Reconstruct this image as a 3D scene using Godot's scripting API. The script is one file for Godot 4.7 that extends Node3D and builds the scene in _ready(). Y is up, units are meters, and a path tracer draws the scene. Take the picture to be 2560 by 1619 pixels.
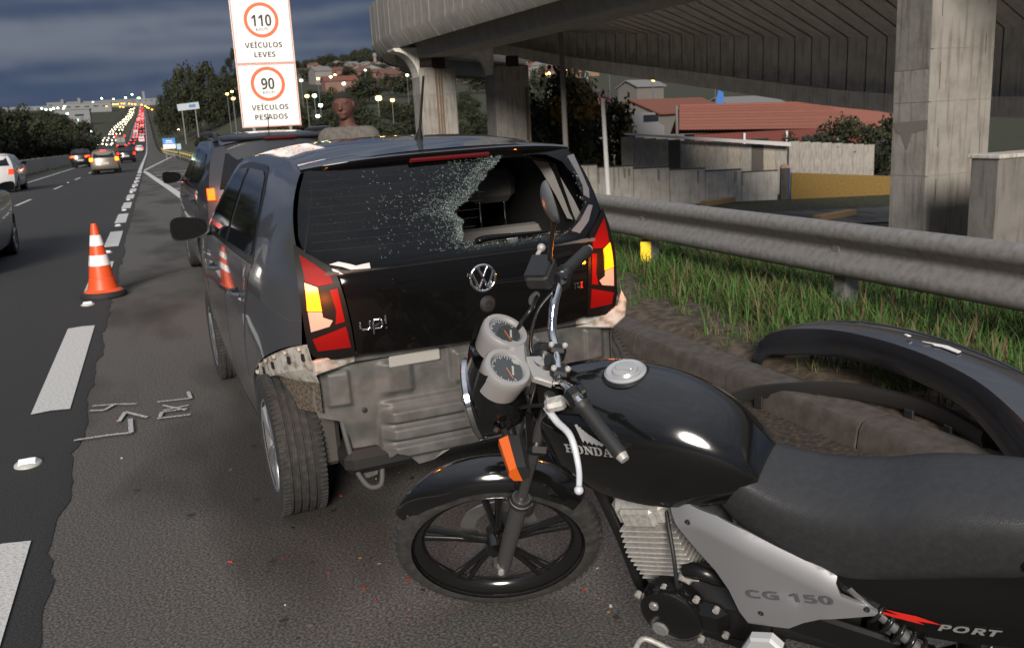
extends Node3D
# Roadside accident at dusk: a hatchback with its bumper off, a motorcycle on its stand behind it, a viaduct, a motorway climbing to a town.

class MB:                                   # collects triangles with normals
	var v := PackedVector3Array()
	var n := PackedVector3Array()
	var c := PackedColorArray()
	var col := Color(1, 1, 1)
	func tn(a: Vector3, b: Vector3, d: Vector3, na: Vector3, nb: Vector3, nd: Vector3) -> void:
		var g := (d - a).cross(b - a)
		if g.length_squared() < 1e-16:
			return
		if g.dot(na + nb + nd) < 0.0:
			v.append_array(PackedVector3Array([a, d, b])); n.append_array(PackedVector3Array([na, nd, nb]))
		else:
			v.append_array(PackedVector3Array([a, b, d])); n.append_array(PackedVector3Array([na, nb, nd]))
		c.append_array(PackedColorArray([col, col, col]))
	func tri(a: Vector3, b: Vector3, d: Vector3) -> void:
		var g := (d - a).cross(b - a).normalized()
		tn(a, b, d, g, g, g)
	func quad(a: Vector3, b: Vector3, d: Vector3, e: Vector3) -> void:
		tri(a, b, d); tri(a, d, e)
	func grid(p: Array, wrap_u := false, wrap_v := false) -> void:      # p[row][column]
		var rows := p.size()
		var cols: int = p[0].size()
		var nn := []
		for i in rows:
			var row := PackedVector3Array()
			for j in cols:
				var u: Vector3
				var w: Vector3
				if wrap_u: u = p[(i + 1) % rows][j] - p[(i + rows - 1) % rows][j]
				else: u = p[mini(i + 1, rows - 1)][j] - p[maxi(i - 1, 0)][j]
				if wrap_v: w = p[i][(j + 1) % cols] - p[i][(j + cols - 1) % cols]
				else: w = p[i][mini(j + 1, cols - 1)] - p[i][maxi(j - 1, 0)]
				row.append(u.cross(w).normalized())
			nn.append(row)
		for i in (rows if wrap_u else rows - 1):
			var i2 := (i + 1) % rows
			for j in (cols if wrap_v else cols - 1):
				var j2 := (j + 1) % cols
				tn(p[i][j], p[i2][j], p[i2][j2], nn[i][j], nn[i2][j], nn[i2][j2])
				tn(p[i][j], p[i2][j2], p[i][j2], nn[i][j], nn[i2][j2], nn[i][j2])
	func fan(ring: Array, flip := Vector3.ZERO) -> void:
		var m := Vector3.ZERO
		for q in ring: m += q
		m /= ring.size()
		for j in ring.size(): tri(m, ring[j], ring[(j + 1) % ring.size()])
	func box(at: Vector3, size: Vector3, b := Basis(), bev := 0.0) -> void:
		var h := size / 2
		bev = minf(bev, minf(h.x, minf(h.y, h.z)) * 0.95)
		if bev <= 0.0:
			for ax in 3:
				for s in [-1.0, 1.0]:
					var q := []
					for k in [[-1, -1], [1, -1], [1, 1], [-1, 1]]:
						var w := Vector3()
						w[ax] = s * h[ax]; w[(ax + 1) % 3] = k[0] * h[(ax + 1) % 3]; w[(ax + 2) % 3] = k[1] * h[(ax + 2) % 3]
						q.append(at + b * w)
					quad(q[0], q[1], q[2], q[3])
			return
		var pt := func(sx: float, sy: float, sz: float, ax: int) -> Vector3:
			var w := Vector3(sx * (h.x - bev), sy * (h.y - bev), sz * (h.z - bev))
			w[ax] = [sx, sy, sz][ax] * h[ax]
			return at + b * w
		for ax in 3:
			for s in [-1.0, 1.0]:
				var q := []
				for k in [[-1.0, -1.0], [1.0, -1.0], [1.0, 1.0], [-1.0, 1.0]]:
					var sg := [0.0, 0.0, 0.0]
					sg[ax] = s; sg[(ax + 1) % 3] = k[0]; sg[(ax + 2) % 3] = k[1]
					q.append(pt.call(sg[0], sg[1], sg[2], ax))
				quad(q[0], q[1], q[2], q[3])
			var a1 := (ax + 1) % 3
			var a2 := (ax + 2) % 3
			for s in [[-1.0, -1.0], [1.0, -1.0], [1.0, 1.0], [-1.0, 1.0]]:
				var lo := [0.0, 0.0, 0.0]
				lo[a1] = s[0]; lo[a2] = s[1]
				var hi := lo.duplicate()
				lo[ax] = -1.0; hi[ax] = 1.0
				quad(pt.call(lo[0], lo[1], lo[2], a1), pt.call(hi[0], hi[1], hi[2], a1), pt.call(hi[0], hi[1], hi[2], a2), pt.call(lo[0], lo[1], lo[2], a2))
		for sx in [-1.0, 1.0]:
			for sy in [-1.0, 1.0]:
				for sz in [-1.0, 1.0]:
					tri(pt.call(sx, sy, sz, 0), pt.call(sx, sy, sz, 1), pt.call(sx, sy, sz, 2))
	func tube(path: Array, r, sides := 8, caps := true, squash := 1.0) -> void:      # r: a number or one per point
		var rings := []
		var up := Vector3.UP
		var t0: Vector3 = (path[1] - path[0]).normalized()
		if absf(t0.dot(up)) > 0.9: up = Vector3.RIGHT
		var x := t0.cross(up).normalized()
		for i in path.size():
			var t: Vector3 = (path[mini(i + 1, path.size() - 1)] - path[maxi(i - 1, 0)]).normalized()
			x = (x - t * x.dot(t)).normalized()
			var y := t.cross(x)
			var rr: float = r[i] if r is Array else r
			var ring := []
			for k in sides:
				var a := TAU * k / sides
				ring.append(path[i] + (x * cos(a) + y * sin(a) * squash) * rr)
			rings.append(ring)
		grid(rings, false, true)
		if caps:
			fan(rings[0]); fan(rings[-1])
	func runs(profile: Array, limit := 0.6) -> Array:                 # split a profile at its corners
		var out := []
		var cur := [profile[0]]
		for i in range(1, profile.size()):
			cur.append(profile[i])
			if i < profile.size() - 1:
				var a = (profile[i] - profile[i - 1]).normalized()
				var b = (profile[i + 1] - profile[i]).normalized()
				if a.dot(b) < cos(limit):
					out.append(cur); cur = [profile[i]]
		out.append(cur)
		return out
	func lathe(profile: Array, sides: int, xf := Transform3D(), from := 0.0, to := TAU) -> void:   # profile of Vector2(radius, height), round Y
		var whole := is_equal_approx(to - from, TAU)
		for run in runs(profile):
			var g := []
			for q in run:
				var ring := []
				for k in (sides if whole else sides + 1):
					var a := from + (to - from) * k / sides
					ring.append(xf * Vector3(q.x * cos(a), q.y, q.x * sin(a)))
				g.append(ring)
			grid(g, false, whole)
	func sweep(profile: Array, frames: Array, closed := false, caps := true, limit := 0.6) -> void:  # profile of Vector2 through Transform3D frames (x, y used)
		var pr := profile.duplicate()
		if closed: pr.append(profile[0])
		for run in runs(pr, limit):
			var g := []
			for f in frames:
				var ring := []
				for q in run: ring.append(f * Vector3(q.x, q.y, 0))
				g.append(ring)
			grid(g)
		if closed and caps:
			for f in [frames[0], frames[-1]]:
				var poly := PackedVector2Array(profile)
				var ix := Geometry2D.triangulate_polygon(poly)
				for k in range(0, ix.size(), 3):
					tri(f * Vector3(poly[ix[k]].x, poly[ix[k]].y, 0), f * Vector3(poly[ix[k + 1]].x, poly[ix[k + 1]].y, 0), f * Vector3(poly[ix[k + 2]].x, poly[ix[k + 2]].y, 0))
	func prism(poly: Array, depth: float, xf := Transform3D(), bev := 0.0) -> void:    # polygon in x, y; from z = 0 to depth
		var face := PackedVector2Array(poly)
		if bev > 0.0:
			var inn := Geometry2D.offset_polygon(face, -bev, Geometry2D.JOIN_MITER)
			if inn.size() == 1 and inn[0].size() == face.size():
				var best := 0
				for k in face.size():
					if inn[0][k].distance_to(face[0]) < inn[0][best].distance_to(face[0]): best = k
				var same := true
				var i2 := PackedVector2Array()
				for k in face.size(): i2.append(inn[0][(best + k) % face.size()])
				if face.size() > 2 and i2[1].distance_to(face[1]) > i2[-1].distance_to(face[1]): same = false
				if same:
					for k in face.size():
						var k2 := (k + 1) % face.size()
						for s in [[0.0, bev], [depth, depth - bev]]:
							quad(xf * Vector3(i2[k].x, i2[k].y, s[0]), xf * Vector3(i2[k2].x, i2[k2].y, s[0]), xf * Vector3(face[k2].x, face[k2].y, s[1]), xf * Vector3(face[k].x, face[k].y, s[1]))
						quad(xf * Vector3(face[k].x, face[k].y, bev), xf * Vector3(face[k2].x, face[k2].y, bev), xf * Vector3(face[k2].x, face[k2].y, depth - bev), xf * Vector3(face[k].x, face[k].y, depth - bev))
					var ib := Geometry2D.triangulate_polygon(i2)
					for k in range(0, ib.size(), 3):
						for z in [0.0, depth]:
							tri(xf * Vector3(i2[ib[k]].x, i2[ib[k]].y, z), xf * Vector3(i2[ib[k + 1]].x, i2[ib[k + 1]].y, z), xf * Vector3(i2[ib[k + 2]].x, i2[ib[k + 2]].y, z))
					return
		var ix := Geometry2D.triangulate_polygon(face)
		for k in range(0, ix.size(), 3):
			for z in [0.0, depth]:
				tri(xf * Vector3(face[ix[k]].x, face[ix[k]].y, z), xf * Vector3(face[ix[k + 1]].x, face[ix[k + 1]].y, z), xf * Vector3(face[ix[k + 2]].x, face[ix[k + 2]].y, z))
		for k in face.size():
			var a := face[k]
			var b := face[(k + 1) % face.size()]
			quad(xf * Vector3(a.x, a.y, 0), xf * Vector3(b.x, b.y, 0), xf * Vector3(b.x, b.y, depth), xf * Vector3(a.x, a.y, depth))
	func patch(poly: Array, f: Callable, off: float, thick := 0.0, cell := 0.0) -> void:   # polygon laid on a surface f(Vector2) -> Vector3, raised by off
		var whole := PackedVector2Array(poly)
		var bits: Array = [whole]
		if cell > 0.0:
			bits = []
			var lo := whole[0]
			var hi := whole[0]
			for q in whole:
				lo = lo.min(q); hi = hi.max(q)
			var nx := ceili((hi.x - lo.x) / cell)
			var ny := ceili((hi.y - lo.y) / cell)
			for i in nx:
				for j in ny:
					var a := lo + Vector2(i, j) * cell
					for piece in Geometry2D.intersect_polygons(PackedVector2Array([a, a + Vector2(cell, 0), a + Vector2(cell, cell), a + Vector2(0, cell)]), whole):
						bits.append(piece)
		for piece in bits:
			var ix := Geometry2D.triangulate_polygon(piece)
			var ps := []
			var ns := []
			for q in piece:
				var m := nrm(f, q)
				ps.append(f.call(q) + m * off); ns.append(m)
			for k in range(0, ix.size(), 3):
				tn(ps[ix[k]], ps[ix[k + 1]], ps[ix[k + 2]], ns[ix[k]], ns[ix[k + 1]], ns[ix[k + 2]])
		if thick > 0.0:
			for k in whole.size():
				var a := whole[k]
				var b := whole[(k + 1) % whole.size()]
				var na := nrm(f, a)
				var nb := nrm(f, b)
				quad(f.call(a) + na * off, f.call(b) + nb * off, f.call(b) + nb * (off - thick), f.call(a) + na * (off - thick))
	func nrm(f: Callable, q: Vector2) -> Vector3:
		var du: Vector3 = f.call(q + Vector2(0.004, 0)) - f.call(q - Vector2(0.004, 0))
		var dv: Vector3 = f.call(q + Vector2(0, 0.004)) - f.call(q - Vector2(0, 0.004))
		return du.cross(dv).normalized()
	func ball(at: Vector3, r: Vector3, sides := 12, rows := 7) -> void:
		var g := []
		for i in rows + 1:
			var a := PI * clampf(float(i) / rows, 0.001, 0.999)
			var ring := []
			for k in sides:
				ring.append(at + Vector3(sin(a) * cos(TAU * k / sides) * r.x, cos(a) * r.y, sin(a) * sin(TAU * k / sides) * r.z))
			g.append(ring)
		grid(g, false, true)
	func mesh(colored := false) -> ArrayMesh:
		var arr := []
		arr.resize(Mesh.ARRAY_MAX)
		arr[Mesh.ARRAY_VERTEX] = v
		arr[Mesh.ARRAY_NORMAL] = n
		if colored: arr[Mesh.ARRAY_COLOR] = c
		var m := ArrayMesh.new()
		m.add_surface_from_arrays(Mesh.PRIMITIVE_TRIANGLES, arr)
		return m

var used := {}
var mats := {}
var rng := RandomNumberGenerator.new()

func numbered(called: String) -> String:
	var k: int = used.get(called, 0)
	used[called] = k + 1
	return called if k == 0 else "%s_%03d" % [called, k]

func tag(o: Node3D, label: String, category := "", group := "") -> Node3D:
	o.set_meta("label", label)
	if category: o.set_meta("category", category)
	if group: o.set_meta("group", group)
	return o

func thing(called: String, label: String, category: String, at := Vector3.ZERO, turn := 0.0, group := "") -> Node3D:
	var o := Node3D.new()
	o.name = numbered(called)
	add_child(o)
	o.position = at
	o.rotation.y = turn
	tag(o, label, category, group)
	return o

func mi(called: String, m: Mesh, mt: Material) -> MeshInstance3D:
	var o := MeshInstance3D.new()
	o.name = called
	o.mesh = m
	o.material_override = mt
	return o

func part(called: String, b, mt: Material, parent: Node3D, label := "") -> MeshInstance3D:
	var o := mi(called, b.mesh() if b is MB else b, mt)
	parent.add_child(o, true)
	if label: o.set_meta("label", label)
	return o

func solo(called: String, b, mt: Material, label: String, category: String, group := "", at := Vector3.ZERO) -> MeshInstance3D:
	var o := mi(numbered(called), b.mesh() if b is MB else b, mt)
	add_child(o)
	o.position = at
	tag(o, label, category, group)
	return o

func struct(called: String, b, mt: Material) -> MeshInstance3D:
	var o := mi(numbered(called), b.mesh() if b is MB else b, mt)
	add_child(o)
	o.set_meta("kind", "structure")
	return o

func dup(root: Node3D, at: Vector3, turn := 0.0, label := "", group := "") -> Node3D:
	var o: Node3D = root.duplicate()
	var base := String(root.name)
	if base.length() > 4 and base[-4] == "_" and base.right(3).is_valid_int(): base = base.left(-4)
	o.name = numbered(base)
	add_child(o)
	o.position = at
	o.rotation = Vector3(0, turn, 0)
	if label: o.set_meta("label", label)
	if group: o.set_meta("group", group)
	return o

func lin(r: float, g := -1.0, b := -1.0) -> Color:            # real-world base colour
	if g < 0: g = r; b = r
	return Color(r, g, b).linear_to_srgb()

func mat(key: String, c: Color, rough := 0.6, metal := 0.0, coat := 0.0) -> StandardMaterial3D:
	if mats.has(key): return mats[key]
	var m := StandardMaterial3D.new()
	m.resource_name = key
	m.albedo_color = c
	m.roughness = rough
	m.metallic = metal
	if coat > 0.0:
		m.clearcoat_enabled = true; m.clearcoat = coat; m.clearcoat_roughness = 0.04
	mats[key] = m
	return m

func lamp_mat(key: String, c: Color, energy: float) -> StandardMaterial3D:
	var m := mat(key, c, 0.3)
	m.emission_enabled = true
	m.emission = c
	m.emission_energy_multiplier = energy
	return m

func noise_tex(sd: int, freq: float, octaves: int, stops: Array, size := 512, normal := 0.0, kind := FastNoiseLite.TYPE_SIMPLEX_SMOOTH, stretch := Vector2.ONE) -> ImageTexture:
	var f := FastNoiseLite.new()
	f.noise_type = kind
	f.seed = sd
	f.frequency = freq
	f.fractal_octaves = octaves
	f.fractal_gain = 0.55
	var im := f.get_seamless_image(size, size)
	if normal > 0.0:
		im.convert(Image.FORMAT_RGBA8)
		im.bump_map_to_normal_map(normal)
		return ImageTexture.create_from_image(im)
	var gr := Gradient.new()
	var offs := PackedFloat32Array()
	var cols := PackedColorArray()
	for s in stops:
		offs.append(s[0]); cols.append(s[1])
	gr.offsets = offs; gr.colors = cols
	var lut := []
	for i in 256: lut.append(gr.sample(i / 255.0))
	var out := Image.create(size, size, false, Image.FORMAT_RGBA8)
	for y in size:
		for x in size:
			out.set_pixel(x, y, lut[int(im.get_pixel(x, y).r * 255.0)])
	return ImageTexture.create_from_image(out)

func grainy(key: String, albedo: ImageTexture, scale: float, rough := 0.9, nrm: ImageTexture = null, nscale := 0.5, tint := Color.WHITE, world := true) -> StandardMaterial3D:
	if mats.has(key): return mats[key]
	var m := mat(key, tint, rough)
	m.albedo_texture = albedo
	m.uv1_triplanar = true
	m.uv1_world_triplanar = world
	m.uv1_scale = Vector3.ONE * scale
	if nrm:
		m.normal_enabled = true
		m.normal_texture = nrm
		m.normal_scale = nscale
	return m

func text_mesh(s: String, height: float, depth: float, font := "Droid Sans", weight := 400) -> TextMesh:
	var t := TextMesh.new()
	var f := SystemFont.new()
	f.font_names = PackedStringArray([font])
	f.font_weight = weight
	t.font = f
	t.text = s
	t.font_size = 64
	t.pixel_size = height / 46.0
	t.depth = depth
	t.curve_step = 2.0
	return t

func curve(pts: Array, steps: int) -> Array:                     # Catmull-Rom through points (Vector2 or Vector3)
	var out := []
	var m := pts.size()
	for i in m - 1:
		var p0 = pts[maxi(i - 1, 0)]
		var p1 = pts[i]
		var p2 = pts[i + 1]
		var p3 = pts[mini(i + 2, m - 1)]
		for k in steps:
			var t := float(k) / steps
			out.append(0.5 * (2.0 * p1 + (p2 - p0) * t + (2.0 * p0 - 5.0 * p1 + 4.0 * p2 - p3) * t * t + (3.0 * p1 - p0 - 3.0 * p2 + p3) * t * t * t))
	out.append(pts[m - 1])
	return out

func lut(table: Array, x: float) -> float:                      # [[x, y], ...] smooth
	if x <= table[0][0]: return table[0][1]
	var last := table.size() - 1
	if x >= table[last][0]: return table[last][1]
	for i in last:
		if x <= table[i + 1][0]:
			var x0: float = table[i][0]
			var x1: float = table[i + 1][0]
			var y0: float = table[i][1]
			var y1: float = table[i + 1][1]
			var m0 := 0.0
			var m1 := 0.0
			if i > 0: m0 = (y1 - table[i - 1][1]) / (x1 - table[i - 1][0])
			else: m0 = (y1 - y0) / (x1 - x0)
			if i + 2 <= last: m1 = (table[i + 2][1] - y0) / (table[i + 2][0] - x0)
			else: m1 = (y1 - y0) / (x1 - x0)
			var t := (x - x0) / (x1 - x0)
			var L := x1 - x0
			return (2 * t * t * t - 3 * t * t + 1) * y0 + (t * t * t - 2 * t * t + t) * L * m0 + (-2 * t * t * t + 3 * t * t) * y1 + (t * t * t - t * t) * L * m1
	return 0.0

func nth(i: int) -> String:                                     # 0 -> first, 1 -> second ...
	var ones := ["first", "second", "third", "fourth", "fifth", "sixth", "seventh", "eighth", "ninth", "tenth", "eleventh", "twelfth", "thirteenth", "fourteenth", "fifteenth", "sixteenth", "seventeenth", "eighteenth", "nineteenth"]
	var tens := ["", "", "twenty", "thirty", "forty", "fifty", "sixty", "seventy", "eighty", "ninety"]
	var n := i + 1
	if n < 20: return ones[n - 1]
	if n % 10 == 0: return tens[n / 10].trim_suffix("y") + "ieth"
	return tens[n / 10] + "-" + ones[n % 10 - 1]

func face_basis(fwd: Vector3, up := Vector3.UP) -> Basis:        # z along fwd
	var z := fwd.normalized()
	var x := up.cross(z).normalized()
	return Basis(x, z.cross(x), z)

const ROAD := [[0, 0], [18, 0], [50, -0.15], [80, -0.22], [200, -0.45], [280, 0.5], [362, 2.6], [498, 9.0], [890, 25.5], [1330, 49.0], [2200, 80.0]]

func road_y(x: float, z: float) -> float:
	return 0.018 * clampf(x, -9.0, 3.2) + lut(ROAD, -z)

func land_y(x: float, z: float) -> float:
	var d := -z
	var base := road_y(x, z)
	if x > 2.75:
		base += 0.13
	if x > 4.6:
		var slope := 0.08 * maxf(0.0, d - 90.0)
		var hill := -4.0 + minf(slope, 0.08 * 1010.0) + 42.0 * smoothstep(130.0, 420.0, x) * exp(-pow((d - 1560.0) / 260.0, 2.0))
		base = lerpf(base, hill, smoothstep(4.6, 14.0 + 0.1 * maxf(0.0, d - 80.0), x))
	return base

func setup_camera_and_light() -> void:
	var cam := Camera3D.new()
	cam.name = "camera"
	add_child(cam)
	cam.transform = Transform3D(Basis(Vector3(0.92942, -0.05120, 0.36545), Vector3(0.12548, 0.97516, -0.18251), Vector3(-0.34703, 0.21548, 0.91276)).orthonormalized(), Vector3(0, 1.55, 0))
	cam.keep_aspect = Camera3D.KEEP_HEIGHT
	cam.fov = 39.3
	cam.near = 0.05
	cam.far = 4000.0
	cam.current = true
	var at := CameraAttributesPhysical.new()                     # a small lens focused on the tail of the car
	at.frustum_focal_length = 33.6
	at.frustum_focus_distance = 2.8
	at.exposure_aperture = 9.0
	cam.attributes = at
	cam.fov = 39.3
	var env := Environment.new()
	env.background_mode = Environment.BG_SKY
	env.tonemap_mode = Environment.TONE_MAPPER_LINEAR
	env.tonemap_exposure = 3.6
	env.sdfgi_enabled = true
	env.ssao_enabled = true
	env.ssil_enabled = true
	env.background_energy_multiplier = 0.42
	var sky := Sky.new()
	var sm := PanoramaSkyMaterial.new()
	sm.panorama = dusk_sky()
	sky.sky_material = sm
	env.sky = sky
	var we := WorldEnvironment.new()
	we.name = "world_environment"
	we.environment = env
	add_child(we)
	var sun := DirectionalLight3D.new()
	sun.name = "last_daylight"
	sun.light_color = Color(1.0, 0.96, 0.91)
	sun.light_energy = 0.40
	sun.light_angular_distance = 18.0
	sun.shadow_enabled = true
	add_child(sun)
	sun.look_at_from_position(Vector3(-0.34, 0.37, 0.87) * 50.0, Vector3.ZERO)

func dusk_sky() -> ImageTexture:
	var w := 1024
	var h := 512
	var f := FastNoiseLite.new()
	f.seed = 11
	f.frequency = 1.1
	f.fractal_octaves = 6
	f.fractal_gain = 0.55
	var g := FastNoiseLite.new()
	g.seed = 5
	g.frequency = 1.0
	g.fractal_octaves = 3
	var im := Image.create(w, h, false, Image.FORMAT_RGBF)
	for y in h:
		var el := (0.5 - (y + 0.5) / h) * PI
		for x in w:
			var az := (x + 0.5) / w * TAU
			var e := maxf(el, 0.0)
			var clear := Vector3(0.030, 0.046, 0.086).lerp(Vector3(0.34, 0.37, 0.43), smoothstep(0.12, 1.2, e))
			var cloud := Vector3(0.125, 0.140, 0.168).lerp(Vector3(0.46, 0.48, 0.52), smoothstep(0.12, 1.2, e))
			var px := cos(az) * 1.1
			var pz := sin(az) * 1.1
			var warp := g.get_noise_3d(px * 1.6, e * 9.0, pz * 1.6) * 0.030
			var s := f.get_noise_3d(px, (e + warp) * 40.0, pz) * 0.5 + 0.5
			var big := g.get_noise_3d(px * 0.7 + 9.0, e * 5.0, pz * 0.7) * 0.5 + 0.5
			var k := smoothstep(0.43, 0.70, s * 0.80 + big * 0.28) * smoothstep(0.015, 0.075, e)
			var c := clear.lerp(cloud, k * 0.8)
			c = c.lerp(Vector3(0.055, 0.072, 0.112), (1.0 - smoothstep(0.0, 0.06, e)) * 0.45)
			im.set_pixel(x, y, Color(c.x, c.y, c.z))
	return ImageTexture.create_from_image(im)

func strip(b: MB, x0: float, x1: float, z0: float, z1: float, lift: float, step := 0.0) -> void:   # a painted or paved strip along the road
	var zs := [z0]
	var z := z0
	while z > z1:
		z -= maxf(0.6, absf(z) * 0.06) if step <= 0.0 else step
		zs.append(maxf(z, z1))
	var g := []
	for q in zs: g.append([Vector3(x0, road_y(x0, q) + lift, q), Vector3((x0 + x1) / 2, road_y((x0 + x1) / 2, q) + lift, q), Vector3(x1, road_y(x1, q) + lift, q)])
	b.grid(g)

func stroke(b: MB, pts: Array, w: float, lift: float) -> void:                # a painted line on the ground through (x, z) points
	for i in pts.size() - 1:
		var a: Vector2 = pts[i]
		var d: Vector2 = pts[i + 1]
		var t := (d - a).normalized()
		var s := Vector2(-t.y, t.x) * w / 2
		var k := maxi(1, int(a.distance_to(d) / 4.0))
		var rows := []
		for j in k + 1:
			var m := (a - t * w * 0.15).lerp(d + t * w * 0.15, float(j) / k)
			var p := m + s
			var q := m - s
			rows.append([Vector3(p.x, road_y(p.x, p.y) + lift + i * 0.0008, p.y), Vector3(q.x, road_y(q.x, q.y) + lift + i * 0.0008, q.y)])
		b.grid(rows)

func build_ground() -> void:
	var xs := [-900.0, -600.0, -400.0, -250.0, -150.0, -90.0, -60.0, -40.0, -28.0, -21.5, -20.0, -12.0, -9.0, -8.0, -3.0, 0.0, 2.70, 2.92, 3.3, 3.8, 4.4, 5.2, 6.2, 8.0, 10.0, 12.5, 15.0, 18.0, 22.0, 26.0, 30.0, 36.0, 45.0, 60.0, 80.0, 110.0, 150.0, 200.0, 260.0, 340.0, 450.0, 620.0, 900.0]
	var zs := [30.0, 15.0, 8.0]
	var z := 6.0
	while z > -2400.0:
		zs.append(z)
		z -= maxf(0.8, absf(z) * 0.055)
	var f := FastNoiseLite.new()
	f.seed = 3
	f.frequency = 0.9
	var g := []
	for q in zs:
		var row := []
		for x in xs:
			var y := land_y(x, q)
			if x < 2.8 and x > -20.5: y -= 0.16 + 0.0012 * absf(q)
			elif x > 3.0: y += f.get_noise_2d(x, q) * 0.035
			row.append(Vector3(x, y, q))
		g.append(row)
	var soil := noise_tex(21, 0.012, 5, [[0.25, lin(0.014, 0.018, 0.006)], [0.5, lin(0.026, 0.030, 0.011)], [0.75, lin(0.048, 0.044, 0.022)]])
	var soil_n := noise_tex(22, 0.03, 4, [], 512, 6.0)
	var b := MB.new()
	b.grid(g)
	struct("ground", b, grainy("soil", soil, 0.33, 1.0, soil_n, 0.8))
	# the shoulder, worn and brownish, and the newer, darker carriageway laid over it
	var old_tex := noise_tex(31, 0.045, 5, [[0.2, lin(0.034, 0.032, 0.029)], [0.5, lin(0.080, 0.076, 0.070)], [0.8, lin(0.150, 0.141, 0.128)]], 1024)
	var new_tex := noise_tex(32, 0.05, 5, [[0.2, lin(0.012, 0.0125, 0.013)], [0.5, lin(0.022, 0.0225, 0.023)], [0.85, lin(0.040, 0.0405, 0.041)]], 1024)
	var pit := noise_tex(33, 0.11, 3, [], 1024, 5.0)
	var old_m := grainy("old_asphalt", old_tex, 1.5, 0.92, pit, 0.25)
	old_m.detail_enabled = true
	old_m.detail_blend_mode = BaseMaterial3D.BLEND_MODE_MUL
	old_m.detail_uv_layer = BaseMaterial3D.DETAIL_UV_2
	old_m.uv2_triplanar = true
	old_m.uv2_world_triplanar = true
	old_m.uv2_scale = Vector3(0.11, 0.11, 0.045)
	old_m.detail_albedo = noise_tex(34, 0.012, 4, [[0.25, Color(0.66, 0.645, 0.63, 1)], [0.6, Color(1, 1, 1, 1)]], 512)
	var new_m := grainy("new_asphalt", new_tex, 1.5, 0.88, pit, 0.25)
	b = MB.new()
	strip(b, -0.75, 2.74, 12.0, -60.0, 0.0)
	struct("shoulder", b, old_m)
	b = MB.new()
	var rows := []
	var zz := -60.0
	while zz > -1400.0:
		var wide := lerpf(2.74, 1.7, smoothstep(60.0, 200.0, -zz))
		rows.append([Vector3(-0.75, road_y(-0.75, zz), zz), Vector3(wide, road_y(wide, zz), zz)])
		zz -= maxf(2.0, -zz * 0.05)
	b.grid(rows)
	struct("shoulder", b, old_m)
	b = MB.new()
	var ragged := FastNoiseLite.new()
	ragged.seed = 8
	ragged.frequency = 1.4
	ragged.fractal_octaves = 4
	rows = []
	zz = 12.0
	while zz > -1400.0:
		var e := -0.55 + (ragged.get_noise_1d(zz) * 0.055 + ragged.get_noise_1d(zz * 7.0) * 0.018 if zz > -40.0 else 0.0)
		var row := []
		for x in [-7.75, -6.0, -4.2, -2.4, -1.0, e - 0.05, e]:
			row.append(Vector3(x, road_y(x, zz) + (0.012 if x < e else 0.004), zz))
		rows.append(row)
		zz -= 0.09 if zz > -14.0 and zz < -1.0 else maxf(0.4, absf(zz) * 0.05)
	b.grid(rows)
	struct("carriageway", b, new_m)
	b = MB.new()
	strip(b, -17.5, -10.2, -110.0, -1400.0, 0.02)
	struct("opposite_carriageway", b, new_m)
	b = MB.new()
	rows = []
	for i in 17:
		var t := i / 16.0
		var c := Vector2(-10.5, -150.0).lerp(Vector2(-23.0, -470.0), t)
		c.x += sin(t * PI) * -1.5
		rows.append([Vector3(c.x - 2.4, road_y(c.x, c.y) + 0.035, c.y), Vector3(c.x + 2.4, road_y(c.x, c.y) + 0.035, c.y)])
	b.grid(rows)
	struct("slip_road", b, old_m)
	# lawn of the central reservation
	b = MB.new()
	strip(b, -10.2, -7.75, -40.0, -1400.0, 0.03)
	strip(b, -10.4, -7.75, 12.0, -40.0, 0.03)
	struct("median_ground", b, grainy("median_grass", noise_tex(41, 0.03, 4, [[0.2, lin(0.022, 0.030, 0.010)], [0.6, lin(0.050, 0.060, 0.020)], [0.85, lin(0.085, 0.075, 0.035)]]), 0.5, 1.0, soil_n, 0.9))
	build_markings()
	build_kerb()

func worn_paint() -> StandardMaterial3D:
	return grainy("road_paint", noise_tex(51, 0.05, 5, [[0.10, lin(0.22)], [0.22, lin(0.46, 0.46, 0.44)], [0.6, lin(0.58, 0.58, 0.56)]], 512), 1.6, 0.75, noise_tex(52, 0.1, 3, [], 512, 3.0), 0.4)

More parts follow.
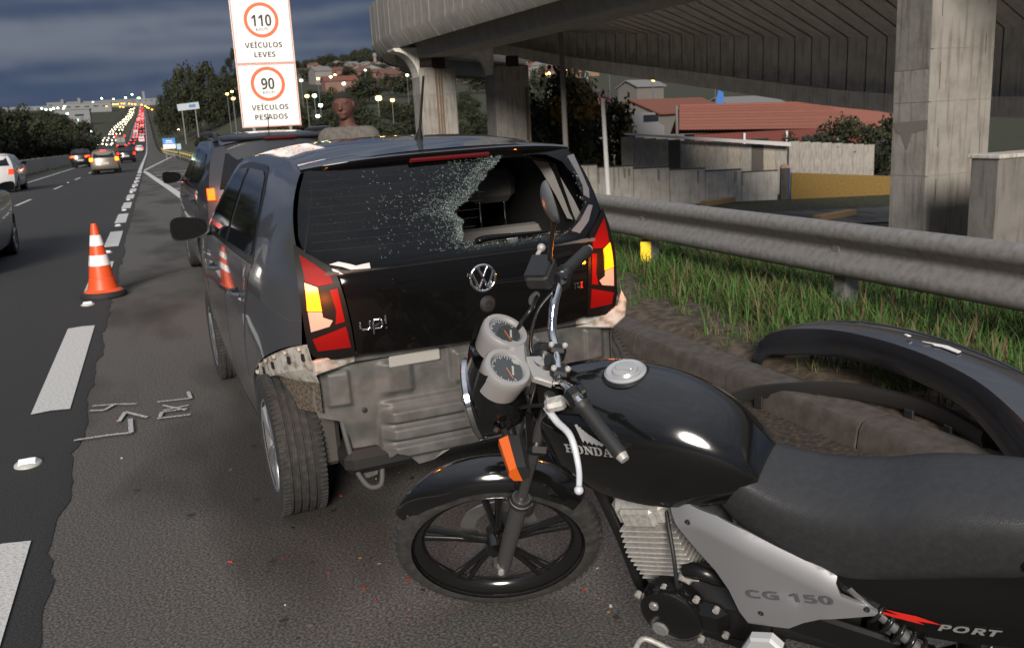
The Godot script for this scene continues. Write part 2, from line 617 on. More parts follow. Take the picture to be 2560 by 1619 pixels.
func build_markings() -> void:
	var m := worn_paint()
	var k := 0
	var z := -1.2
	while z > -58.0:
		var b := MB.new()
		var rows := []
		for i in 8:                                   # the ends are not quite square
			var t := i / 7.0
			var zz := z - 2.72 * t
			rows.append([Vector3(-0.86, road_y(-0.86, zz) + 0.019, zz + 0.02), Vector3(-0.75, road_y(-0.75, zz) + 0.019, zz), Vector3(-0.645, road_y(-0.65, zz) + 0.019, zz + 0.03)])
		b.grid(rows)
		var names := ["white dash of the lane line nearest the camera, cut by the frame", "long white dash of the lane line beside the sprayed marks", "white dash of the lane line hidden behind the traffic cone", "white dash of the lane line just beyond the traffic cone"]
		solo("lane_dash", b, m, names[k] if k < 4 else nth(k - 3) + " white dash of the lane line counted onwards from beyond the cone", "road marking", "dashes of the lane line between carriageway and shoulder")
		z -= 4.70
		k += 1
	var b := MB.new()
	strip(b, -0.90, -0.68, -60.0, -1390.0, 0.020)
	solo("edge_line", b, m, "long white edge line running up the far hill beside the shoulder", "road marking")
	b = MB.new()
	strip(b, -6.62, -6.48, -8.0, -1390.0, 0.020)
	solo("edge_line", b, m, "white edge line along the grass and concrete wall on the left", "road marking")
	z = -19.2
	k = 0
	while z > -130.0:
		b = MB.new()
		strip(b, -4.06, -3.95, z, z - 3.9, 0.020, 2.0)
		solo("centre_dash", b, m, nth(k) + " thin white dash between the two traffic lanes, counted from the camera", "road marking", "dashes between the two lanes of the carriageway")
		z -= 12.0
		k += 1
	# the hatched area on the shoulder
	b = MB.new()
	stroke(b, [Vector2(-0.60, -62.5), Vector2(-0.39, -58.9), Vector2(0.43, -36.0), Vector2(0.68, -28.5), Vector2(0.95, -20.0)], 0.24, 0.006)
	solo("hatch_border", b, m, "broad worn white border line of the hatched area on the shoulder", "road marking")
	b = MB.new()
	stroke(b, [Vector2(-0.55, -63.6), Vector2(-0.28, -69.0), Vector2(2.4, -122.0)], 0.20, 0.006)
	solo("hatch_border", b, m, "thin far border line of the hatched area slanting right", "road marking")
	var bars := -1
	for q in [[0.02, -57.8, 2.3, -55.9], [0.10, -46.2, 2.2, -45.8], [0.32, -40.1, 2.2, -39.5], [0.55, -33.6, 2.3, -33.55], [0.16, -51.5, 2.2, -50.6]]:
		bars += 1
		b = MB.new()
		stroke(b, [Vector2(q[0], q[1]), Vector2(q[2], q[3])], 0.32, 0.005)
		solo("hatch_bar", b, m, ["farthest", "third nearest", "second nearest", "nearest", "second farthest"][bars] + " white crossbar of the hatched area, left of the parked cars", "road marking", "crossbars of the hatched area")
	# road studs in the gaps of the lane line
	var stud_m := mat("stud_body", lin(0.45, 0.45, 0.42), 0.5)
	var stud_l := mat("stud_lens", lin(0.90), 0.15)
	var zs := [-4.93, -9.82, -14.5, -19.3, -24.0, -28.7, -33.4, -38.1, -42.8, -47.5]
	for i in zs.size():
		var x := -0.77
		var s := thing("road_stud", ["white reflecting road stud nearest the camera, on the dark asphalt", "white road stud just in front of the traffic cone", "white road stud to the right behind the traffic cone"][i] if i < 3 else nth(i - 2) + " white road stud along the lane line beyond the cone", "road stud", Vector3(x, road_y(x, zs[i]) + 0.012, zs[i]), 0.0, "road studs along the lane line")
		b = MB.new()
		b.lathe([Vector2(0.066, 0), Vector2(0.064, 0.008), Vector2(0.05, 0.018), Vector2(0.0001, 0.019)], 20, Transform3D(Basis().scaled(Vector3(1, 1, 1.15)), Vector3.ZERO))
		part("body", b, stud_m, s)
		b = MB.new()
		b.box(Vector3(0, 0.019, 0.022), Vector3(0.082, 0.018, 0.05), Basis(Vector3.RIGHT, 0.35), 0.004)
		part("lens", b, stud_l, s)
	var tiny := -1
	for q in [[-4.0, -27.0], [-4.0, -50.5], [-6.75, -52.0], [0.9, -35.0], [0.75, -40.0], [0.55, -45.5]]:
		tiny += 1
		b = MB.new()
		b.box(Vector3(0, 0.02, 0), Vector3(0.10, 0.02, 0.10), Basis(), 0.008)
		solo("small_stud", b, stud_l, "tiny pale road stud " + ["in the near gap between the two lanes", "farther off between the two lanes", "beside the left edge line", "nearest in the hatched area", "second in the hatched area", "third in the hatched area"][tiny], "road stud", "scattered small road studs", Vector3(q[0], road_y(q[0], q[1]) + 0.02, q[1]))
	# sprayed marks of the accident survey
	var chalk := grainy("spray_paint", noise_tex(53, 0.06, 4, [[0.3, lin(0.09)], [0.45, lin(0.42)], [0.7, lin(0.62)]], 256), 5.0, 0.8)
	var marks := [["pale sprayed angle and strokes on the asphalt edge near the long dash", [
		[[Vector2(-0.575, -5.21), Vector2(-0.42, -5.20), Vector2(-0.29, -5.17), Vector2(-0.30, -5.44)], 0.026, 0.0145],
		[[Vector2(-0.36, -5.43), Vector2(-0.33, -5.61), Vector2(-0.21, -5.42)], 0.024, 0.0150],
		[[Vector2(-0.53, -5.77), Vector2(-0.45, -5.73), Vector2(-0.39, -5.83)], 0.022, 0.0145],
		[[Vector2(-0.52, -5.87), Vector2(-0.39, -5.82), Vector2(-0.27, -5.75)], 0.020, 0.0150]]],
		["sprayed letters and digit on the shoulder beside the rear wheel", [
		[[Vector2(-0.15, -5.36), Vector2(0.02, -5.33)], 0.022, 0.0145],
		[[Vector2(-0.14, -5.38), Vector2(-0.13, -5.47), Vector2(0.01, -5.46)], 0.020, 0.0160],
		[[Vector2(-0.12, -5.62), Vector2(0.0, -5.44)], 0.020, 0.0145],
		[[Vector2(0.02, -5.52), Vector2(-0.12, -5.50)], 0.020, 0.0180],
		[[Vector2(-0.15, -5.72), Vector2(0.04, -5.68), Vector2(0.03, -5.84)], 0.022, 0.0145]]]]
	for q in marks:
		var t := thing("sprayed_mark", q[0], "spray mark")
		for st in q[1]:
			b = MB.new()
			stroke(b, st[0], st[1], st[2])
			part("stroke", b, chalk, t)
	b = MB.new()
	stroke(b, curve([Vector2(-0.53, -10.85), Vector2(-0.3, -11.08), Vector2(0.0, -11.55), Vector2(0.45, -12.0), Vector2(1.2, -12.5)], 5), 0.018, 0.0145)
	solo("asphalt_crack", b, mat("crack", lin(0.016), 1.0), "thin dark crack across the shoulder from cone to car", "crack")
	b = MB.new()                                   # oil drips on the shoulder
	rng.seed = 77
	for i in 26:
		var x := rng.randf_range(-0.4, 1.2)
		var zz := rng.randf_range(-4.6, -1.6)
		var r := rng.randf_range(0.004, 0.015)
		var ring := []
		for a in 9: ring.append(Vector3(x + cos(a * TAU / 9) * r * rng.randf_range(0.8, 1.2), 0.0145 + 0.018 * x + i * 0.00003, zz + sin(a * TAU / 9) * r * 0.8))
		b.fan(ring)
	var drips := solo("oil_drips", b, mat("oil", lin(0.022, 0.02, 0.018), 0.45), "dark oil drips spotting the shoulder in the foreground", "stain")
	drips.set_meta("kind", "stuff")

func build_debris() -> void:
	rng.seed = 313
	var cols := [lin(0.30, 0.02, 0.015), lin(0.45), lin(0.012), lin(0.02), lin(0.10, 0.09, 0.08), lin(0.30, 0.16, 0.03)]
	var m := mat("debris", Color.WHITE, 0.5)
	m.vertex_color_use_as_albedo = true
	var b := MB.new()
	for i in 230:
		var x := rng.randf_range(0.2, 2.4)
		var z := -3.1 + rng.randfn() * 0.75
		if i % 3 == 0:
			x = 2.55 - absf(rng.randfn()) * 0.12
			z = rng.randf_range(-9.0, -1.0)
		if i % 7 == 0:
			x = rng.randf_range(-0.5, 2.5)
			z = rng.randf_range(-6.5, -1.6)
		var s := rng.randf_range(0.002, 0.008) * (1.6 if i % 11 == 0 else 1.0)
		b.col = cols[rng.randi() % 6].srgb_to_linear()
		b.box(Vector3(x, road_y(x, z) + s * 0.35 + (0.02 if x > 2.45 else 0.0), z), Vector3(s * rng.randf_range(0.8, 2.6), s * 0.7, s * 1.4), Basis(Vector3.UP, rng.randf() * TAU) * Basis(Vector3.RIGHT, rng.randf_range(-0.3, 0.3)))
	var o := solo("crash_debris", b.mesh(true), m, "small bits of plastic, glass and grit scattered on the shoulder behind the car", "debris")
	o.set_meta("kind", "stuff")

func build_kerb() -> void:
	var conc := grainy("kerb_concrete", noise_tex(61, 0.02, 5, [[0.15, lin(0.050, 0.042, 0.036)], [0.5, lin(0.072, 0.062, 0.054)], [0.9, lin(0.094, 0.083, 0.073)]]), 0.9, 0.95, noise_tex(62, 0.06, 4, [], 512, 2.0), 0.2)
	var z := 3.0
	rng.seed = 5
	var root := thing("kerb", "brown weathered concrete kerb along the shoulder below the grass verge", "kerb", Vector3.ZERO)
	while z > -30.0:
		var fr := []
		for q in [z - 0.006, z - 0.994]:
			fr.append(Transform3D(Basis(Vector3.RIGHT, Vector3.UP, Vector3.BACK), Vector3(2.73 + rng.randf_range(-0.003, 0.003), road_y(2.73, q) + rng.randf_range(-0.002, 0.002), q)))
		var b := MB.new()
		b.sweep([Vector2(-0.01, -0.05), Vector2(0.012, 0.11), Vector2(0.03, 0.14), Vector2(0.06, 0.15), Vector2(0.20, 0.153), Vector2(0.20, -0.05)], fr, true)
		part("kerb_stone", b, conc, root)
		z -= 1.0
	# bare earth of the verge behind the kerb
	var eb := MB.new()
	var fe := FastNoiseLite.new()
	fe.seed = 3
	fe.frequency = 0.9
	var er := []
	z = 3.0
	while z > -40.0:
		var row := []
		for x in [2.92, 3.05, 3.2, 3.4, 3.65, 3.9, 4.15 + fe.get_noise_1d(z * 2.0) * 0.3]:
			row.append(Vector3(x, land_y(x, z) + 0.020 - (0.07 if x > 3.91 else (0.035 if x < 2.95 else 0.0)) + fe.get_noise_2d(x * 3.0, z * 3.0) * 0.009, z))
		er.append(row)
		z -= 0.22
	eb.grid(er)
	struct("verge_earth", eb, grainy("verge_soil", noise_tex(65, 0.02, 5, [[0.25, lin(0.035, 0.027, 0.018)], [0.5, lin(0.068, 0.050, 0.034)], [0.78, lin(0.11, 0.080, 0.055)]]), 0.9, 1.0, noise_tex(66, 0.06, 4, [], 512, 4.0), 0.35))
	# earth and grit gathered in the gutter
	var b := MB.new()
	var f := FastNoiseLite.new()
	f.seed = 17
	f.frequency = 1.3
	var rows := []
	z = 3.0
	while z > -26.0:
		var w := 0.26 + f.get_noise_1d(z) * 0.12
		rows.append([Vector3(2.725, road_y(2.7, z) + 0.022 + f.get_noise_2d(z, 4.0) * 0.01, z), Vector3(2.72 - w * 0.5, road_y(2.6, z) + 0.014 + f.get_noise_2d(z * 3.0, 9.0) * 0.008, z), Vector3(2.72 - w, road_y(2.5, z) - 0.004, z)])
		z -= 0.12
	b.grid(rows)
	struct("gutter_dirt", b, grainy("gutter_dirt", noise_tex(63, 0.03, 5, [[0.25, lin(0.022, 0.018, 0.014)], [0.6, lin(0.05, 0.038, 0.028)], [0.8, lin(0.09, 0.06, 0.04)]]), 1.5, 1.0, noise_tex(64, 0.08, 4, [], 512, 6.0), 1.0))

func blade(b: MB, at: Vector3, dir: float, h: float, w: float, lean: float, tint: Color) -> void:
	b.col = tint
	var s := Vector3(cos(dir), 0, sin(dir)) * w
	var l := Vector3(-sin(dir), 0, cos(dir)) * lean
	var m := at + Vector3(0, h * 0.6, 0) + l * 0.35
	var t := at + Vector3(0, h, 0) + l
	b.tri(at - s, at + s, m - s * 0.7)
	b.tri(at + s, m + s * 0.7, m - s * 0.7)
	b.tri(m - s * 0.7, m + s * 0.7, t)

func build_grass() -> void:
	rng.seed = 101
	var m := mat("grass_blades", Color.WHITE, 0.75)
	m.vertex_color_use_as_albedo = true
	m.backlight_enabled = true
	m.backlight = Color(0.25, 0.3, 0.1)
	var tufts := []
	for v in 6:
		var b := MB.new()
		for i in 26:
			var g := rng.randf()
			var c := Color(0.030, 0.085, 0.012).lerp(Color(0.070, 0.150, 0.026), g)
			if rng.randf() < 0.16 + 0.05 * v: c = Color(0.13, 0.095, 0.05)
			var r := rng.randf() * 0.11
			var a := rng.randf() * TAU
			blade(b, Vector3(cos(a) * r, 0, sin(a) * r), rng.randf() * TAU, rng.randf_range(0.05, 0.21), rng.randf_range(0.003, 0.0065), rng.randf_range(0.03, 0.18), c)
		tufts.append(b.mesh(true))
	var f := FastNoiseLite.new()
	f.seed = 9
	f.frequency = 0.8
	var lists := [[], [], [], [], [], []]
	for i in 11000:
		var z := -1.4 - pow(rng.randf(), 1.4) * 24.0
		var x := rng.randf_range(3.02, 6.4)
		var bare := maxf(smoothstep(0.55, 0.0, x - 3.10 + f.get_noise_2d(x * 2.0, z) * 0.7), smoothstep(0.05, -0.35, f.get_noise_2d(x * 1.1 + 7.0, z * 1.1)) * 0.8)
		if rng.randf() < bare * 0.9: continue
		if x < 3.7 and z < -4.6 and z > -7.5 and f.get_noise_2d(x * 1.5, z * 1.5) > -0.05 and rng.randf() < 0.85: continue
		var s := rng.randf_range(0.55, 1.15) * (1.15 if x > 3.5 else 0.8)
		var t := Transform3D(Basis(Vector3.UP, rng.randf() * TAU).scaled(Vector3(s, s * rng.randf_range(0.8, 1.2), s)), Vector3(x, land_y(x, z) - 0.01, z))
		lists[rng.randi() % 6].append(t)
	for k in 900:                                     # rougher, sparser growth further along and on the median
		var z := -26.0 - pow(rng.randf(), 1.5) * 130.0
		var x := rng.randf_range(3.6, 9.0) if k % 3 else rng.randf_range(-9.9, -7.4)
		var s := rng.randf_range(1.0, 2.4) * (1.0 if x > 0 else 0.55)
		lists[rng.randi() % 6].append(Transform3D(Basis(Vector3.UP, rng.randf() * TAU).scaled(Vector3.ONE * s), Vector3(x, land_y(x, z), z)))
	var all := thing("verge_grass", "green and straw coloured grass growing on the verge under the guardrail", "grass")
	all.set_meta("kind", "stuff")
	for v in 6:
		var mm := MultiMesh.new()
		mm.transform_format = MultiMesh.TRANSFORM_3D
		mm.mesh = tufts[v]
		mm.instance_count = lists[v].size()
		for i in lists[v].size(): mm.set_instance_transform(i, lists[v][i])
		var o := MultiMeshInstance3D.new()
		o.name = "tuft"
		o.multimesh = mm
		o.material_override = m
		all.add_child(o, true)
		o.set_meta("kind", "stuff")

func build_guardrails() -> void:
	var steel_t := noise_tex(71, 0.02, 5, [[0.15, lin(0.15, 0.142, 0.134)], [0.5, lin(0.20, 0.194, 0.186)], [0.9, lin(0.245, 0.24, 0.232)]], 512)
	var steel := grainy("galvanised_steel", steel_t, 1.3, 0.6, noise_tex(72, 0.03, 4, [], 512, 2.0), 0.12)
	steel.metallic = 0.1
	var yellow := mat("yellow_reflector", lin(0.95, 0.66, 0.01), 0.5)
	var prof := [Vector2(0.0, 0.815), Vector2(-0.02, 0.822), Vector2(-0.055, 0.812), Vector2(-0.082, 0.782), Vector2(-0.086, 0.745), Vector2(-0.070, 0.712), Vector2(-0.02, 0.668), Vector2(-0.012, 0.645), Vector2(-0.02, 0.622), Vector2(-0.070, 0.575), Vector2(-0.086, 0.545), Vector2(-0.082, 0.508), Vector2(-0.055, 0.478), Vector2(-0.02, 0.468), Vector2(0.0, 0.474)]
	var back := []
	for i in range(prof.size() - 1, -1, -1): back.append(prof[i] + Vector2(0.006, 0.0))
	for run in [[4.08, 4.08, 4.0, -44.0, "near weathered steel guardrail running behind the car along the grass verge"], [2.9, 3.2, -60.0, -210.0, "far guardrail with a row of amber reflectors left of the parked cars"]]:
		var root := thing("guardrail", run[4], "guardrail", Vector3.ZERO)
		var z: float = run[2]
		var k := 0
		var long := 4.0 if run[2] > 0 else 8.0
		while z > run[3]:
			var fr := []
			for j in 5:
				var zz: float = z + 0.03 - (long + 0.06) * j / 4.0
				var x: float = lerpf(run[0], run[1], (run[2] - zz) / (run[2] - run[3]))
				if run[2] < 0: x -= smoothstep(90.0, 200.0, -zz) * 0.9
				fr.append(Transform3D(Basis(Vector3.RIGHT, Vector3.UP, Vector3.BACK), Vector3(x + (0.004 if k % 2 else 0.0), road_y(3.2, zz) - 0.055, zz)))
			var b := MB.new()
			b.sweep(prof + back, fr, true, true, 0.9)
			part("beam", b, steel, root)
			z -= long
			k += 1
		z = run[2] - 0.9 if run[2] > 0 else run[2] - 2.0
		if run[2] > 0: z = 2.95
		while z > run[3]:
			var x: float = lerpf(run[0], run[1], (run[2] - z) / (run[2] - run[3])) + 0.01
			if run[2] < 0: x -= smoothstep(90.0, 200.0, -z) * 0.9
			var y := road_y(3.2, z) - 0.055
			var b := MB.new()
			for s in [-1.0, 1.0]: b.box(Vector3(x + 0.065, y + 0.38, z + s * 0.05), Vector3(0.11, 0.82, 0.008), Basis(), 0.002)
			b.box(Vector3(x + 0.012, y + 0.38, z), Vector3(0.008, 0.82, 0.092), Basis(), 0.002)
			b.box(Vector3(x - 0.005, y + 0.645, z), Vector3(0.05, 0.30, 0.07), Basis(), 0.004)
			var p := part("post", b, steel, root)
			if run[2] < 0 or absf(z + 7.25) < 0.7:
				b = MB.new()
				if run[2] < 0: b.box(Vector3(x - 0.10, y + 0.62, z), Vector3(0.03, 0.16, 0.14), Basis(Vector3.UP, 0.5), 0.005)
				else: b.box(Vector3(x - 0.03, y + 0.335, z + 0.075), Vector3(0.095, 0.205, 0.012), Basis(Vector3.UP, -0.5), 0.003)
				part("reflector", b, yellow, p)
			z -= 2.55 if run[2] > 0 else 5.0

func concrete(key: String, tone: float, sd: int) -> StandardMaterial3D:
	if mats.has(key): return mats[key]
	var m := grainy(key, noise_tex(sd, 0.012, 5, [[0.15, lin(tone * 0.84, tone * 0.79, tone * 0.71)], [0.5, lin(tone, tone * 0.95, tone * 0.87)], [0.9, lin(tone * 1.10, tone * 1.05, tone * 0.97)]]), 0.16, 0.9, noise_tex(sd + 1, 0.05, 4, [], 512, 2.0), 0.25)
	m.detail_enabled = true                                     # rain streaks run down it
	m.detail_blend_mode = BaseMaterial3D.BLEND_MODE_MUL
	m.detail_uv_layer = BaseMaterial3D.DETAIL_UV_2
	m.uv2_triplanar = true
	m.uv2_world_triplanar = true
	m.uv2_scale = Vector3(0.9, 0.07, 0.9)
	m.detail_albedo = noise_tex(sd + 2, 0.02, 4, [[0.15, Color(0.86, 0.84, 0.82)], [0.45, Color(1, 1, 1)]], 256)
	return m

func along(path: Array, d: float) -> Transform3D:              # frame on a path at distance d: x to the right, y up, z back along it
	var k := 0
	while k < path.size() - 2 and d > path[k].distance_to(path[k + 1]):
		d -= path[k].distance_to(path[k + 1]); k += 1
	var t: Vector3 = (path[k + 1] - path[k]).normalized()
	var x := t.cross(Vector3.UP).normalized()
	return Transform3D(Basis(x, Vector3.UP, x.cross(Vector3.UP)), path[k] + t * d)

func length_of(path: Array) -> float:
	var s := 0.0
	for i in path.size() - 1: s += path[i].distance_to(path[i + 1])
	return s

const INNER := [[-95, 27.5], [-86, 27.0], [-76, 25.0], [-66, 22.0], [-58, 21.0], [-52, 21.1], [-34, 22.5], [-5, 25.0], [18, 27.0]]

func build_viaduct() -> void:
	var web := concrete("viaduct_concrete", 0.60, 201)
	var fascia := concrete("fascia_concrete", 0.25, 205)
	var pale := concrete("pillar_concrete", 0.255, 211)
	# the deck runs beside the motorway and bends away to the right in the distance
	var edge := curve([Vector3(20.6, 0, 18), Vector3(18.6, 0, -5), Vector3(16.2, 0, -34), Vector3(14.7, 0, -52), Vector3(14.5, 0, -58), Vector3(15.6, 0, -66), Vector3(20, 0, -76), Vector3(30, 0, -86)], 6)
	var L := length_of(edge)
	var root := thing("viaduct", "concrete road viaduct overhead with ribbed grey side panels and girders below", "viaduct")
	var fr := []
	for i in 49: fr.append(along(edge, L * i / 48.0 * 0.9999))
	var b := MB.new()
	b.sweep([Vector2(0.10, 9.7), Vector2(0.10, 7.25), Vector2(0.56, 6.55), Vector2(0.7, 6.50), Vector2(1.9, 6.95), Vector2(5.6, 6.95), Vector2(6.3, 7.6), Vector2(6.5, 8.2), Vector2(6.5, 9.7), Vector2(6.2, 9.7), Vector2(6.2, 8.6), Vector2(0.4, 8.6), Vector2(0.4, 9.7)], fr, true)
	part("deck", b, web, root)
	for off in [1.55]:
		b = MB.new()
		b.sweep([Vector2(off - 0.1, 6.99), Vector2(off + 0.12, 5.95), Vector2(off + 0.2, 5.78), Vector2(off + 2.3, 5.78), Vector2(off + 2.4, 5.95), Vector2(off + 2.7, 6.99)], fr, true, true, 0.4)
		part("girder", b, pale if off < 2.0 else web, root)
	var d := 6.0
	rng.seed = 40
	while d < L - 2.0:                                         # side panels one by one, dark joints between them
		var a := along(edge, d + 0.03)
		var z := along(edge, d + 1.14 - 0.03)
		b = MB.new()
		var e := rng.randf_range(-0.012, 0.012)
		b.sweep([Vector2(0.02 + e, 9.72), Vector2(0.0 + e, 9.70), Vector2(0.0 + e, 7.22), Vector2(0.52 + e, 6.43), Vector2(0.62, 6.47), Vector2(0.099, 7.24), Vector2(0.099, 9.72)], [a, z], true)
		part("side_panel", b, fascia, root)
		d += 1.14
	# pillars
	var stain := concrete("damp_concrete", 0.21, 221)
	var p := thing("viaduct_pillar", "big pale concrete pillar in the foreground right with dark damp stains", "pillar", Vector3(0, 0, 0))
	b = MB.new()
	b.box(Vector3(20.43, 1.15, -19.57), Vector3(2.21, 10.3, 1.34), Basis(), 0.05)
	part("shaft", b, pale, p)
	b = MB.new()                                                # upper part of the side face is darker, cast in another lift
	b.box(Vector3(19.325, 4.6, -19.57), Vector3(0.02, 4.4, 1.22), Basis(), 0.004)
	part("dark_cast_lift", b, stain, p, "dark grey upper cast on the side face")
	b = MB.new()
	b.prism([Vector2(-0.62, 0.28), Vector2(-0.5, 0.05), Vector2(-0.28, -0.06), Vector2(-0.16, -0.32), Vector2(-0.06, -0.46), Vector2(0.03, -0.25), Vector2(0.10, -0.02), Vector2(0.35, 0.03), Vector2(0.63, 0.10), Vector2(0.63, 0.33), Vector2(0.1, 0.30)], 0.006, Transform3D(Basis(Vector3.UP, -PI / 2), Vector3(19.322, 0.75, -19.57)))
	part("damp_stain", b, mat("damp", lin(0.165, 0.145, 0.128), 0.9), p, "dark damp stain")
	b = MB.new()
	for q in [[0.28, 4.2, 1.0], [0.30, 2.2, 0.7], [0.33, 0.6, 0.5], [1.88, 4.6, 1.2], [1.86, 3.0, 0.5], [1.84, 0.2, 0.9], [0.34, -0.8, 0.6]]:
		b.box(Vector3(19.325 + q[0], q[1], -18.898), Vector3(0.016, q[2], 0.006))
	part("form_joint", b, mat("joint_dark", lin(0.05, 0.04, 0.03), 1.0), p)
	b = MB.new()
	for y in [5.0, 2.9, 1.55, -0.4]: b.box(Vector3(20.43, y, -19.57), Vector3(2.225, 0.012, 1.355))
	part("cast_line", b, stain, p)
	for q in [[17.25, 2.35, "far concrete pillar on the left under the viaduct, rust streaked, with curved head"], [22.2, 2.4, "far concrete pillar standing right of the rust streaked one under the viaduct"]]:
		p = thing("viaduct_pillar", q[2], "pillar")
		b = MB.new()
		b.box(Vector3(q[0], 0.4, -57.0), Vector3(q[1], 9.6, 1.9), Basis(), 0.09)
		part("shaft", b, pale, p)
		b = MB.new()                                             # curved bracket at the head
		var arc := [Vector2(0, 0)]
		for k in 9:
			var a := PI / 2 * k / 8.0
			arc.append(Vector2(-1.5 * (1.0 - cos(a)), -2.1 * (1.0 - sin(a)) + 0.0) + Vector2(-0.02, 0.0))
		arc = [Vector2(0.05, 0.0), Vector2(-1.55, 0.0), Vector2(-1.5, -0.12)]
		for k in 10:
			var a := PI / 2 * k / 9.0
			arc.append(Vector2(-1.4 * pow(1.0 - sin(a), 1.0), -0.2 - 1.9 * (1.0 - cos(a))))
		arc.append(Vector2(0.05, -2.1))
		b.prism(arc, 1.5, Transform3D(Basis(), Vector3(q[0] - q[1] / 2 + 0.03, 6.4, -57.75)))
		part("head_bracket", b, web, p)
		b = MB.new()
		b.box(Vector3(q[0] + q[1] * 0.05, 5.45, -56.2), Vector3(0.75, 0.66, 0.42), Basis(), 0.03)
		part("bearing_block", b, mat("bearing", lin(0.025, 0.018, 0.014), 0.9), p)
		b = MB.new()
		for s in ([-0.12, 0.06, 0.22] if q[0] < 20 else [0.9, 1.0]): b.box(Vector3(q[0] + s, 3.0 if q[0] < 20 else 1.5, -56.047), Vector3(0.12, 4.6, 0.006))
		part("rust_streak", b, mat("rust_streak", lin(0.13, 0.085, 0.055), 0.9), p, "rusty run-off")
		b = MB.new()
		b.box(Vector3(q[0], 3.55, -57.0), Vector3(q[1] + 0.02, 0.03, 1.92))
		part("cast_line", b, stain, p)
	# the ribbed descending ramp behind the pillars
	var lip := curve([Vector3(22.8, 8.4, -90), Vector3(25.0, 7.6, -75), Vector3(26.3, 6.85, -67), Vector3(27.9, 5.2, -58.2), Vector3(29.35, 3.25, -45), Vector3(30.4, 1.45, -32.2), Vector3(30.9, 0.75, -20), Vector3(31.2, 0.4, -6)], 5)
	var ramp := thing("ribbed_ramp", "long ribbed concrete ramp wall descending to the right behind the pillars", "ramp")
	var RL := length_of(lip)
	fr = []
	for i in 41:
		var f := along(lip, RL * i / 40.0 * 0.9999)
		fr.append(f)
	b = MB.new()
	b.sweep([Vector2(0.30, 0.0), Vector2(0.34, -0.06), Vector2(0.85, -0.16), Vector2(0.85, 0.6), Vector2(0.36, 0.56), Vector2(0.30, 0.5)], fr, true)
	part("lower_lip", b, web, ramp)
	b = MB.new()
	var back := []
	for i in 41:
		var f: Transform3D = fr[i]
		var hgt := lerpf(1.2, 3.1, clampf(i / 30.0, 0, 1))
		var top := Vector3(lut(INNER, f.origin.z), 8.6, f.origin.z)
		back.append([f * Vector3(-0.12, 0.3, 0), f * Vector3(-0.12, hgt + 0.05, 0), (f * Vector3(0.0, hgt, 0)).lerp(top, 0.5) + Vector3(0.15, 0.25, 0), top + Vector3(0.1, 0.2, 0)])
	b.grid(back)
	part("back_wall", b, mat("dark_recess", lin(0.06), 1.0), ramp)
	d = 0.6
	while d < RL - 1.4:
		var a := along(lip, d + 0.035)
		var z := along(lip, d + 1.14 - 0.035)
		var i := d / RL * 40.0
		var hgt := lerpf(1.2, 3.1, clampf(i / 30.0, 0, 1))
		b = MB.new()
		var q0 := []
		for f in [a, z]:
			var t: Vector3 = f.affine_inverse() * Vector3(lut(INNER, f.origin.z), 8.6, f.origin.z)
			var bend := Vector2(0.0, hgt)
			var top := Vector2(t.x, t.y)
			var mid := bend.lerp(top, 0.5) + Vector2(0.0, -0.15)
			q0.append([Vector2(0.02, 0.48), bend, bend.lerp(mid, 0.3), mid, top, top + Vector2(0, 0.08), mid + Vector2(0, 0.09), bend + Vector2(-0.08, 0.04), Vector2(-0.08, 0.48)])
		for k in 9:
			var k2 := (k + 1) % 9
			b.quad(a * Vector3(q0[0][k].x, q0[0][k].y, 0), z * Vector3(q0[1][k].x, q0[1][k].y, 0), z * Vector3(q0[1][k2].x, q0[1][k2].y, 0), a * Vector3(q0[0][k2].x, q0[0][k2].y, 0))
		part("rib_panel", b, web, ramp)
		d += 1.14

func ring(b: MB, c: Vector3, r0: float, r1: float, z: float, sides := 64) -> void:
	for k in sides:
		var a := TAU * k / sides
		var e := TAU * (k + 1) / sides
		b.quad(c + Vector3(cos(a) * r0, sin(a) * r0, z), c + Vector3(cos(e) * r0, sin(e) * r0, z), c + Vector3(cos(e) * r1, sin(e) * r1, z), c + Vector3(cos(a) * r1, sin(a) * r1, z))
		b.quad(c + Vector3(cos(a) * r1, sin(a) * r1, z), c + Vector3(cos(e) * r1, sin(e) * r1, z), c + Vector3(cos(e) * r1, sin(e) * r1, z - 0.004), c + Vector3(cos(a) * r1, sin(a) * r1, z - 0.004))

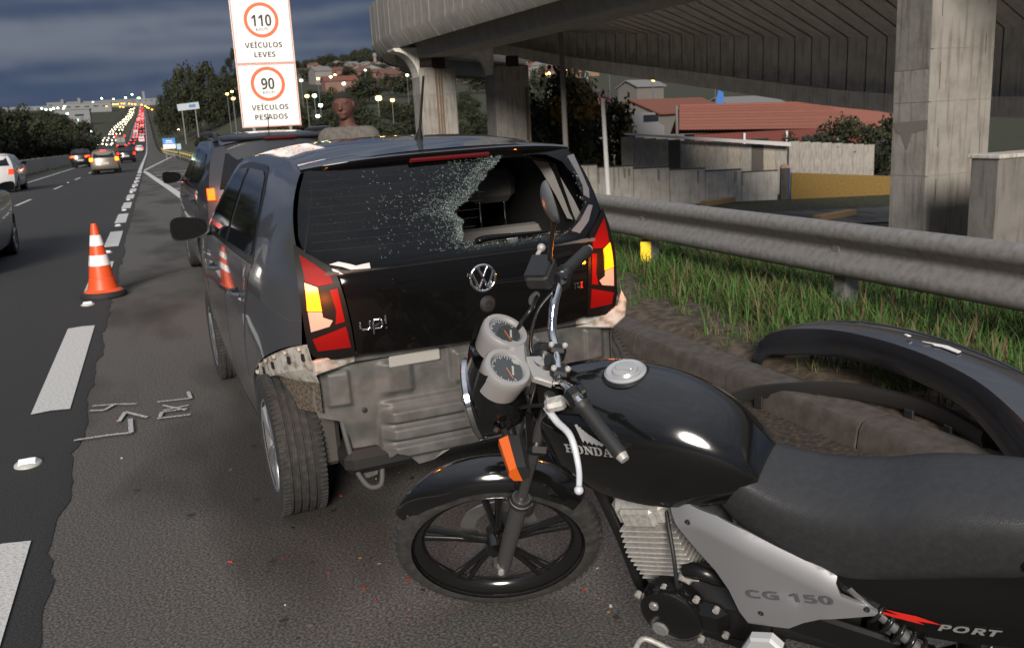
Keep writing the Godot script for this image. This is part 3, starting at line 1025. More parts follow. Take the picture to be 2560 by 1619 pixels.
func build_speed_sign() -> void:
	var s := thing("speed_limit_sign", "tall white road sign with two red rings, 110 for light and 90 for heavy vehicles", "road sign", Vector3(3.92, 0.13, -32.0), -0.10)
	var white := mat("sign_white", lin(0.92, 0.92, 0.90), 0.5)
	var redm := mat("sign_red", lin(0.80, 0.13, 0.035), 0.5)
	var black := mat("sign_black", lin(0.012), 0.6)
	var b := MB.new()
	for y in [2.75, 4.8]: b.box(Vector3(0, y, 0), Vector3(1.92, 2.035, 0.03), Basis(), 0.004)
	part("panel", b, white, s)
	b = MB.new()
	for y in [2.75, 4.8]:
		for q in [[-0.925, 0.0, 0.03, 1.96], [0.925, 0.0, 0.03, 1.96], [0.0, 0.995, 1.88, 0.024], [0.0, -0.995, 1.88, 0.024]]:
			b.box(Vector3(q[0], y + q[1], 0.0165), Vector3(q[2], q[3], 0.004))
	part("border", b, redm, s)
	for y in [5.15, 3.12]:
		b = MB.new()
		ring(b, Vector3(0, y, 0), 0.445, 0.555, 0.020)
		part("red_ring", b, redm, s)
	for q in [["110", 5.13, 0.36, 700], ["km/h", 4.86, 0.115, 400], ["VEÍCULOS", 4.36, 0.170, 600], ["LEVES", 4.06, 0.170, 600], ["90", 3.12, 0.36, 700], ["km/h", 2.85, 0.115, 400], ["VEÍCULOS", 2.36, 0.170, 600], ["PESADOS", 2.05, 0.170, 600]]:
		var t := part("lettering", text_mesh(q[0], q[2], 0.004, "Droid Sans", q[3]), black, s)
		if q[3] == 700: t.scale.x = 0.82
		else: t.scale.x = 1.08
		t.position = Vector3(0, q[1], 0.022)
	var steel := mat("dull_steel", lin(0.22), 0.5, 0.6)
	for x in [-0.6, 0.6]:
		b = MB.new()
		b.box(Vector3(x, 2.8, -0.07), Vector3(0.10, 5.9, 0.10), Basis(), 0.01)
		part("post", b, steel, s)
	# the small blue and white sign further on
	s = thing("blue_sign", "small blue and white roadside sign far along the shoulder", "road sign", Vector3(1.95, road_y(1.5, -105) + 0.1, -105.0))
	b = MB.new()
	b.box(Vector3(0, 1.75, 0), Vector3(1.25, 0.62, 0.03), Basis(), 0.004)
	part("blue_panel", b, mat("sign_blue", lin(0.05, 0.25, 0.60), 0.5), s)
	b = MB.new()
	b.box(Vector3(0, 1.20, 0), Vector3(1.25, 0.46, 0.03), Basis(), 0.004)
	b.box(Vector3(0, 1.78, 0.017), Vector3(0.6, 0.10, 0.006))
	b.box(Vector3(0, 1.60, 0.017), Vector3(0.8, 0.06, 0.006))
	part("white_panel", b, white, s)
	b = MB.new()
	for x in [-0.4, 0.4]: b.box(Vector3(x, 0.6, -0.04), Vector3(0.06, 1.3, 0.06))
	part("post", b, steel, s)
	s = thing("marker_plate", "little pale blue plate on a post right of the blue and white sign", "road sign", Vector3(2.75, road_y(1.5, -100) + 0.1, -100.0))
	b = MB.new()
	b.box(Vector3(0, 1.15, 0), Vector3(0.42, 0.55, 0.03), Basis(), 0.004)
	part("plate", b, mat("sign_pale", lin(0.35, 0.55, 0.62), 0.5), s)
	b = MB.new()
	b.box(Vector3(0, 0.5, -0.03), Vector3(0.05, 1.1, 0.05))
	part("post", b, steel, s)
	# advertising hoarding by the trees
	s = thing("billboard", "pale billboard standing before the dark tree cluster left of the speed sign", "billboard", Vector3(9.6, land_y(9.6, -232), -232.0), 0.05)
	b = MB.new()
	b.box(Vector3(0, 8.6, 0), Vector3(4.9, 1.55, 0.2), Basis(Vector3.BACK, 0.08), 0.02)
	part("board", b, mat("hoarding", lin(0.42, 0.47, 0.5), 0.6), s)
	b = MB.new()
	b.box(Vector3(0.9, 8.7, 0.105), Vector3(1.5, 0.7, 0.01), Basis(Vector3.BACK, 0.08))
	part("print", b, mat("hoarding_print", lin(0.10, 0.2, 0.42), 0.6), s)
	b = MB.new()
	for x in [-1.5, 1.5]: b.box(Vector3(x, 4.0, -0.1), Vector3(0.22, 8.0, 0.22))
	part("post", b, steel, s)

func build_cone() -> void:
	var s := thing("traffic_cone", "orange traffic cone with two white bands and black base", "traffic cone", Vector3(-0.64, road_y(-0.64, -10.3) + 0.012, -10.3), 0.5)
	var orange := mat("cone_orange", lin(0.72, 0.085, 0.018), 0.45)
	var white := mat("cone_band", lin(0.88), 0.35)
	var b := MB.new()
	b.lathe([Vector2(0.225, 0.0), Vector2(0.228, 0.02), Vector2(0.215, 0.05), Vector2(0.175, 0.058)], 28)
	part("base", b, mat("cone_base", lin(0.018), 0.75), s)
	var r := func(y: float) -> float: return lerpf(0.150, 0.028, (y - 0.05) / 0.71)
	b = MB.new()
	b.lathe([Vector2(0.19, 0.055), Vector2(0.178, 0.066), Vector2(0.153, 0.08), Vector2(r.call(0.15), 0.15), Vector2(r.call(0.19), 0.19), Vector2(r.call(0.19) - 0.004, 0.194), Vector2(r.call(0.30), 0.30), Vector2(r.call(0.5), 0.5), Vector2(r.call(0.74), 0.74), Vector2(0.026, 0.757), Vector2(0.0005, 0.760)], 28)
	part("body", b, orange, s)
	for q in [[0.325, 0.435], [0.53, 0.64]]:
		for k in 2:
			b = MB.new()
			b.lathe([Vector2(r.call(q[0]) + 0.001, q[0]), Vector2(r.call(q[0]) + 0.0035, q[0] + 0.003), Vector2(r.call(q[1]) + 0.0035, q[1] - 0.003), Vector2(r.call(q[1]) + 0.001, q[1])], 16, Transform3D(), 0.04 + PI * k, PI - 0.04 + PI * k)
			part("reflective_band", b, white, s)

func tree_crown(kind: String, sd: int) -> ArrayMesh:          # crown about one metre in radius, made of leaf clumps
	rng.seed = sd
	var b := MB.new()
	var clumps := 26 if kind != "tall" else 20
	var per := 100
	for i in clumps:
		var c: Vector3
		var cr: float
		if kind == "tall":
			var h := rng.randf()
			var w := sin(PI * clampf(h * 0.86 + 0.10, 0, 1)) * 0.52
			var a := rng.randf() * TAU
			c = Vector3(cos(a) * w * sqrt(rng.randf()), (h - 0.45) * 2.5, sin(a) * w * sqrt(rng.randf()))
			cr = rng.randf_range(0.22, 0.36)
		else:
			var a := rng.randf() * TAU
			var y := rng.randf_range(-0.75, 0.92)
			var w := sqrt(maxf(0.05, 1.0 - y * y)) * 0.74 * pow(rng.randf(), 0.4)
			c = Vector3(cos(a) * w, y * 0.78, sin(a) * w)
			cr = rng.randf_range(0.24, 0.42)
		var tone := rng.randf_range(0.6, 1.4)
		var warm := rng.randf()
		for k in per:
			var d := Vector3(rng.randfn(), rng.randfn() * 0.8, rng.randfn()).normalized() * cr * pow(rng.randf(), 0.5)
			var p := c + d
			var nrm := (d.normalized() + Vector3(rng.randfn(), rng.randfn(), rng.randfn()) * 0.5).normalized()
			var x := nrm.cross(Vector3(rng.randfn(), rng.randfn(), rng.randfn())).normalized()
			var y2 := nrm.cross(x)
			var s := rng.randf_range(0.038, 0.078)
			b.col = Color(0.013, 0.021, 0.007).lerp(Color(0.022, 0.023, 0.007), warm) * (tone * rng.randf_range(0.75, 1.25))
			if kind == "yellow" and warm > 0.62: b.col = Color(0.16, 0.10, 0.012) * rng.randf_range(0.5, 1.2)
			if kind == "pink": b.col = Color(0.075, 0.035, 0.06) * rng.randf_range(0.6, 1.3)
			b.tri(p - x * s, p + y2 * s * 0.8, p + x * s)
			b.tri(p - x * s, p + x * s, p - y2 * s * 0.55)
	return b.mesh(true)

var crowns := {}
func make_tree(kind: String, variant: int, at: Vector3, w: float, h: float, label: String, group := "", stem := 0.3) -> Node3D:
	var key := kind + str(variant)
	if not crowns.has(key): crowns[key] = tree_crown(kind, 300 + variant * 7 + kind.length() * 31)
	var leaf := mat("leaves", Color.WHITE, 0.8)
	leaf.vertex_color_use_as_albedo = true
	leaf.backlight_enabled = true
	leaf.backlight = Color(0.05, 0.06, 0.02)
	var bark := mat("bark", lin(0.045, 0.035, 0.026), 0.95)
	var t := thing("tree" if w > 1.6 else "bush", label, "tree" if w > 1.6 else "bush", at, rng.randf() * TAU, group)
	if not crowns.has("trunk"):
		var b := MB.new()
		b.tube([Vector3(0, -0.1, 0), Vector3(0.02, 0.3, 0.01), Vector3(-0.03, 0.6, 0.02), Vector3(0.02, 1.0, 0)], [0.045, 0.036, 0.028, 0.012], 7)
		for k in 5:
			var a := k * 2.1
			b.tube([Vector3(-0.02, 0.42 + k * 0.08, 0.01), Vector3(cos(a) * 0.14, 0.6 + k * 0.08, sin(a) * 0.14), Vector3(cos(a) * 0.30, 0.72 + k * 0.08, sin(a) * 0.30)], [0.016, 0.011, 0.004], 5)
		crowns["trunk"] = b.mesh()
	var tr := part("trunk", crowns["trunk"], bark, t)
	tr.scale = Vector3(w * 0.6, h * 0.9, w * 0.6)
	var c := part("crown", crowns[key], leaf, t)
	var ch := h * (1.0 - stem)
	var unit := 1.42 if kind == "tall" else 0.86
	c.scale = Vector3(w, ch / (2.0 * unit), w)
	c.position.y = h - ch * 0.5
	return t

func build_trees() -> void:
	rng.seed = 500
	# left of the motorway: a dark wall of trees behind the concrete wall
	for i in 26:
		var z := -88.0 - i * 3.4
		var x := -12.5 - rng.randf_range(0, 3.0) - (i % 3) * 2.2 + maxf(0.0, i - 14) * 0.30
		var h := rng.randf_range(5.0, 6.6)
		make_tree("broad", i % 4, Vector3(x, land_y(x, z), z), rng.randf_range(2.6, 3.8), h, nth(i) + " tree from the near end of the dark row behind the concrete wall", "trees behind the concrete wall", 0.08)
	for i in 12:
		var z := -70.0 - i * 5.0
		var x := -17.0 - rng.randf_range(0, 7.0)
		make_tree("broad", i % 4, Vector3(x, land_y(x, z), z), rng.randf_range(2.8, 4.0), rng.randf_range(5.0, 6.5), nth(i) + " tree from the near end of the second row behind the concrete wall", "trees behind the concrete wall", 0.08)
	for i in 18:
		var z := -260.0 - i * 16.0
		var x := -24.0 - rng.randf_range(0, 12.0) - i * 0.8
		make_tree("broad", i % 4, Vector3(x, land_y(x, z), z), rng.randf_range(5.0, 7.5), rng.randf_range(7, 11), nth(i) + " far dark tree going up beside the oncoming carriageway", "far trees beside the oncoming carriageway", 0.08)
	# the tall dark cluster in the middle
	var tall := [[6.0, -300, 15, 3.6], [8.3, -290, 19, 4.2], [11.2, -276, 20.5, 4.6], [13.8, -270, 19, 4.0], [16.4, -266, 21, 4.6], [19.2, -262, 18.5, 4.2], [21.5, -262, 16, 3.8], [9.8, -262, 15, 4.2], [14.8, -255, 14, 4.5], [18.3, -250, 13, 4.0], [5.2, -320, 12, 3.4], [23.5, -262, 12.5, 3.0]]
	tall.sort_custom(func(a, b): return a[0] / a[1] > b[0] / b[1])
	for i in tall.size():
		var q: Array = tall[i]
		var y := land_y(q[0], q[1])
		make_tree("broad", int(q[2]) % 4, Vector3(q[0], y, q[1]), q[3], q[2] - y + 1.2, nth(i) + " tall dark tree from the left in the cluster left of the speed sign", "tall dark tree cluster", 0.12)
	for q in [[36, -420, 16], [39, -430, 19], [33, -410, 14], [45, -440, 17]]:
		make_tree("tall", 0, Vector3(q[0], land_y(q[0], q[1]), q[1]), 3.4, q[2], {-420: "second", -430: "third", -410: "leftmost", -440: "rightmost"}[q[1]] + " distant pointed tree standing left of the speed sign", "distant pointed trees", 0.1)
	# verge and valley greenery right of the motorway
	var spots := []
	for i in 46:
		var d := rng.randf_range(95, 235)
		var x := d * rng.randf_range(0.125, 0.43)
		if x > 13 and x < 32 and d < 100: continue
		spots.append(Vector2(x, d))
	spots.sort_custom(func(a, b): return a.x / a.y < b.x / b.y)
	for i in spots.size():
		var x: float = spots[i].x
		var d: float = spots[i].y
		make_tree("yellow" if i % 9 == 0 else "broad", i % 4, Vector3(x, land_y(x, -d), -d), rng.randf_range(1.8, 4.2), rng.randf_range(3.0, 6.0), nth(i) + (" yellowish" if i % 9 == 0 else " dark green") + " tree from the left in the valley between sign and pillars", "valley trees", 0.1)
	var ds := []
	for i in 22: ds.append(rng.randf_range(64, 260))
	ds.sort()
	for i in 22:
		var d: float = ds[i]
		var x := 5.5 + rng.randf_range(0.0, 6.0) + d * 0.012
		make_tree("broad", i % 4, Vector3(x, land_y(x, -d), -d), rng.randf_range(0.7, 1.5), rng.randf_range(0.9, 2.2), nth(i) + " nearest low scrubby bush on the bank beyond the far guardrail", "bushes on the bank", 0.0)
	spots = []
	for i in 64:
		var d := rng.randf_range(240, 900)
		spots.append(Vector2(d * rng.randf_range(0.14, 0.50), d))
	spots.sort_custom(func(a, b): return a.x / a.y < b.x / b.y)
	for i in spots.size():
		var x: float = spots[i].x
		var d: float = spots[i].y
		make_tree("broad", i % 4, Vector3(x, land_y(x, -d), -d), rng.randf_range(3.0, 6.5), rng.randf_range(5.0, 9.0), nth(i) + " small dark tree from the left among the houses of the hillside town", "trees in the hillside town", 0.1)
	# wooded crest
	var list := []
	for i in 900:
		var d := rng.randf_range(1250, 1750)
		var x := d * rng.randf_range(0.10, 0.62)
		var s := rng.randf_range(9.0, 14.0)
		list.append(Transform3D(Basis(Vector3.UP, rng.randf() * TAU).scaled(Vector3(s, s * rng.randf_range(0.9, 1.5), s)), Vector3(x, land_y(x, -d) + s * 0.6, -d)))
	var mm := MultiMesh.new()
	mm.transform_format = MultiMesh.TRANSFORM_3D
	mm.mesh = crowns["broad1"]
	mm.instance_count = list.size()
	for i in list.size(): mm.set_instance_transform(i, list[i])
	var o := MultiMeshInstance3D.new()
	o.name = "hilltop_forest"
	o.multimesh = mm
	o.material_override = mats["leaves"]
	add_child(o)
	tag(o, "dark forest covering the crest of the far hill", "forest")
	o.set_meta("kind", "stuff")
	# big trees beside the houses on the right
	make_tree("yellow", 1, Vector3(27.6, -4.0, -58.6), 3.3, 7.9, "large rounded tree with yellow tinged leaves right of the pillars", "", 0.05)
	make_tree("yellow", 2, Vector3(30.3, -4.0, -57.4), 2.0, 7.0, "smaller yellowish tree leaning against the large rounded one", "", 0.05)
	make_tree("broad", 3, Vector3(25.0, -4.0, -59.6), 2.6, 7.2, "dark tree half hidden behind the right far pillar", "", 0.05)
	make_tree("broad", 0, Vector3(29.8, -4.0, -64.0), 3.2, 9.3, "dark tree top rising behind the large rounded tree", "", 0.05)
	make_tree("broad", 2, Vector3(33.0, -4.0, -74.0), 3.0, 8.4, "dark tree below the row of four lamps", "", 0.05)
	make_tree("pink", 1, Vector3(60.0, land_y(60, -120), -120.0), 3.4, 7.0, "pinkish purple flowering tree on the slope under the ramp", "", 0.1)
	make_tree("broad", 1, Vector3(44.0, -4.0, -50.6), 2.5, 4.9, "dark leafy bush in front of the red tiled roof beside the big pillar", "", 0.05)
	make_tree("broad", 2, Vector3(41.6, -4.0, -51.9), 1.8, 3.9, "small dark bush left of the leafy bush at the red roof", "", 0.05)
	make_tree("broad", 3, Vector3(46.4, -4.0, -49.6), 2.2, 4.6, "dark bush touching the big pillar's left edge", "", 0.05)
	for q in [[20.5, -75.0], [19.0, -80], [22.0, -78], [24.0, -84], [18.0, -90], [26.0, -86]]:
		make_tree("broad", int(absf(q[1])) % 4, Vector3(q[0], land_y(q[0], q[1]), q[1]), 2.9, 5.6, nth({-90: 0, -80: 1, -75: 2, -78: 3, -84: 4, -86: 5}[int(q[1])]) + " dark green tree from the left between the two far pillars", "trees between the far pillars", 0.05)
	make_tree("yellow", 3, Vector3(72, land_y(72, -112), -112.0), 2.4, 4.6, "yellow flowering bush by the sheds under the ramp", "", 0.05)

func gable_house(called: String, label: String, at: Vector3, turn: float, w: float, dep: float, h: float, wall_m: Material, roof_m: Material, group := "") -> Node3D:
	var o := thing(called, label, "house", at, turn, group)
	var rise := w * 0.2
	var b := MB.new()
	b.prism([Vector2(-w / 2, -3.0), Vector2(w / 2, -3.0), Vector2(w / 2, h), Vector2(0, h + rise), Vector2(-w / 2, h)], dep, Transform3D(Basis(), Vector3(0, 0, -dep / 2)))
	part("wall", b, wall_m, o)
	b = MB.new()
	for s in [-1.0, 1.0]:
		var n := Vector2(rise, w / 2).normalized()
		b.prism([Vector2(0, h + rise + 0.02), Vector2(s * (w / 2 + 0.4), h - 0.4 * rise / (w / 2) + 0.02), Vector2(s * (w / 2 + 0.4), h - 0.4 * rise / (w / 2) + 0.2), Vector2(0, h + rise + 0.2)], dep + 0.7, Transform3D(Basis(), Vector3(0, 0, -dep / 2 - 0.35)))
	part("roof", b, roof_m, o)
	var dark := mat("window_dark", lin(0.02, 0.025, 0.03), 0.2)
	for q in [[-w * 0.22, 0.0], [w * 0.22, 0.0]]:
		b = MB.new()
		b.box(Vector3(q[0], h * 0.55, dep / 2 + 0.01), Vector3(w * 0.16, h * 0.32, 0.05))
		part("window", b, dark, o)
	b = MB.new()
	b.box(Vector3(0, h * 0.36, dep / 2 + 0.01), Vector3(w * 0.11, h * 0.72, 0.05))
	part("door", b, mat("door_brown", lin(0.10, 0.05, 0.03), 0.7), o)
	return o

func build_town() -> void:
	rng.seed = 900
	var walls := [mat("render_white", lin(0.20, 0.19, 0.18), 0.9), mat("render_pink", lin(0.19, 0.11, 0.09), 0.9), mat("render_grey", lin(0.20), 0.9), mat("render_ochre", lin(0.24, 0.15, 0.09), 0.9)]
	var roofs := [mat("tile_red", lin(0.16, 0.055, 0.035), 0.9), mat("tile_brown", lin(0.11, 0.055, 0.04), 0.9), mat("roof_grey", lin(0.16), 0.8)]
	var names := ["white rendered house with red roof in the hillside town", "pinkish house with brown roof in the hillside town", "grey house with red roof in the hillside town", "ochre house with red roof in the hillside town", "white house with grey roof in the hillside town", "pink house with red roof in the hillside town"]
	var groups := ["white red roofed houses on the hill", "pinkish brown roofed houses on the hill", "grey red roofed houses on the hill", "ochre houses on the hill", "white grey roofed houses on the hill", "pink red roofed houses on the hill"]
	var protos := []
	var lots := []
	for i in 150:
		var d := 330.0 + 720.0 * pow(rng.randf(), 0.85)
		lots.append(Vector2(d * rng.randf_range(0.155, 0.50), d))
	lots.sort_custom(func(a, b): return a.x / a.y < b.x / b.y)
	for i in lots.size():
		var d: float = lots[i].y
		var x: float = lots[i].x
		var k := i % 6
		var at := Vector3(x, land_y(x, -d) + 0.3, -d)
		var turn := rng.randf_range(-0.7, 0.7) + (PI / 2 if rng.randf() < 0.5 else 0.0)
		var label: String = nth(i / 6) + " " + names[k].replace(" in the", " from the left in the")
		if protos.size() <= k:
			protos.append(gable_house("house", label, at, turn, [9.0, 8.0, 10.0, 8.0, 11.0, 9.0][k], [11.0, 9.0, 9.0, 10.0, 8.0, 12.0][k], [3.4, 4.8, 3.2, 3.6, 5.4, 3.2][k], walls[[0, 1, 2, 3, 0, 1][k]], roofs[[0, 1, 0, 0, 2, 0][k]], groups[k]))
		else:
			dup(protos[k], at, turn, label)
	# water tower of the town
	var t := thing("water_tower", "slim white water tower on the hillside under the far forest", "water tower", Vector3(229, land_y(229, -962) - 1.0, -962))
	var b := MB.new()
	b.lathe([Vector2(1.6, 0), Vector2(1.5, 11), Vector2(2.1, 11.5), Vector2(2.1, 15), Vector2(0.01, 15.6)], 14)
	part("shaft", b, walls[0], t)
	b = MB.new()
	b.lathe([Vector2(2.16, 11.6), Vector2(2.16, 12.0)], 14)
	part("band", b, roofs[2], t)
	# long pale industrial buildings on the left skyline
	var ind := mat("factory_wall", lin(0.19, 0.20, 0.21), 0.8)
	for q in [[-76, -1560, 118, 9.0, 30, "long pale factory hall on the left skyline", 0.0], [-20, -1700, 90, 8.0, 30, "long pale factory hall at the top of the motorway", 3.0], [-61, -1100, 56, 9.0, 24, "big grey warehouse below the long factory hall", 0.0], [-150, -1420, 120, 8.0, 40, "low white hall at the far left skyline", -4.0], [-42, -640, 20, 9.0, 16, "dark three storey building among the left trees", 0.0]]:
		var o := thing("factory", q[5], "factory", Vector3(q[0], land_y(q[0], q[1]) + q[6], q[1]))
		b = MB.new()
		b.box(Vector3(0, q[3] / 2 - 2.0, 0), Vector3(q[2], q[3] + 4.0, q[4]), Basis(), 0.1)
		part("wall", b, ind, o)
		b = MB.new()
		b.box(Vector3(0, q[3] + 0.3, 0), Vector3(q[2] + 1.0, 0.6, q[4] + 1.0))
		part("roof", b, walls[2], o)
		for k in int(q[2] / 9.0):
			b = MB.new()
			b.box(Vector3(-q[2] / 2 + 5.0 + k * 9.0, q[3] * 0.62, q[4] / 2 + 0.03), Vector3(5.0, 1.1, 0.1))
			part("window", b, mats["window_dark"], o)
	for q in [[-113.0, -1540, 13.0, "dark square tower at the left end of the long factory hall"], [1.0, -1640, 22.0, "thin pale chimney rising above the end of the motorway"], [-90, -1540, 14.0, "square stair tower on the long factory hall"]]:
		var o := thing("factory_tower", q[3], "tower", Vector3(q[0], land_y(q[0], q[1]), q[1]))
		b = MB.new()
		b.box(Vector3(0, q[2] / 2, 0), Vector3(3.6, q[2], 3.6), Basis(), 0.1)
		part("shaft", b, ind, o)
		b = MB.new()
		b.box(Vector3(0, q[2] + 0.4, 0), Vector3(4.4, 0.8, 4.4))
		part("cap", b, walls[2], o)

func from_left(a: Array) -> Array:
	a.sort_custom(func(p, q): return p[0] / -p[2] < q[0] / -q[2])
	return a

func build_lamps() -> void:
	var pole := mat("lamp_pole", lin(0.12), 0.6, 0.3)
	var glow := {"white": lamp_mat("lamp_glow_white", Color(0.85, 1.0, 0.86), 3.0), "warm": lamp_mat("lamp_glow_warm", Color(1.0, 0.82, 0.42), 3.0), "green": lamp_mat("lamp_glow_green", Color(0.7, 1.0, 0.72), 3.0), "amber": lamp_mat("lamp_glow_amber", Color(1.0, 0.62, 0.2), 2.5)}
	var rows := []
	for q in from_left([[30.4, 12.3, -193.8], [35.5, 13.1, -203.2], [40.9, 14.2, -217.2], [46.9, 16.2, -242.9], [33.1, 9.9, -164.2], [66.9, 20.5, -295.8], [57.4, 13.7, -210.8], [39.2, 7.1, -139.8], [23.5, 7.3, -145.8], [24.6, 7.3, -145.4], [25.3, 5.8, -144.8], [35.7, 6.0, -140.9], [24.7, 4.2, -144.6]]):
		rows.append([q, "warm" if rows.size() % 3 == 1 else "white", 0.40, nth(rows.size()) + " lit street lamp from the left in the valley between speed sign and pillars", "lit lamps in the valley"])
	rows.append([[33.7, 6.4, -141.7], "warm", 0.62, "brightest yellow street lamp, low between the person and the pillars", ""])
	for q in [[22.7, 16.1, -293.3], [17.3, 11.0, -202.1], [15.1, 9.9, -187.3], [12.9, 7.5, -149.9]]:
		rows.append([q, "warm", 0.34, ["highest", "second highest", "third highest", "lowest"][rows.size() - 14] + " small warm lamp left of the speed sign", "warm lamps left of the speed sign"])
	for i in 4:
		rows.append([[[81.6, 11.6, -185.3], [94.0, 13.1, -203.7], [108.6, 13.5, -208.3], [75.3, 7.2, -129.8]][i], "warm", [0.62, 0.72, 0.75, 0.5][i], ["leftmost of the yellow lamps under the ramp, right of the pillars", "second yellow lamp under the ramp, behind the thin pole", "yellow lamp under the ramp beside the pinkish tree", "rightmost yellow lamp under the ramp, before a pale house"][i], ""])
	for q in from_left([[-100.6, 78.8, -1715.9], [-65.5, 78.6, -1725.7], [-48.2, 78.0, -1758.3], [-12.7, 62.3, -1282.2], [-27.9, 78.5, -1727.0], [-85.7, 36.3, -929.4], [-72.9, 31.3, -822.7], [-68.1, 30.5, -806.2], [-73.7, 34.8, -900.2], [-71.1, 35.4, -911.4], [-63.6, 33.3, -868.4], [-71.1, 39.5, -988.5], [-32.4, 16.1, -459.7], [-20.8, 10.0, -338.6], [-38.3, 23.4, -633.5], [-37.9, 27.4, -732.2], [-53.8, 49.4, -1162.1], [-17.2, 6.2, -336.3]]):
		rows.append([q, "white", -q[2] / 1000.0 * 1.0 + 0.14, nth(rows.size() - 22) + " white lamp from the left of the works on the left skyline", "white lamps on the left skyline"])
	rows.append([[-7.4, 77.8, -1758.8], "green", 3.2, "large greenish floodlight above the end of the motorway", ""])
	rows.append([[-14.1, 74.2, -1757.4], "green", 2.2, "smaller greenish floodlight just below the large one", ""])
	for q in from_left([[-31.2, 44.0, -1101.1], [-29.1, 44.3, -1108.0], [-27.0, 44.7, -1114.8], [-23.2, 45.6, -1128.8], [-20.7, 45.4, -1127.8], [-15.2, 44.7, -1115.3], [-11.9, 43.0, -1086.0], [-8.7, 41.4, -1057.6], [-2.5, 39.4, -1021.4], [0.7, 35.6, -951.5], [2.0, 31.6, -870.0], [3.0, 28.3, -793.1], [4.3, 22.2, -643.1], [-21.7, 36.4, -969.0], [-18.4, 35.0, -941.3], [-35.2, 39.0, -1015.2]]):
		rows.append([q, "amber", -q[2] / 1000.0 * 0.95, nth(rows.size() - 42) + " amber lamp from the left in the arc over the top of the motorway", "amber lamps arching over the hilltop"])
	var proto := {}
	for r in rows:
		var q: Array = r[0]
		var ground := land_y(q[0], q[2])
		var h: float = maxf(1.0, q[1] - ground)
		var t := thing("street_lamp", r[3], "street lamp", Vector3(q[0], ground, q[2]), 0.0, r[4])
		var rad: float = r[2]
		var b := MB.new()
		b.tube([Vector3(0, -0.5, 0), Vector3(0, h * 0.9, 0), Vector3(0, h - rad * 0.3, 0.0), Vector3(0, h + rad * 0.4, rad * 0.6)], [0.10, 0.07, 0.06, 0.05], 6)
		part("pole", b, pole, t)
		b = MB.new()
		b.box(Vector3(0, h + rad * 0.62, rad * 0.5), Vector3(rad * 1.5, rad * 0.3, rad * 1.6), Basis(), 0.02)
		part("lamp_head", b, pole, t)
		b = MB.new()
		b.ball(Vector3(0, h, rad * 0.6), Vector3(rad * 0.8, rad * 0.62, rad * 0.8), 10, 6)
		part("lamp_bulb", b, glow[r[1]], t)

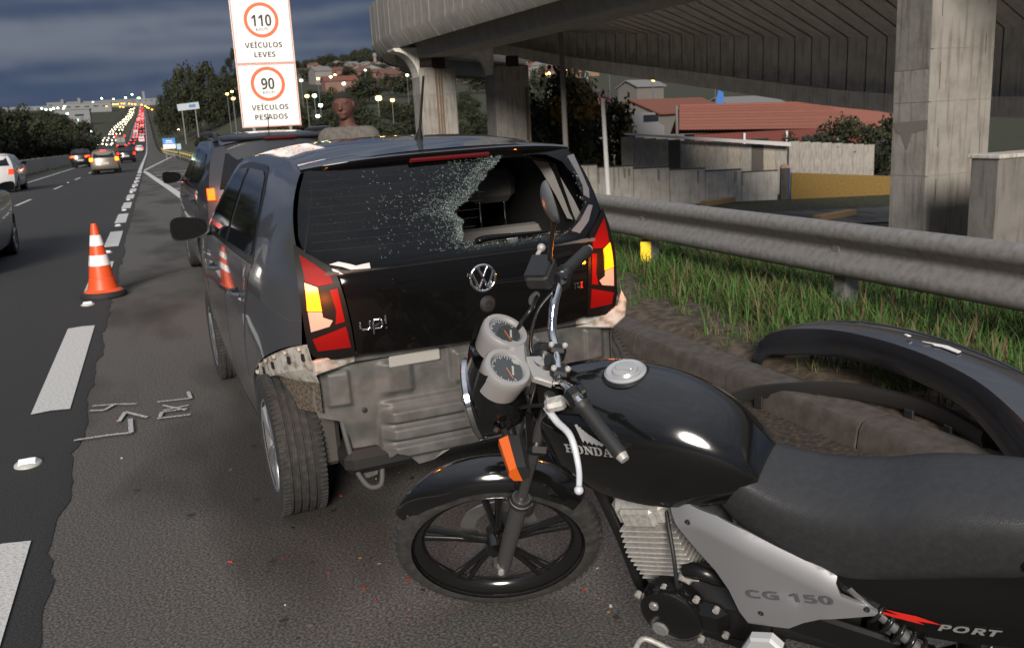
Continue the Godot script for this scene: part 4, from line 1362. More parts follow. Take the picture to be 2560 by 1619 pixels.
func build_right_side() -> void:
	var stained := concrete("garden_wall", 0.50, 231)
	# white, stained garden wall down at the street
	var o := thing("garden_wall", "long low whitish wall with dark stains along the street behind the guardrail", "wall")
	var a := Vector3(24.0, -4.3, -52.9)
	var c := Vector3(36.45, -4.3, -47.6)
	var dir := (c - a).normalized()
	var bs := Basis(dir, Vector3.UP, dir.cross(Vector3.UP))
	var n := 6
	for i in n:
		var p := a.lerp(c, (i + 0.5) / n)
		var top := lerpf(-1.18, -2.28, (i + 0.5) / n)
		var b := MB.new()
		b.box(Vector3(p.x, (top - 4.6) / 2, p.z), Vector3(a.distance_to(c) / n - 0.02, top + 4.6, 0.18), bs * Basis(Vector3.BACK, -0.082) if false else bs, 0.015)
		part("wall_bay", b, stained, o)
		b = MB.new()
		b.box(Vector3(p.x, top + 0.03, p.z), Vector3(a.distance_to(c) / n, 0.07, 0.24), bs, 0.01)
		part("coping", b, concrete("dark_coping", 0.08, 241), o)
	rng.seed = 31
	var b := MB.new()
	for i in 12:                                                # run-off stains
		var t := rng.randf()
		var p := a.lerp(c, t)
		var top := lerpf(-1.25, -2.3, t)
		var l := rng.randf_range(0.3, 1.5)
		var w := rng.randf_range(0.03, 0.09)
		var f := -bs.z * (0.093 + i * 0.0002) if bs.z.z < 0 else bs.z * (0.093 + i * 0.0002)
		var q := Vector3(p.x, top, p.z) + f
		b.quad(q - dir * w, q + dir * w, q + dir * w * 0.8 - Vector3(0, l, 0), q - dir * w * 0.7 - Vector3(0, l * 0.9, 0))
	part("run_off_stain", b, mat("wall_stain", lin(0.24, 0.22, 0.20), 0.95), o)
	# gate post and yellow wall
	o = thing("gate_post", "dark blue and grey gate post between the whitish and the yellow wall", "gate post", Vector3(36.98, -4.3, -47.45), atan2(-dir.z, dir.x))
	b = MB.new()
	b.box(Vector3(-0.1, 1.1, 0), Vector3(0.5, 2.3, 0.3), Basis(), 0.02)
	part("post", b, concrete("dark_post", 0.07, 251), o)
	b = MB.new()
	b.box(Vector3(0.19, 1.1, 0.0), Vector3(0.07, 2.3, 0.34), Basis(), 0.01)
	part("blue_edge", b, mat("blue_paint", lin(0.02, 0.06, 0.25), 0.6), o)
	b = MB.new()
	b.prism([Vector2(-0.38, 0), Vector2(0.2, 0), Vector2(0.05, 0.25), Vector2(-0.25, 0.2)], 0.32, Transform3D(Basis(), Vector3(0, 2.25, -0.16)))
	part("cap", b, mat("post_cap", lin(0.35, 0.22, 0.16), 0.9), o)
	var yellow := grainy("yellow_render", noise_tex(261, 0.03, 5, [[0.22, lin(0.10, 0.075, 0.04)], [0.45, lin(0.20, 0.125, 0.03)], [0.8, lin(0.27, 0.17, 0.04)]]), 0.7, 0.95)
	var c2 := Vector3(46.0, -4.6, -43.7)
	var st := Vector3(37.25, -4.4, -47.35)
	var d2 := (c2 - st).normalized()
	b = MB.new()
	b.prism([Vector2(0, -0.8), Vector2(st.distance_to(c2), -0.8), Vector2(st.distance_to(c2), 1.45), Vector2(0, 2.05)], 0.2, Transform3D(Basis(d2, Vector3.UP, d2.cross(Vector3.UP)), st))
	solo("yellow_wall", b, yellow, "weathered yellow wall between gate post and big pillar", "wall")
	# corrugated shed walls with a white roof edge
	var tin := grainy("tin_sheet", noise_tex(271, 0.02, 4, [[0.2, lin(0.17, 0.155, 0.135)], [0.5, lin(0.26, 0.245, 0.225)], [0.85, lin(0.35, 0.32, 0.28)]]), 0.35, 0.75)
	var tin2 := grainy("tin_sheet_pale", noise_tex(272, 0.02, 4, [[0.2, lin(0.20, 0.175, 0.14)], [0.5, lin(0.33, 0.30, 0.255)], [0.85, lin(0.42, 0.38, 0.31)]]), 0.35, 0.75)
	for t in [tin, tin2]: t.uv1_scale = Vector3(1.3, 0.12, 1.3)
	var tin3 := mat("tin_dark", lin(0.075, 0.068, 0.06), 0.8)
	o = thing("corrugated_shed", "shed of grey and brownish corrugated sheets under a bright white roof edge", "shed")
	a = Vector3(29.2, -4.3, -54.6)
	c = Vector3(39.3, -4.3, -50.3)
	dir = (c - a).normalized()
	var side := dir.cross(Vector3.UP)
	if side.z < 0: side = -side
	for i in 14:
		var l := a.distance_to(c) / 14.0
		var p := a + dir * l * i
		var top := lerpf(0.34, -0.85, (i + 0.5) / 14.0)
		var prof := []
		for k in 9: prof.append(Vector2(l * k / 8.0 - 0.01, 0.055 if k % 2 else 0.0))
		var f0 := Transform3D(Basis(dir, side, Vector3.UP), p + side * rng.randf_range(0, 0.02))
		b = MB.new()
		b.sweep(prof + [Vector2(l - 0.01, -0.02), Vector2(-0.01, -0.02)], [f0, f0.translated(Vector3(0, top + 4.3, 0))], true, true, 3.0)
		part("sheet", b, tin3 if i in [4, 11] else (tin2 if i % 3 == 0 else tin), o)
	b = MB.new()
	b.prism([Vector2(0, 0), Vector2(10.8, -1.28), Vector2(10.8, -1.02), Vector2(0, 0.12)], 0.5, Transform3D(Basis(dir, Vector3.UP, dir.cross(Vector3.UP)), a + Vector3(0.2, 4.74, 0) + side * 0.35))
	part("white_roof_edge", b, mat("white_sheet", lin(0.45), 0.5), o)
	b = MB.new()
	b.prism([Vector2(0, 0), Vector2(10.8, -1.28), Vector2(10.8, -1.2), Vector2(0, 0.1)], -4.0 if side.dot(dir.cross(Vector3.UP)) > 0 else 4.0, Transform3D(Basis(dir, Vector3.UP, dir.cross(Vector3.UP)), a + Vector3(0.2, 4.76, 0)))
	part("roof", b, mat("shed_roof", lin(0.12), 0.8), o)
	# ribbed metal fence further right
	a = c + dir * 0.1
	c = Vector3(44.6, -4.3, -48.1)
	o = thing("metal_fence", "grey ribbed sheet metal fence above the yellow wall", "fence")
	dir = (c - a).normalized()
	for i in 8:
		var l := a.distance_to(c) / 8.0
		var p := a + dir * l * i
		var prof := []
		for k in 13: prof.append(Vector2(l * k / 12.0 - 0.012, 0.06 if k % 2 else 0.0))
		var f0 := Transform3D(Basis(dir, side, Vector3.UP), p)
		b = MB.new()
		b.sweep(prof + [Vector2(l - 0.012, -0.02), Vector2(-0.012, -0.02)], [f0, f0.translated(Vector3(0, lerpf(3.75, 3.28, i / 7.0), 0))], true, true, 3.0)
		part("sheet", b, tin, o)
	# house with the big red tiled roof
	o = thing("tiled_house", "low house with a wide orange red tiled roof behind the sheds", "house")
	var tiles := [grainy("roof_tile_a", noise_tex(281, 0.04, 4, [[0.2, lin(0.15, 0.052, 0.036)], [0.6, lin(0.22, 0.08, 0.055)]], 256), 0.8, 0.85), grainy("roof_tile_b", noise_tex(282, 0.04, 4, [[0.2, lin(0.15, 0.055, 0.038)], [0.6, lin(0.24, 0.09, 0.06)]], 256), 0.8, 0.85)]
	var e0 := Vector3(40.2, 0.30, -65.2)
	var e1 := Vector3(54.6, -0.35, -59.2)
	var r0 := Vector3(42.2, 2.2, -68.4)
	var r1 := Vector3(53.6, 1.85, -63.9)
	var cols := 60
	for i in 8:
		b = MB.new()
		var g := []
		for k in cols * 2 + 1:
			var t := k / (cols * 2.0)
			var lo := e0.lerp(e1, t).lerp(r0.lerp(r1, t), i / 8.0)
			var hi := e0.lerp(e1, t).lerp(r0.lerp(r1, t), (i + 1) / 8.0)
			var up := Vector3(0, 0.085 if k % 2 else 0.0, 0)
			g.append([lo + up + Vector3(0, 0.015, 0), hi + up])
		b.grid(g)
		part("tile_course", b, tiles[i % 2], o)
	b = MB.new()
	b.tube([r0 + Vector3(0, 0.06, 0), r1 + Vector3(0, 0.06, 0)], 0.14, 8)
	part("ridge", b, tiles[0], o)
	b = MB.new()
	var e2 := Vector3(57.6, 0.4, -58.4)
	b.quad(r1, e1, e2, r1.lerp(e2, 0.5) + Vector3(0, 0.3, -1.0))
	part("hip", b, tiles[1], o)
	b = MB.new()
	b.quad(r0 + Vector3(0, -0.1, 0), r1 + Vector3(0, -0.1, 0), r1 + Vector3(1.5, -2.3, -4.0), r0 + Vector3(1.5, -2.3, -4.0))
	part("rear_slope", b, tiles[1], o)
	var brick := mat("dark_red_wall", lin(0.13, 0.035, 0.028), 0.9)
	b = MB.new()
	b.prism([Vector2(41.0, 64.2), Vector2(54.2, 58.9), Vector2(55.4, 62.4), Vector2(42.2, 67.6)], 4.5, Transform3D(Basis(Vector3.RIGHT, Vector3.FORWARD, Vector3.UP), Vector3(0, -4.6, 0)))
	part("wall", b, brick, o)
	var wd := (Vector3(54.2, 0, -58.9) - Vector3(41.0, 0, -64.2)).normalized()
	for t in [2.2, 5.2, 9.4]:
		var p: Vector3 = Vector3(41.0, -1.1, -64.2) + wd * t
		b = MB.new()
		b.box(p, Vector3(1.5, 0.9, 0.12), Basis(wd, Vector3.UP, wd.cross(Vector3.UP)), 0.01)
		var w := part("window", b, mats["window_dark"], o)
	for t in [3.9, 7.3, 11.4]:
		var p: Vector3 = Vector3(41.0, -2.3, -64.0) + wd * t
		b = MB.new()
		b.box(p, Vector3(0.16, 4.3, 0.16), Basis(wd, Vector3.UP, wd.cross(Vector3.UP)))
		part("veranda_post", b, mat("white_post", lin(0.55), 0.7), o)
	# a second, farther red roof and other sheds in the gap below the ramp
	for q in [[60.0, -100.0, 14.0, 8.0, 3.6, 0.4, "long red roofed shed far behind the tiled house", 0], [74.0, -104.0, 10.0, 7.0, 3.4, 0.2, "grey roofed shed at the right end of the gap under the ramp", 2], [50.0, -104.0, 7.0, 7.0, 4.0, 0.3, "pale house with a red roof left of the long red shed", 0], [80.0, -142.0, 6.0, 5.0, 5.0, 0.2, "pale two storey house beneath the rightmost yellow lamp", 2]]:
		gable_house("shed", q[6], Vector3(q[0], land_y(q[0], q[1]), q[1]), q[5] + PI / 2, q[3], q[2], q[4] + 1.4, mat("shed_wall", lin(0.14, 0.13, 0.12), 0.9), mat("tile_red", lin(0.2), 0.9) if q[7] == 0 else mat("roof_grey", lin(0.2), 0.9))
	o = thing("parked_van", "white van partly hidden beyond the trees left of the red roof", "van", Vector3(33.9, -4.0, -60.5), 0.4)
	b = MB.new()
	b.sweep([Vector2(-1.9, 0.4), Vector2(1.9, 0.4), Vector2(1.95, 1.2), Vector2(1.3, 1.4), Vector2(0.8, 2.2), Vector2(-1.8, 2.3), Vector2(-1.95, 2.0)], [Transform3D(Basis(), Vector3(0, 3.6, -0.85)), Transform3D(Basis(), Vector3(0, 3.6, 0.85))], true)
	part("body", b, mat("van_white", lin(0.25), 0.5), o)
	b = MB.new()
	b.box(Vector3(0.3, 5.4, 0.86), Vector3(1.8, 0.5, 0.02))
	part("window", b, mats["window_dark"], o)
	b = MB.new()
	b.box(Vector3(0, 1.9, 0), Vector3(3.4, 3.6, 1.6))
	part("ramp_block", b, concrete("yard_ramp", 0.12, 291), o)
	b = MB.new()
	b.prism([Vector2(0, 0), Vector2(1.3, 0.3), Vector2(1.25, 1.5), Vector2(0.5, 1.75), Vector2(0.2, 0.9)], 0.03, Transform3D(Basis(Vector3.UP, 0.3), Vector3(52.7, 2.0, -78.7)))
	solo("blue_tarpaulin", b, mat("tarp_blue", lin(0.07, 0.20, 0.55), 0.6), "bright blue tarpaulin hanging above the red tiled roof", "tarpaulin")
	b = MB.new()
	b.tube([Vector3(52.75, -4.0, -78.75), Vector3(52.75, 3.8, -78.75)], 0.05, 6)
	solo("tarpaulin_pole", b, mats["lamp_pole"], "thin pole carrying the blue tarpaulin", "pole")
	# posts by the street
	b = MB.new()
	b.tube([Vector3(22.45, -4.3, -43.45), Vector3(22.6, 2.6, -44.2)], [0.15, 0.11], 8)
	solo("white_pole", b, mat("pole_white", lin(0.5), 0.8), "pale grey concrete pole standing right of the car roof", "pole")
	b = MB.new()
	b.tube([Vector3(21.35, -4.3, -46.3), Vector3(21.75, 9.6, -47.4)], [0.17, 0.13], 8)
	solo("utility_pole", b, mat("pole_grey", lin(0.16, 0.15, 0.14), 0.85), "tall thin grey utility pole rising past the far pillar to the ramp", "pole")
	b = MB.new()
	b.tube([Vector3(35.6, -4.3, -58.0), Vector3(35.7, 2.2, -58.2)], [0.13, 0.1], 8)
	solo("white_pole", b, mats["pole_grey"], "short grey pole left of the red tiled roof", "pole")
	# white block beside the big pillar at the right edge
	o = thing("concrete_block", "dirty white concrete wall block behind the big pillar at the right edge", "wall")
	b = MB.new()
	b.box(Vector3(20.2, -2.2, -15.9), Vector3(4.4, 4.8, 0.8), Basis(), 0.03)
	part("block", b, concrete("white_block", 0.16, 301), o)
	b = MB.new()
	b.box(Vector3(20.0, 0.24, -15.9), Vector3(4.1, 0.10, 0.9), Basis(), 0.02)
	part("capping", b, stained, o)
	# wall along the left side of the motorway
	o = thing("median_barrier", "long grey brown concrete wall along the grass on the left of the motorway", "wall")
	var z := -26.0
	while z > -150.0:
		b = MB.new()
		var y := (road_y(-9, z) + road_y(-9, z - 4)) / 2
		b.box(Vector3(-9.0, y + 0.5, z - 2.0), Vector3(0.22, 1.25, 3.96), Basis(), 0.02)
		part("wall_panel", b, concrete("barrier_concrete", 0.34, 311), o)
		z -= 4.0
	# street and ground slabs beyond the guardrail
	b = MB.new()
	var g2 := []
	for i in 12:
		var q := Vector3(12.0, 0, -46.0).lerp(Vector3(50.0, 0, -30.0), i / 11.0)
		var w2 := Vector3(0.4, 0, 0.9) * 5.0
		g2.append([Vector3(q.x - w2.x, land_y(q.x - w2.x, q.z - w2.z) + 0.06, q.z - w2.z), Vector3(q.x, land_y(q.x, q.z) + 0.06, q.z), Vector3(q.x + w2.x, land_y(q.x + w2.x, q.z + w2.z) + 0.06, q.z + w2.z)])
	b.grid(g2)
	struct("side_street", b, mats["old_asphalt"])
	b = MB.new()
	g2 = []
	for i in 15:
		var zz := -6.0 - i * 4.6
		var row := []
		for k in 9:
			var xx := 12.5 + k * 2.3
			row.append(Vector3(xx, land_y(xx, zz) + 0.03, zz))
		g2.append(row)
	b.grid(g2)
	struct("yard_ground", b, grainy("dusty_yard", noise_tex(331, 0.02, 5, [[0.2, lin(0.18, 0.158, 0.132)], [0.5, lin(0.27, 0.243, 0.208)], [0.85, lin(0.34, 0.31, 0.27)]]), 0.3, 1.0))
	for q in [[Vector3(32.6, -3.85, -48.3), 0.35, "brown plank lying on the ground before the whitish wall"], [Vector3(31.9, -3.85, -37.0), 0.3, "brown plank lying on the ground left of the big pillar"]]:
		b = MB.new()
		b.box(q[0], Vector3(3.2, 0.35, 0.5), Basis(Vector3.UP, q[1]), 0.03)
		solo("timber_offcut", b, mat("old_timber", lin(0.30, 0.19, 0.10), 0.9), q[2], "plank")

# ---- car shells: tables of [y, half width], [z, plan factor], [z, top height], [y, rear z]; x right, y up, -z forward, origin under the rear axle
const UP := {
	"w": [[0.2, 0.765], [0.45, 0.80], [0.75, 0.805], [0.95, 0.785], [1.05, 0.755], [1.2, 0.695], [1.40, 0.60], [1.46, 0.555], [1.50, 0.50]],
	"plan": [[-3.15, 0.70], [-3.0, 0.80], [-2.6, 0.97], [-2.0, 1.0], [-0.5, 1.0], [0.0, 0.975], [0.2, 0.925], [0.4, 0.84]],
	"top": [[-3.15, 0.62], [-3.05, 0.78], [-2.9, 0.86], [-2.3, 0.99], [-2.2, 1.02], [-1.62, 1.42], [-1.35, 1.462], [-0.6, 1.472], [0.0, 1.457], [0.25, 1.435], [0.45, 1.42]],
	"rear": [[0.2, 0.36], [0.5, 0.43], [0.755, 0.475], [0.98, 0.475], [1.05, 0.455], [1.09, 0.44], [1.25, 0.358], [1.41, 0.27], [1.45, 0.245], [1.6, 0.2]],
	"bend": 0.09, "wb": 2.42, "r": 0.302, "bot": 0.23, "nose": -3.15, "crown": 0.035}
const HATCH := {
	"w": [[0.2, 0.78], [0.45, 0.84], [0.75, 0.85], [0.95, 0.83], [1.0, 0.80], [1.2, 0.71], [1.42, 0.60], [1.48, 0.55], [1.52, 0.5]],
	"plan": [[-3.45, 0.62], [-3.3, 0.78], [-2.9, 0.95], [-2.2, 1.0], [-0.5, 1.0], [0.0, 0.985], [0.4, 0.94], [0.7, 0.86]],
	"top": [[-3.45, 0.60], [-3.35, 0.74], [-3.1, 0.86], [-2.35, 1.0], [-2.2, 1.03], [-1.5, 1.40], [-1.2, 1.45], [-0.5, 1.47], [0.1, 1.45], [0.45, 1.40], [0.7, 1.38]],
	"rear": [[0.2, 0.55], [0.35, 0.68], [0.55, 0.72], [0.7, 0.70], [0.95, 0.66], [1.02, 0.64], [1.2, 0.53], [1.40, 0.38], [1.5, 0.3], [1.6, 0.25]],
	"bend": 0.12, "wb": 2.5, "r": 0.30, "bot": 0.22, "nose": -3.45, "crown": 0.04}
const FOX := {
	"w": [[0.2, 0.76], [0.45, 0.81], [0.75, 0.82], [0.95, 0.80], [1.06, 0.775], [1.25, 0.70], [1.48, 0.60], [1.54, 0.55], [1.60, 0.5]],
	"plan": [[-3.45, 0.62], [-3.3, 0.78], [-2.9, 0.95], [-2.2, 1.0], [-0.5, 1.0], [0.0, 0.985], [0.4, 0.94], [0.7, 0.88]],
	"top": [[-3.45, 0.64], [-3.35, 0.78], [-3.1, 0.92], [-2.35, 1.06], [-2.2, 1.09], [-1.5, 1.46], [-1.2, 1.51], [-0.5, 1.53], [0.1, 1.51], [0.45, 1.47], [0.7, 1.45]],
	"rear": [[0.2, 0.55], [0.35, 0.68], [0.55, 0.72], [0.7, 0.70], [0.95, 0.67], [1.08, 0.65], [1.25, 0.56], [1.46, 0.44], [1.55, 0.38], [1.66, 0.33]],
	"bend": 0.12, "wb": 2.46, "r": 0.31, "bot": 0.24, "nose": -3.45, "crown": 0.04}
const SUV := {
	"w": [[0.25, 0.82], [0.5, 0.88], [0.85, 0.89], [1.05, 0.87], [1.12, 0.85], [1.3, 0.77], [1.52, 0.67], [1.60, 0.61], [1.66, 0.55]],
	"plan": [[-3.6, 0.66], [-3.45, 0.82], [-3.0, 0.96], [-2.3, 1.0], [-0.5, 1.0], [0.1, 0.985], [0.45, 0.94], [0.75, 0.87]],
	"top": [[-3.6, 0.72], [-3.5, 0.88], [-3.2, 1.0], [-2.45, 1.12], [-2.3, 1.16], [-1.65, 1.53], [-1.3, 1.585], [-0.5, 1.605], [0.1, 1.59], [0.45, 1.55], [0.75, 1.53]],
	"rear": [[0.25, 0.60], [0.4, 0.76], [0.65, 0.79], [0.85, 0.77], [1.05, 0.73], [1.15, 0.70], [1.35, 0.60], [1.52, 0.48], [1.6, 0.42], [1.7, 0.38]],
	"bend": 0.11, "wb": 2.6, "r": 0.335, "bot": 0.28, "nose": -3.6, "crown": 0.04}

func car_w(P: Dictionary, y: float, z: float) -> float:
	var p := lut(P.plan, z)
	p += (1.0 - p) * 0.8 * smoothstep(1.0, 1.4, y)
	return lut(P.w, y) * p

func car_rear(P: Dictionary, x: float, y: float) -> float:
	return lut(P.rear, y) - P.bend * pow(absf(x) / 0.66, 2.5)

func car_bottom(P: Dictionary, z: float) -> float:
	var y: float = P.bot
	for c in [0.0, -P.wb]:
		var d: float = absf(z - c)
		var ar: float = P.r + 0.045
		if d < ar: y = maxf(y, P.r + sqrt(ar * ar - d * d))
	return y

func car_shell(P: Dictionary, open_rear := false, cut = null) -> MB:
	var b := MB.new()
	var zs := []
	var z0 := 0.45 if open_rear else lut(P.rear, 0.75)
	var z: float = z0
	while z > P.nose:
		zs.append(z)
		var near := minf(absf(z), absf(z + P.wb))
		z -= 0.03 if near < 0.42 else 0.07
	zs.append(P.nose)
	var fy := [0.0, 0.06, 0.14, 0.24, 0.34, 0.44, 0.52, 0.60, 0.66, 0.72, 0.78, 0.84, 0.90, 0.95, 1.0]
	for s in [-1.0, 1.0]:
		var g := []
		for zz in zs:
			var row := []
			var yt := lut(P.top, zz)
			var yb := car_bottom(P, zz)
			if cut != null: yb = cut.call(zz, yb)
			for f in fy:
				var y := lerpf(minf(yb, yt - 0.02), yt, f)
				var k := clampf(1.0 - (z0 - zz) / 0.9, 0.0, 1.0)
				var zw: float = zz + (car_rear(P, car_w(P, y, z0 - 0.05), y) - z0) * k
				row.append(Vector3(s * car_w(P, y, zw), y, zw))
			g.append(row)
		b.grid(g)
		# returned edges of the wheel openings and sill, so that the skin has thickness
		var lip := []
		for row in g: lip.append([row[0], Vector3(row[0].x - s * 0.04, row[0].y + 0.004, row[0].z)])
		b.grid(lip)
	var roof := []
	for zz in zs:
		var row := []
		var yt := lut(P.top, zz)
		var k := clampf(1.0 - (z0 - zz) / 0.9, 0.0, 1.0)
		for i in 13:
			var u := -1.0 + 2.0 * i / 12.0
			var zw: float = zz + (car_rear(P, u * car_w(P, yt, z0 - 0.05), yt) - z0) * k
			row.append(Vector3(u * car_w(P, yt, zz + (car_rear(P, car_w(P, yt, z0 - 0.05), yt) - z0) * k), yt + P.crown * (1.0 - u * u * u * u) * smoothstep(0.9, 1.3, yt) + 0.02 * (1.0 - u * u), zw))
		roof.append(row)
	b.grid(roof)
	if not open_rear:
		var g := []
		var yt: float = lut(P.top, z0)
		for j in 19:
			var y: float = lerpf(P.bot, yt, j / 18.0)
			var row := []
			for i in 17:
				var u := -1.0 + 2.0 * i / 16.0
				var x: float = u * car_w(P, y, car_rear(P, car_w(P, y, z0 - 0.05), y))
				row.append(Vector3(x, y + (P.crown + 0.02) * (1.0 - u * u) * pow(j / 18.0, 8.0), car_rear(P, x, y)))
			g.append(row)
		b.grid(g)
	var nose := []
	for s in [0.0, 1.0]:
		var row := []
		for i in 9:
			var u := -1.0 + 2.0 * i / 8.0
			var y: float = lerpf(P.bot, lut(P.top, P.nose), s)
			row.append(Vector3(u * car_w(P, y, P.nose), y, P.nose - 0.05 * (1 - u * u)))
		nose.append(row)
	b.grid(nose)
	return b

func car_floor(P: Dictionary, rear_wells := true) -> MB:
	var b := MB.new()
	var w: float = lut(P.w, 0.3) - 0.06
	b.box(Vector3(0, P.bot + 0.06, (P.nose + 0.3) / 2 + 0.1), Vector3(w * 2 - 0.30, 0.10, -P.nose + 0.3), Basis(), 0.03)
	for c in ([0.0, -P.wb] if rear_wells else [-P.wb]):
		for s in [-1.0, 1.0]:
			b.lathe([Vector2(P.r + 0.03, 0.02), Vector2(P.r + 0.03, 0.24), Vector2(0.01, 0.24)], 20, Transform3D(Basis(Vector3.BACK, PI / 2 * s), Vector3(s * (w - 0.02), P.r, c)), 0.0, TAU)
	return b

func make_wheel(parent: Node3D, at: Vector3, side: float, r: float, width: float, tread: bool, rim_r := 0.0) -> Node3D:
	var rubber := grainy("tyre_rubber", noise_tex(401, 0.03, 4, [[0.2, lin(0.018)], [0.6, lin(0.032, 0.031, 0.030)], [0.9, lin(0.05, 0.047, 0.043)]], 256), 3.0, 0.85, null, 0.5, Color.WHITE, false)
	var alloy := mat("alloy_rim", lin(0.40, 0.41, 0.43), 0.32, 0.7)
	var dark := mat("brake_dark", lin(0.02), 0.7, 0.2)
	if rim_r == 0.0: rim_r = r * 0.635
	var o := Node3D.new()
	o.name = "wheel"
	parent.add_child(o, true)
	o.position = at
	var xf := Transform3D(Basis(Vector3.BACK, -PI / 2 * side), Vector3.ZERO)      # lathe axis y points outwards
	var h := width / 2
	var prof := [Vector2(rim_r, -h * 0.86), Vector2(rim_r + 0.02, -h * 0.98), Vector2(r * 0.86, -h * 1.02), Vector2(r * 0.965, -h * 0.93), Vector2(r * 0.99, -h * 0.74)]
	var grooves := [-0.5, -0.17, 0.17, 0.5] if tread else []
	for gq in grooves:
		prof.append_array([Vector2(r, (gq - 0.055) * h), Vector2(r - 0.007, (gq - 0.04) * h), Vector2(r - 0.007, (gq + 0.04) * h), Vector2(r, (gq + 0.055) * h)])
	prof.append_array([Vector2(r * 0.99, h * 0.74), Vector2(r * 0.965, h * 0.93), Vector2(r * 0.86, h * 1.02), Vector2(rim_r + 0.02, h * 0.98), Vector2(rim_r, h * 0.86)])
	var b := MB.new()
	b.lathe(prof, 56 if tread else 24, xf)
	if tread:                                                    # sipes cut across the shoulders
		for k in 84:
			var a := TAU * k / 84
			for s in [-0.80, 0.80]:
				var e := xf.basis * Vector3(cos(a), 0, sin(a))
				b.box(e * (r * 0.9735) + xf.basis * Vector3(0, s * h, 0), Vector3(0.016, 0.34 * h, 0.0125), Basis(xf.basis * Vector3(cos(a), 0, sin(a)), xf.basis * Vector3(0, 1, 0), (xf.basis * Vector3(cos(a), 0, sin(a))).cross(xf.basis * Vector3(0, 1, 0))), 0.002)
	part("tyre", b, rubber, o)
	b = MB.new()
	b.lathe([Vector2(rim_r + 0.004, -h * 0.9), Vector2(rim_r - 0.012, -h * 0.8), Vector2(rim_r - 0.016, h * 0.70), Vector2(rim_r + 0.008, h * 0.90), Vector2(rim_r + 0.004, h * 0.94), Vector2(rim_r - 0.006, h * 0.9)], 32, xf)
	if tread:
		for k in 5:
			var a := TAU * k / 5 + 0.3
			for q in [-0.13, 0.13]:
				var e0 := xf * Vector3(cos(a + q * 0.6) * 0.03, h * 0.62, sin(a + q * 0.6) * 0.03)
				var e1 := xf * Vector3(cos(a + q) * rim_r * 0.97, h * 0.78, sin(a + q) * rim_r * 0.97)
				b.tube([e0, e0.lerp(e1, 0.5) + xf.basis * Vector3(0, 0.006, 0), e1], [0.017, 0.015, 0.016], 6)
		b.lathe([Vector2(0.05, h * 0.5), Vector2(0.05, h * 0.68), Vector2(0.035, h * 0.76), Vector2(0.001, h * 0.77)], 16, xf)
	else:
		for k in 6:
			var a := TAU * k / 6
			b.tube([xf * Vector3(0, h * 0.6, 0), xf * Vector3(cos(a) * rim_r * 0.97, h * 0.75, sin(a) * rim_r * 0.97)], 0.026, 5)
	part("rim", b, alloy, o)
	b = MB.new()
	b.lathe([Vector2(rim_r - 0.02, h * 0.15), Vector2(0.001, h * 0.2)], 20, xf)
	part("brake", b, dark, o)
	return o

func mirror_poly(p: Array) -> Array:
	var out := []
	for q in p: out.append(Vector2(-q.x, q.y))
	return out

func lamp_light(parent: Node3D, at: Vector3, c: Color, e: float) -> void:
	var l := OmniLight3D.new()
	l.name = "lamp_light"
	l.light_color = c
	l.light_energy = e
	l.omni_range = 60.0
	l.omni_attenuation = 2.0
	l.light_size = 0.004
	l.shadow_enabled = true
	parent.add_child(l, true)
	l.position = at

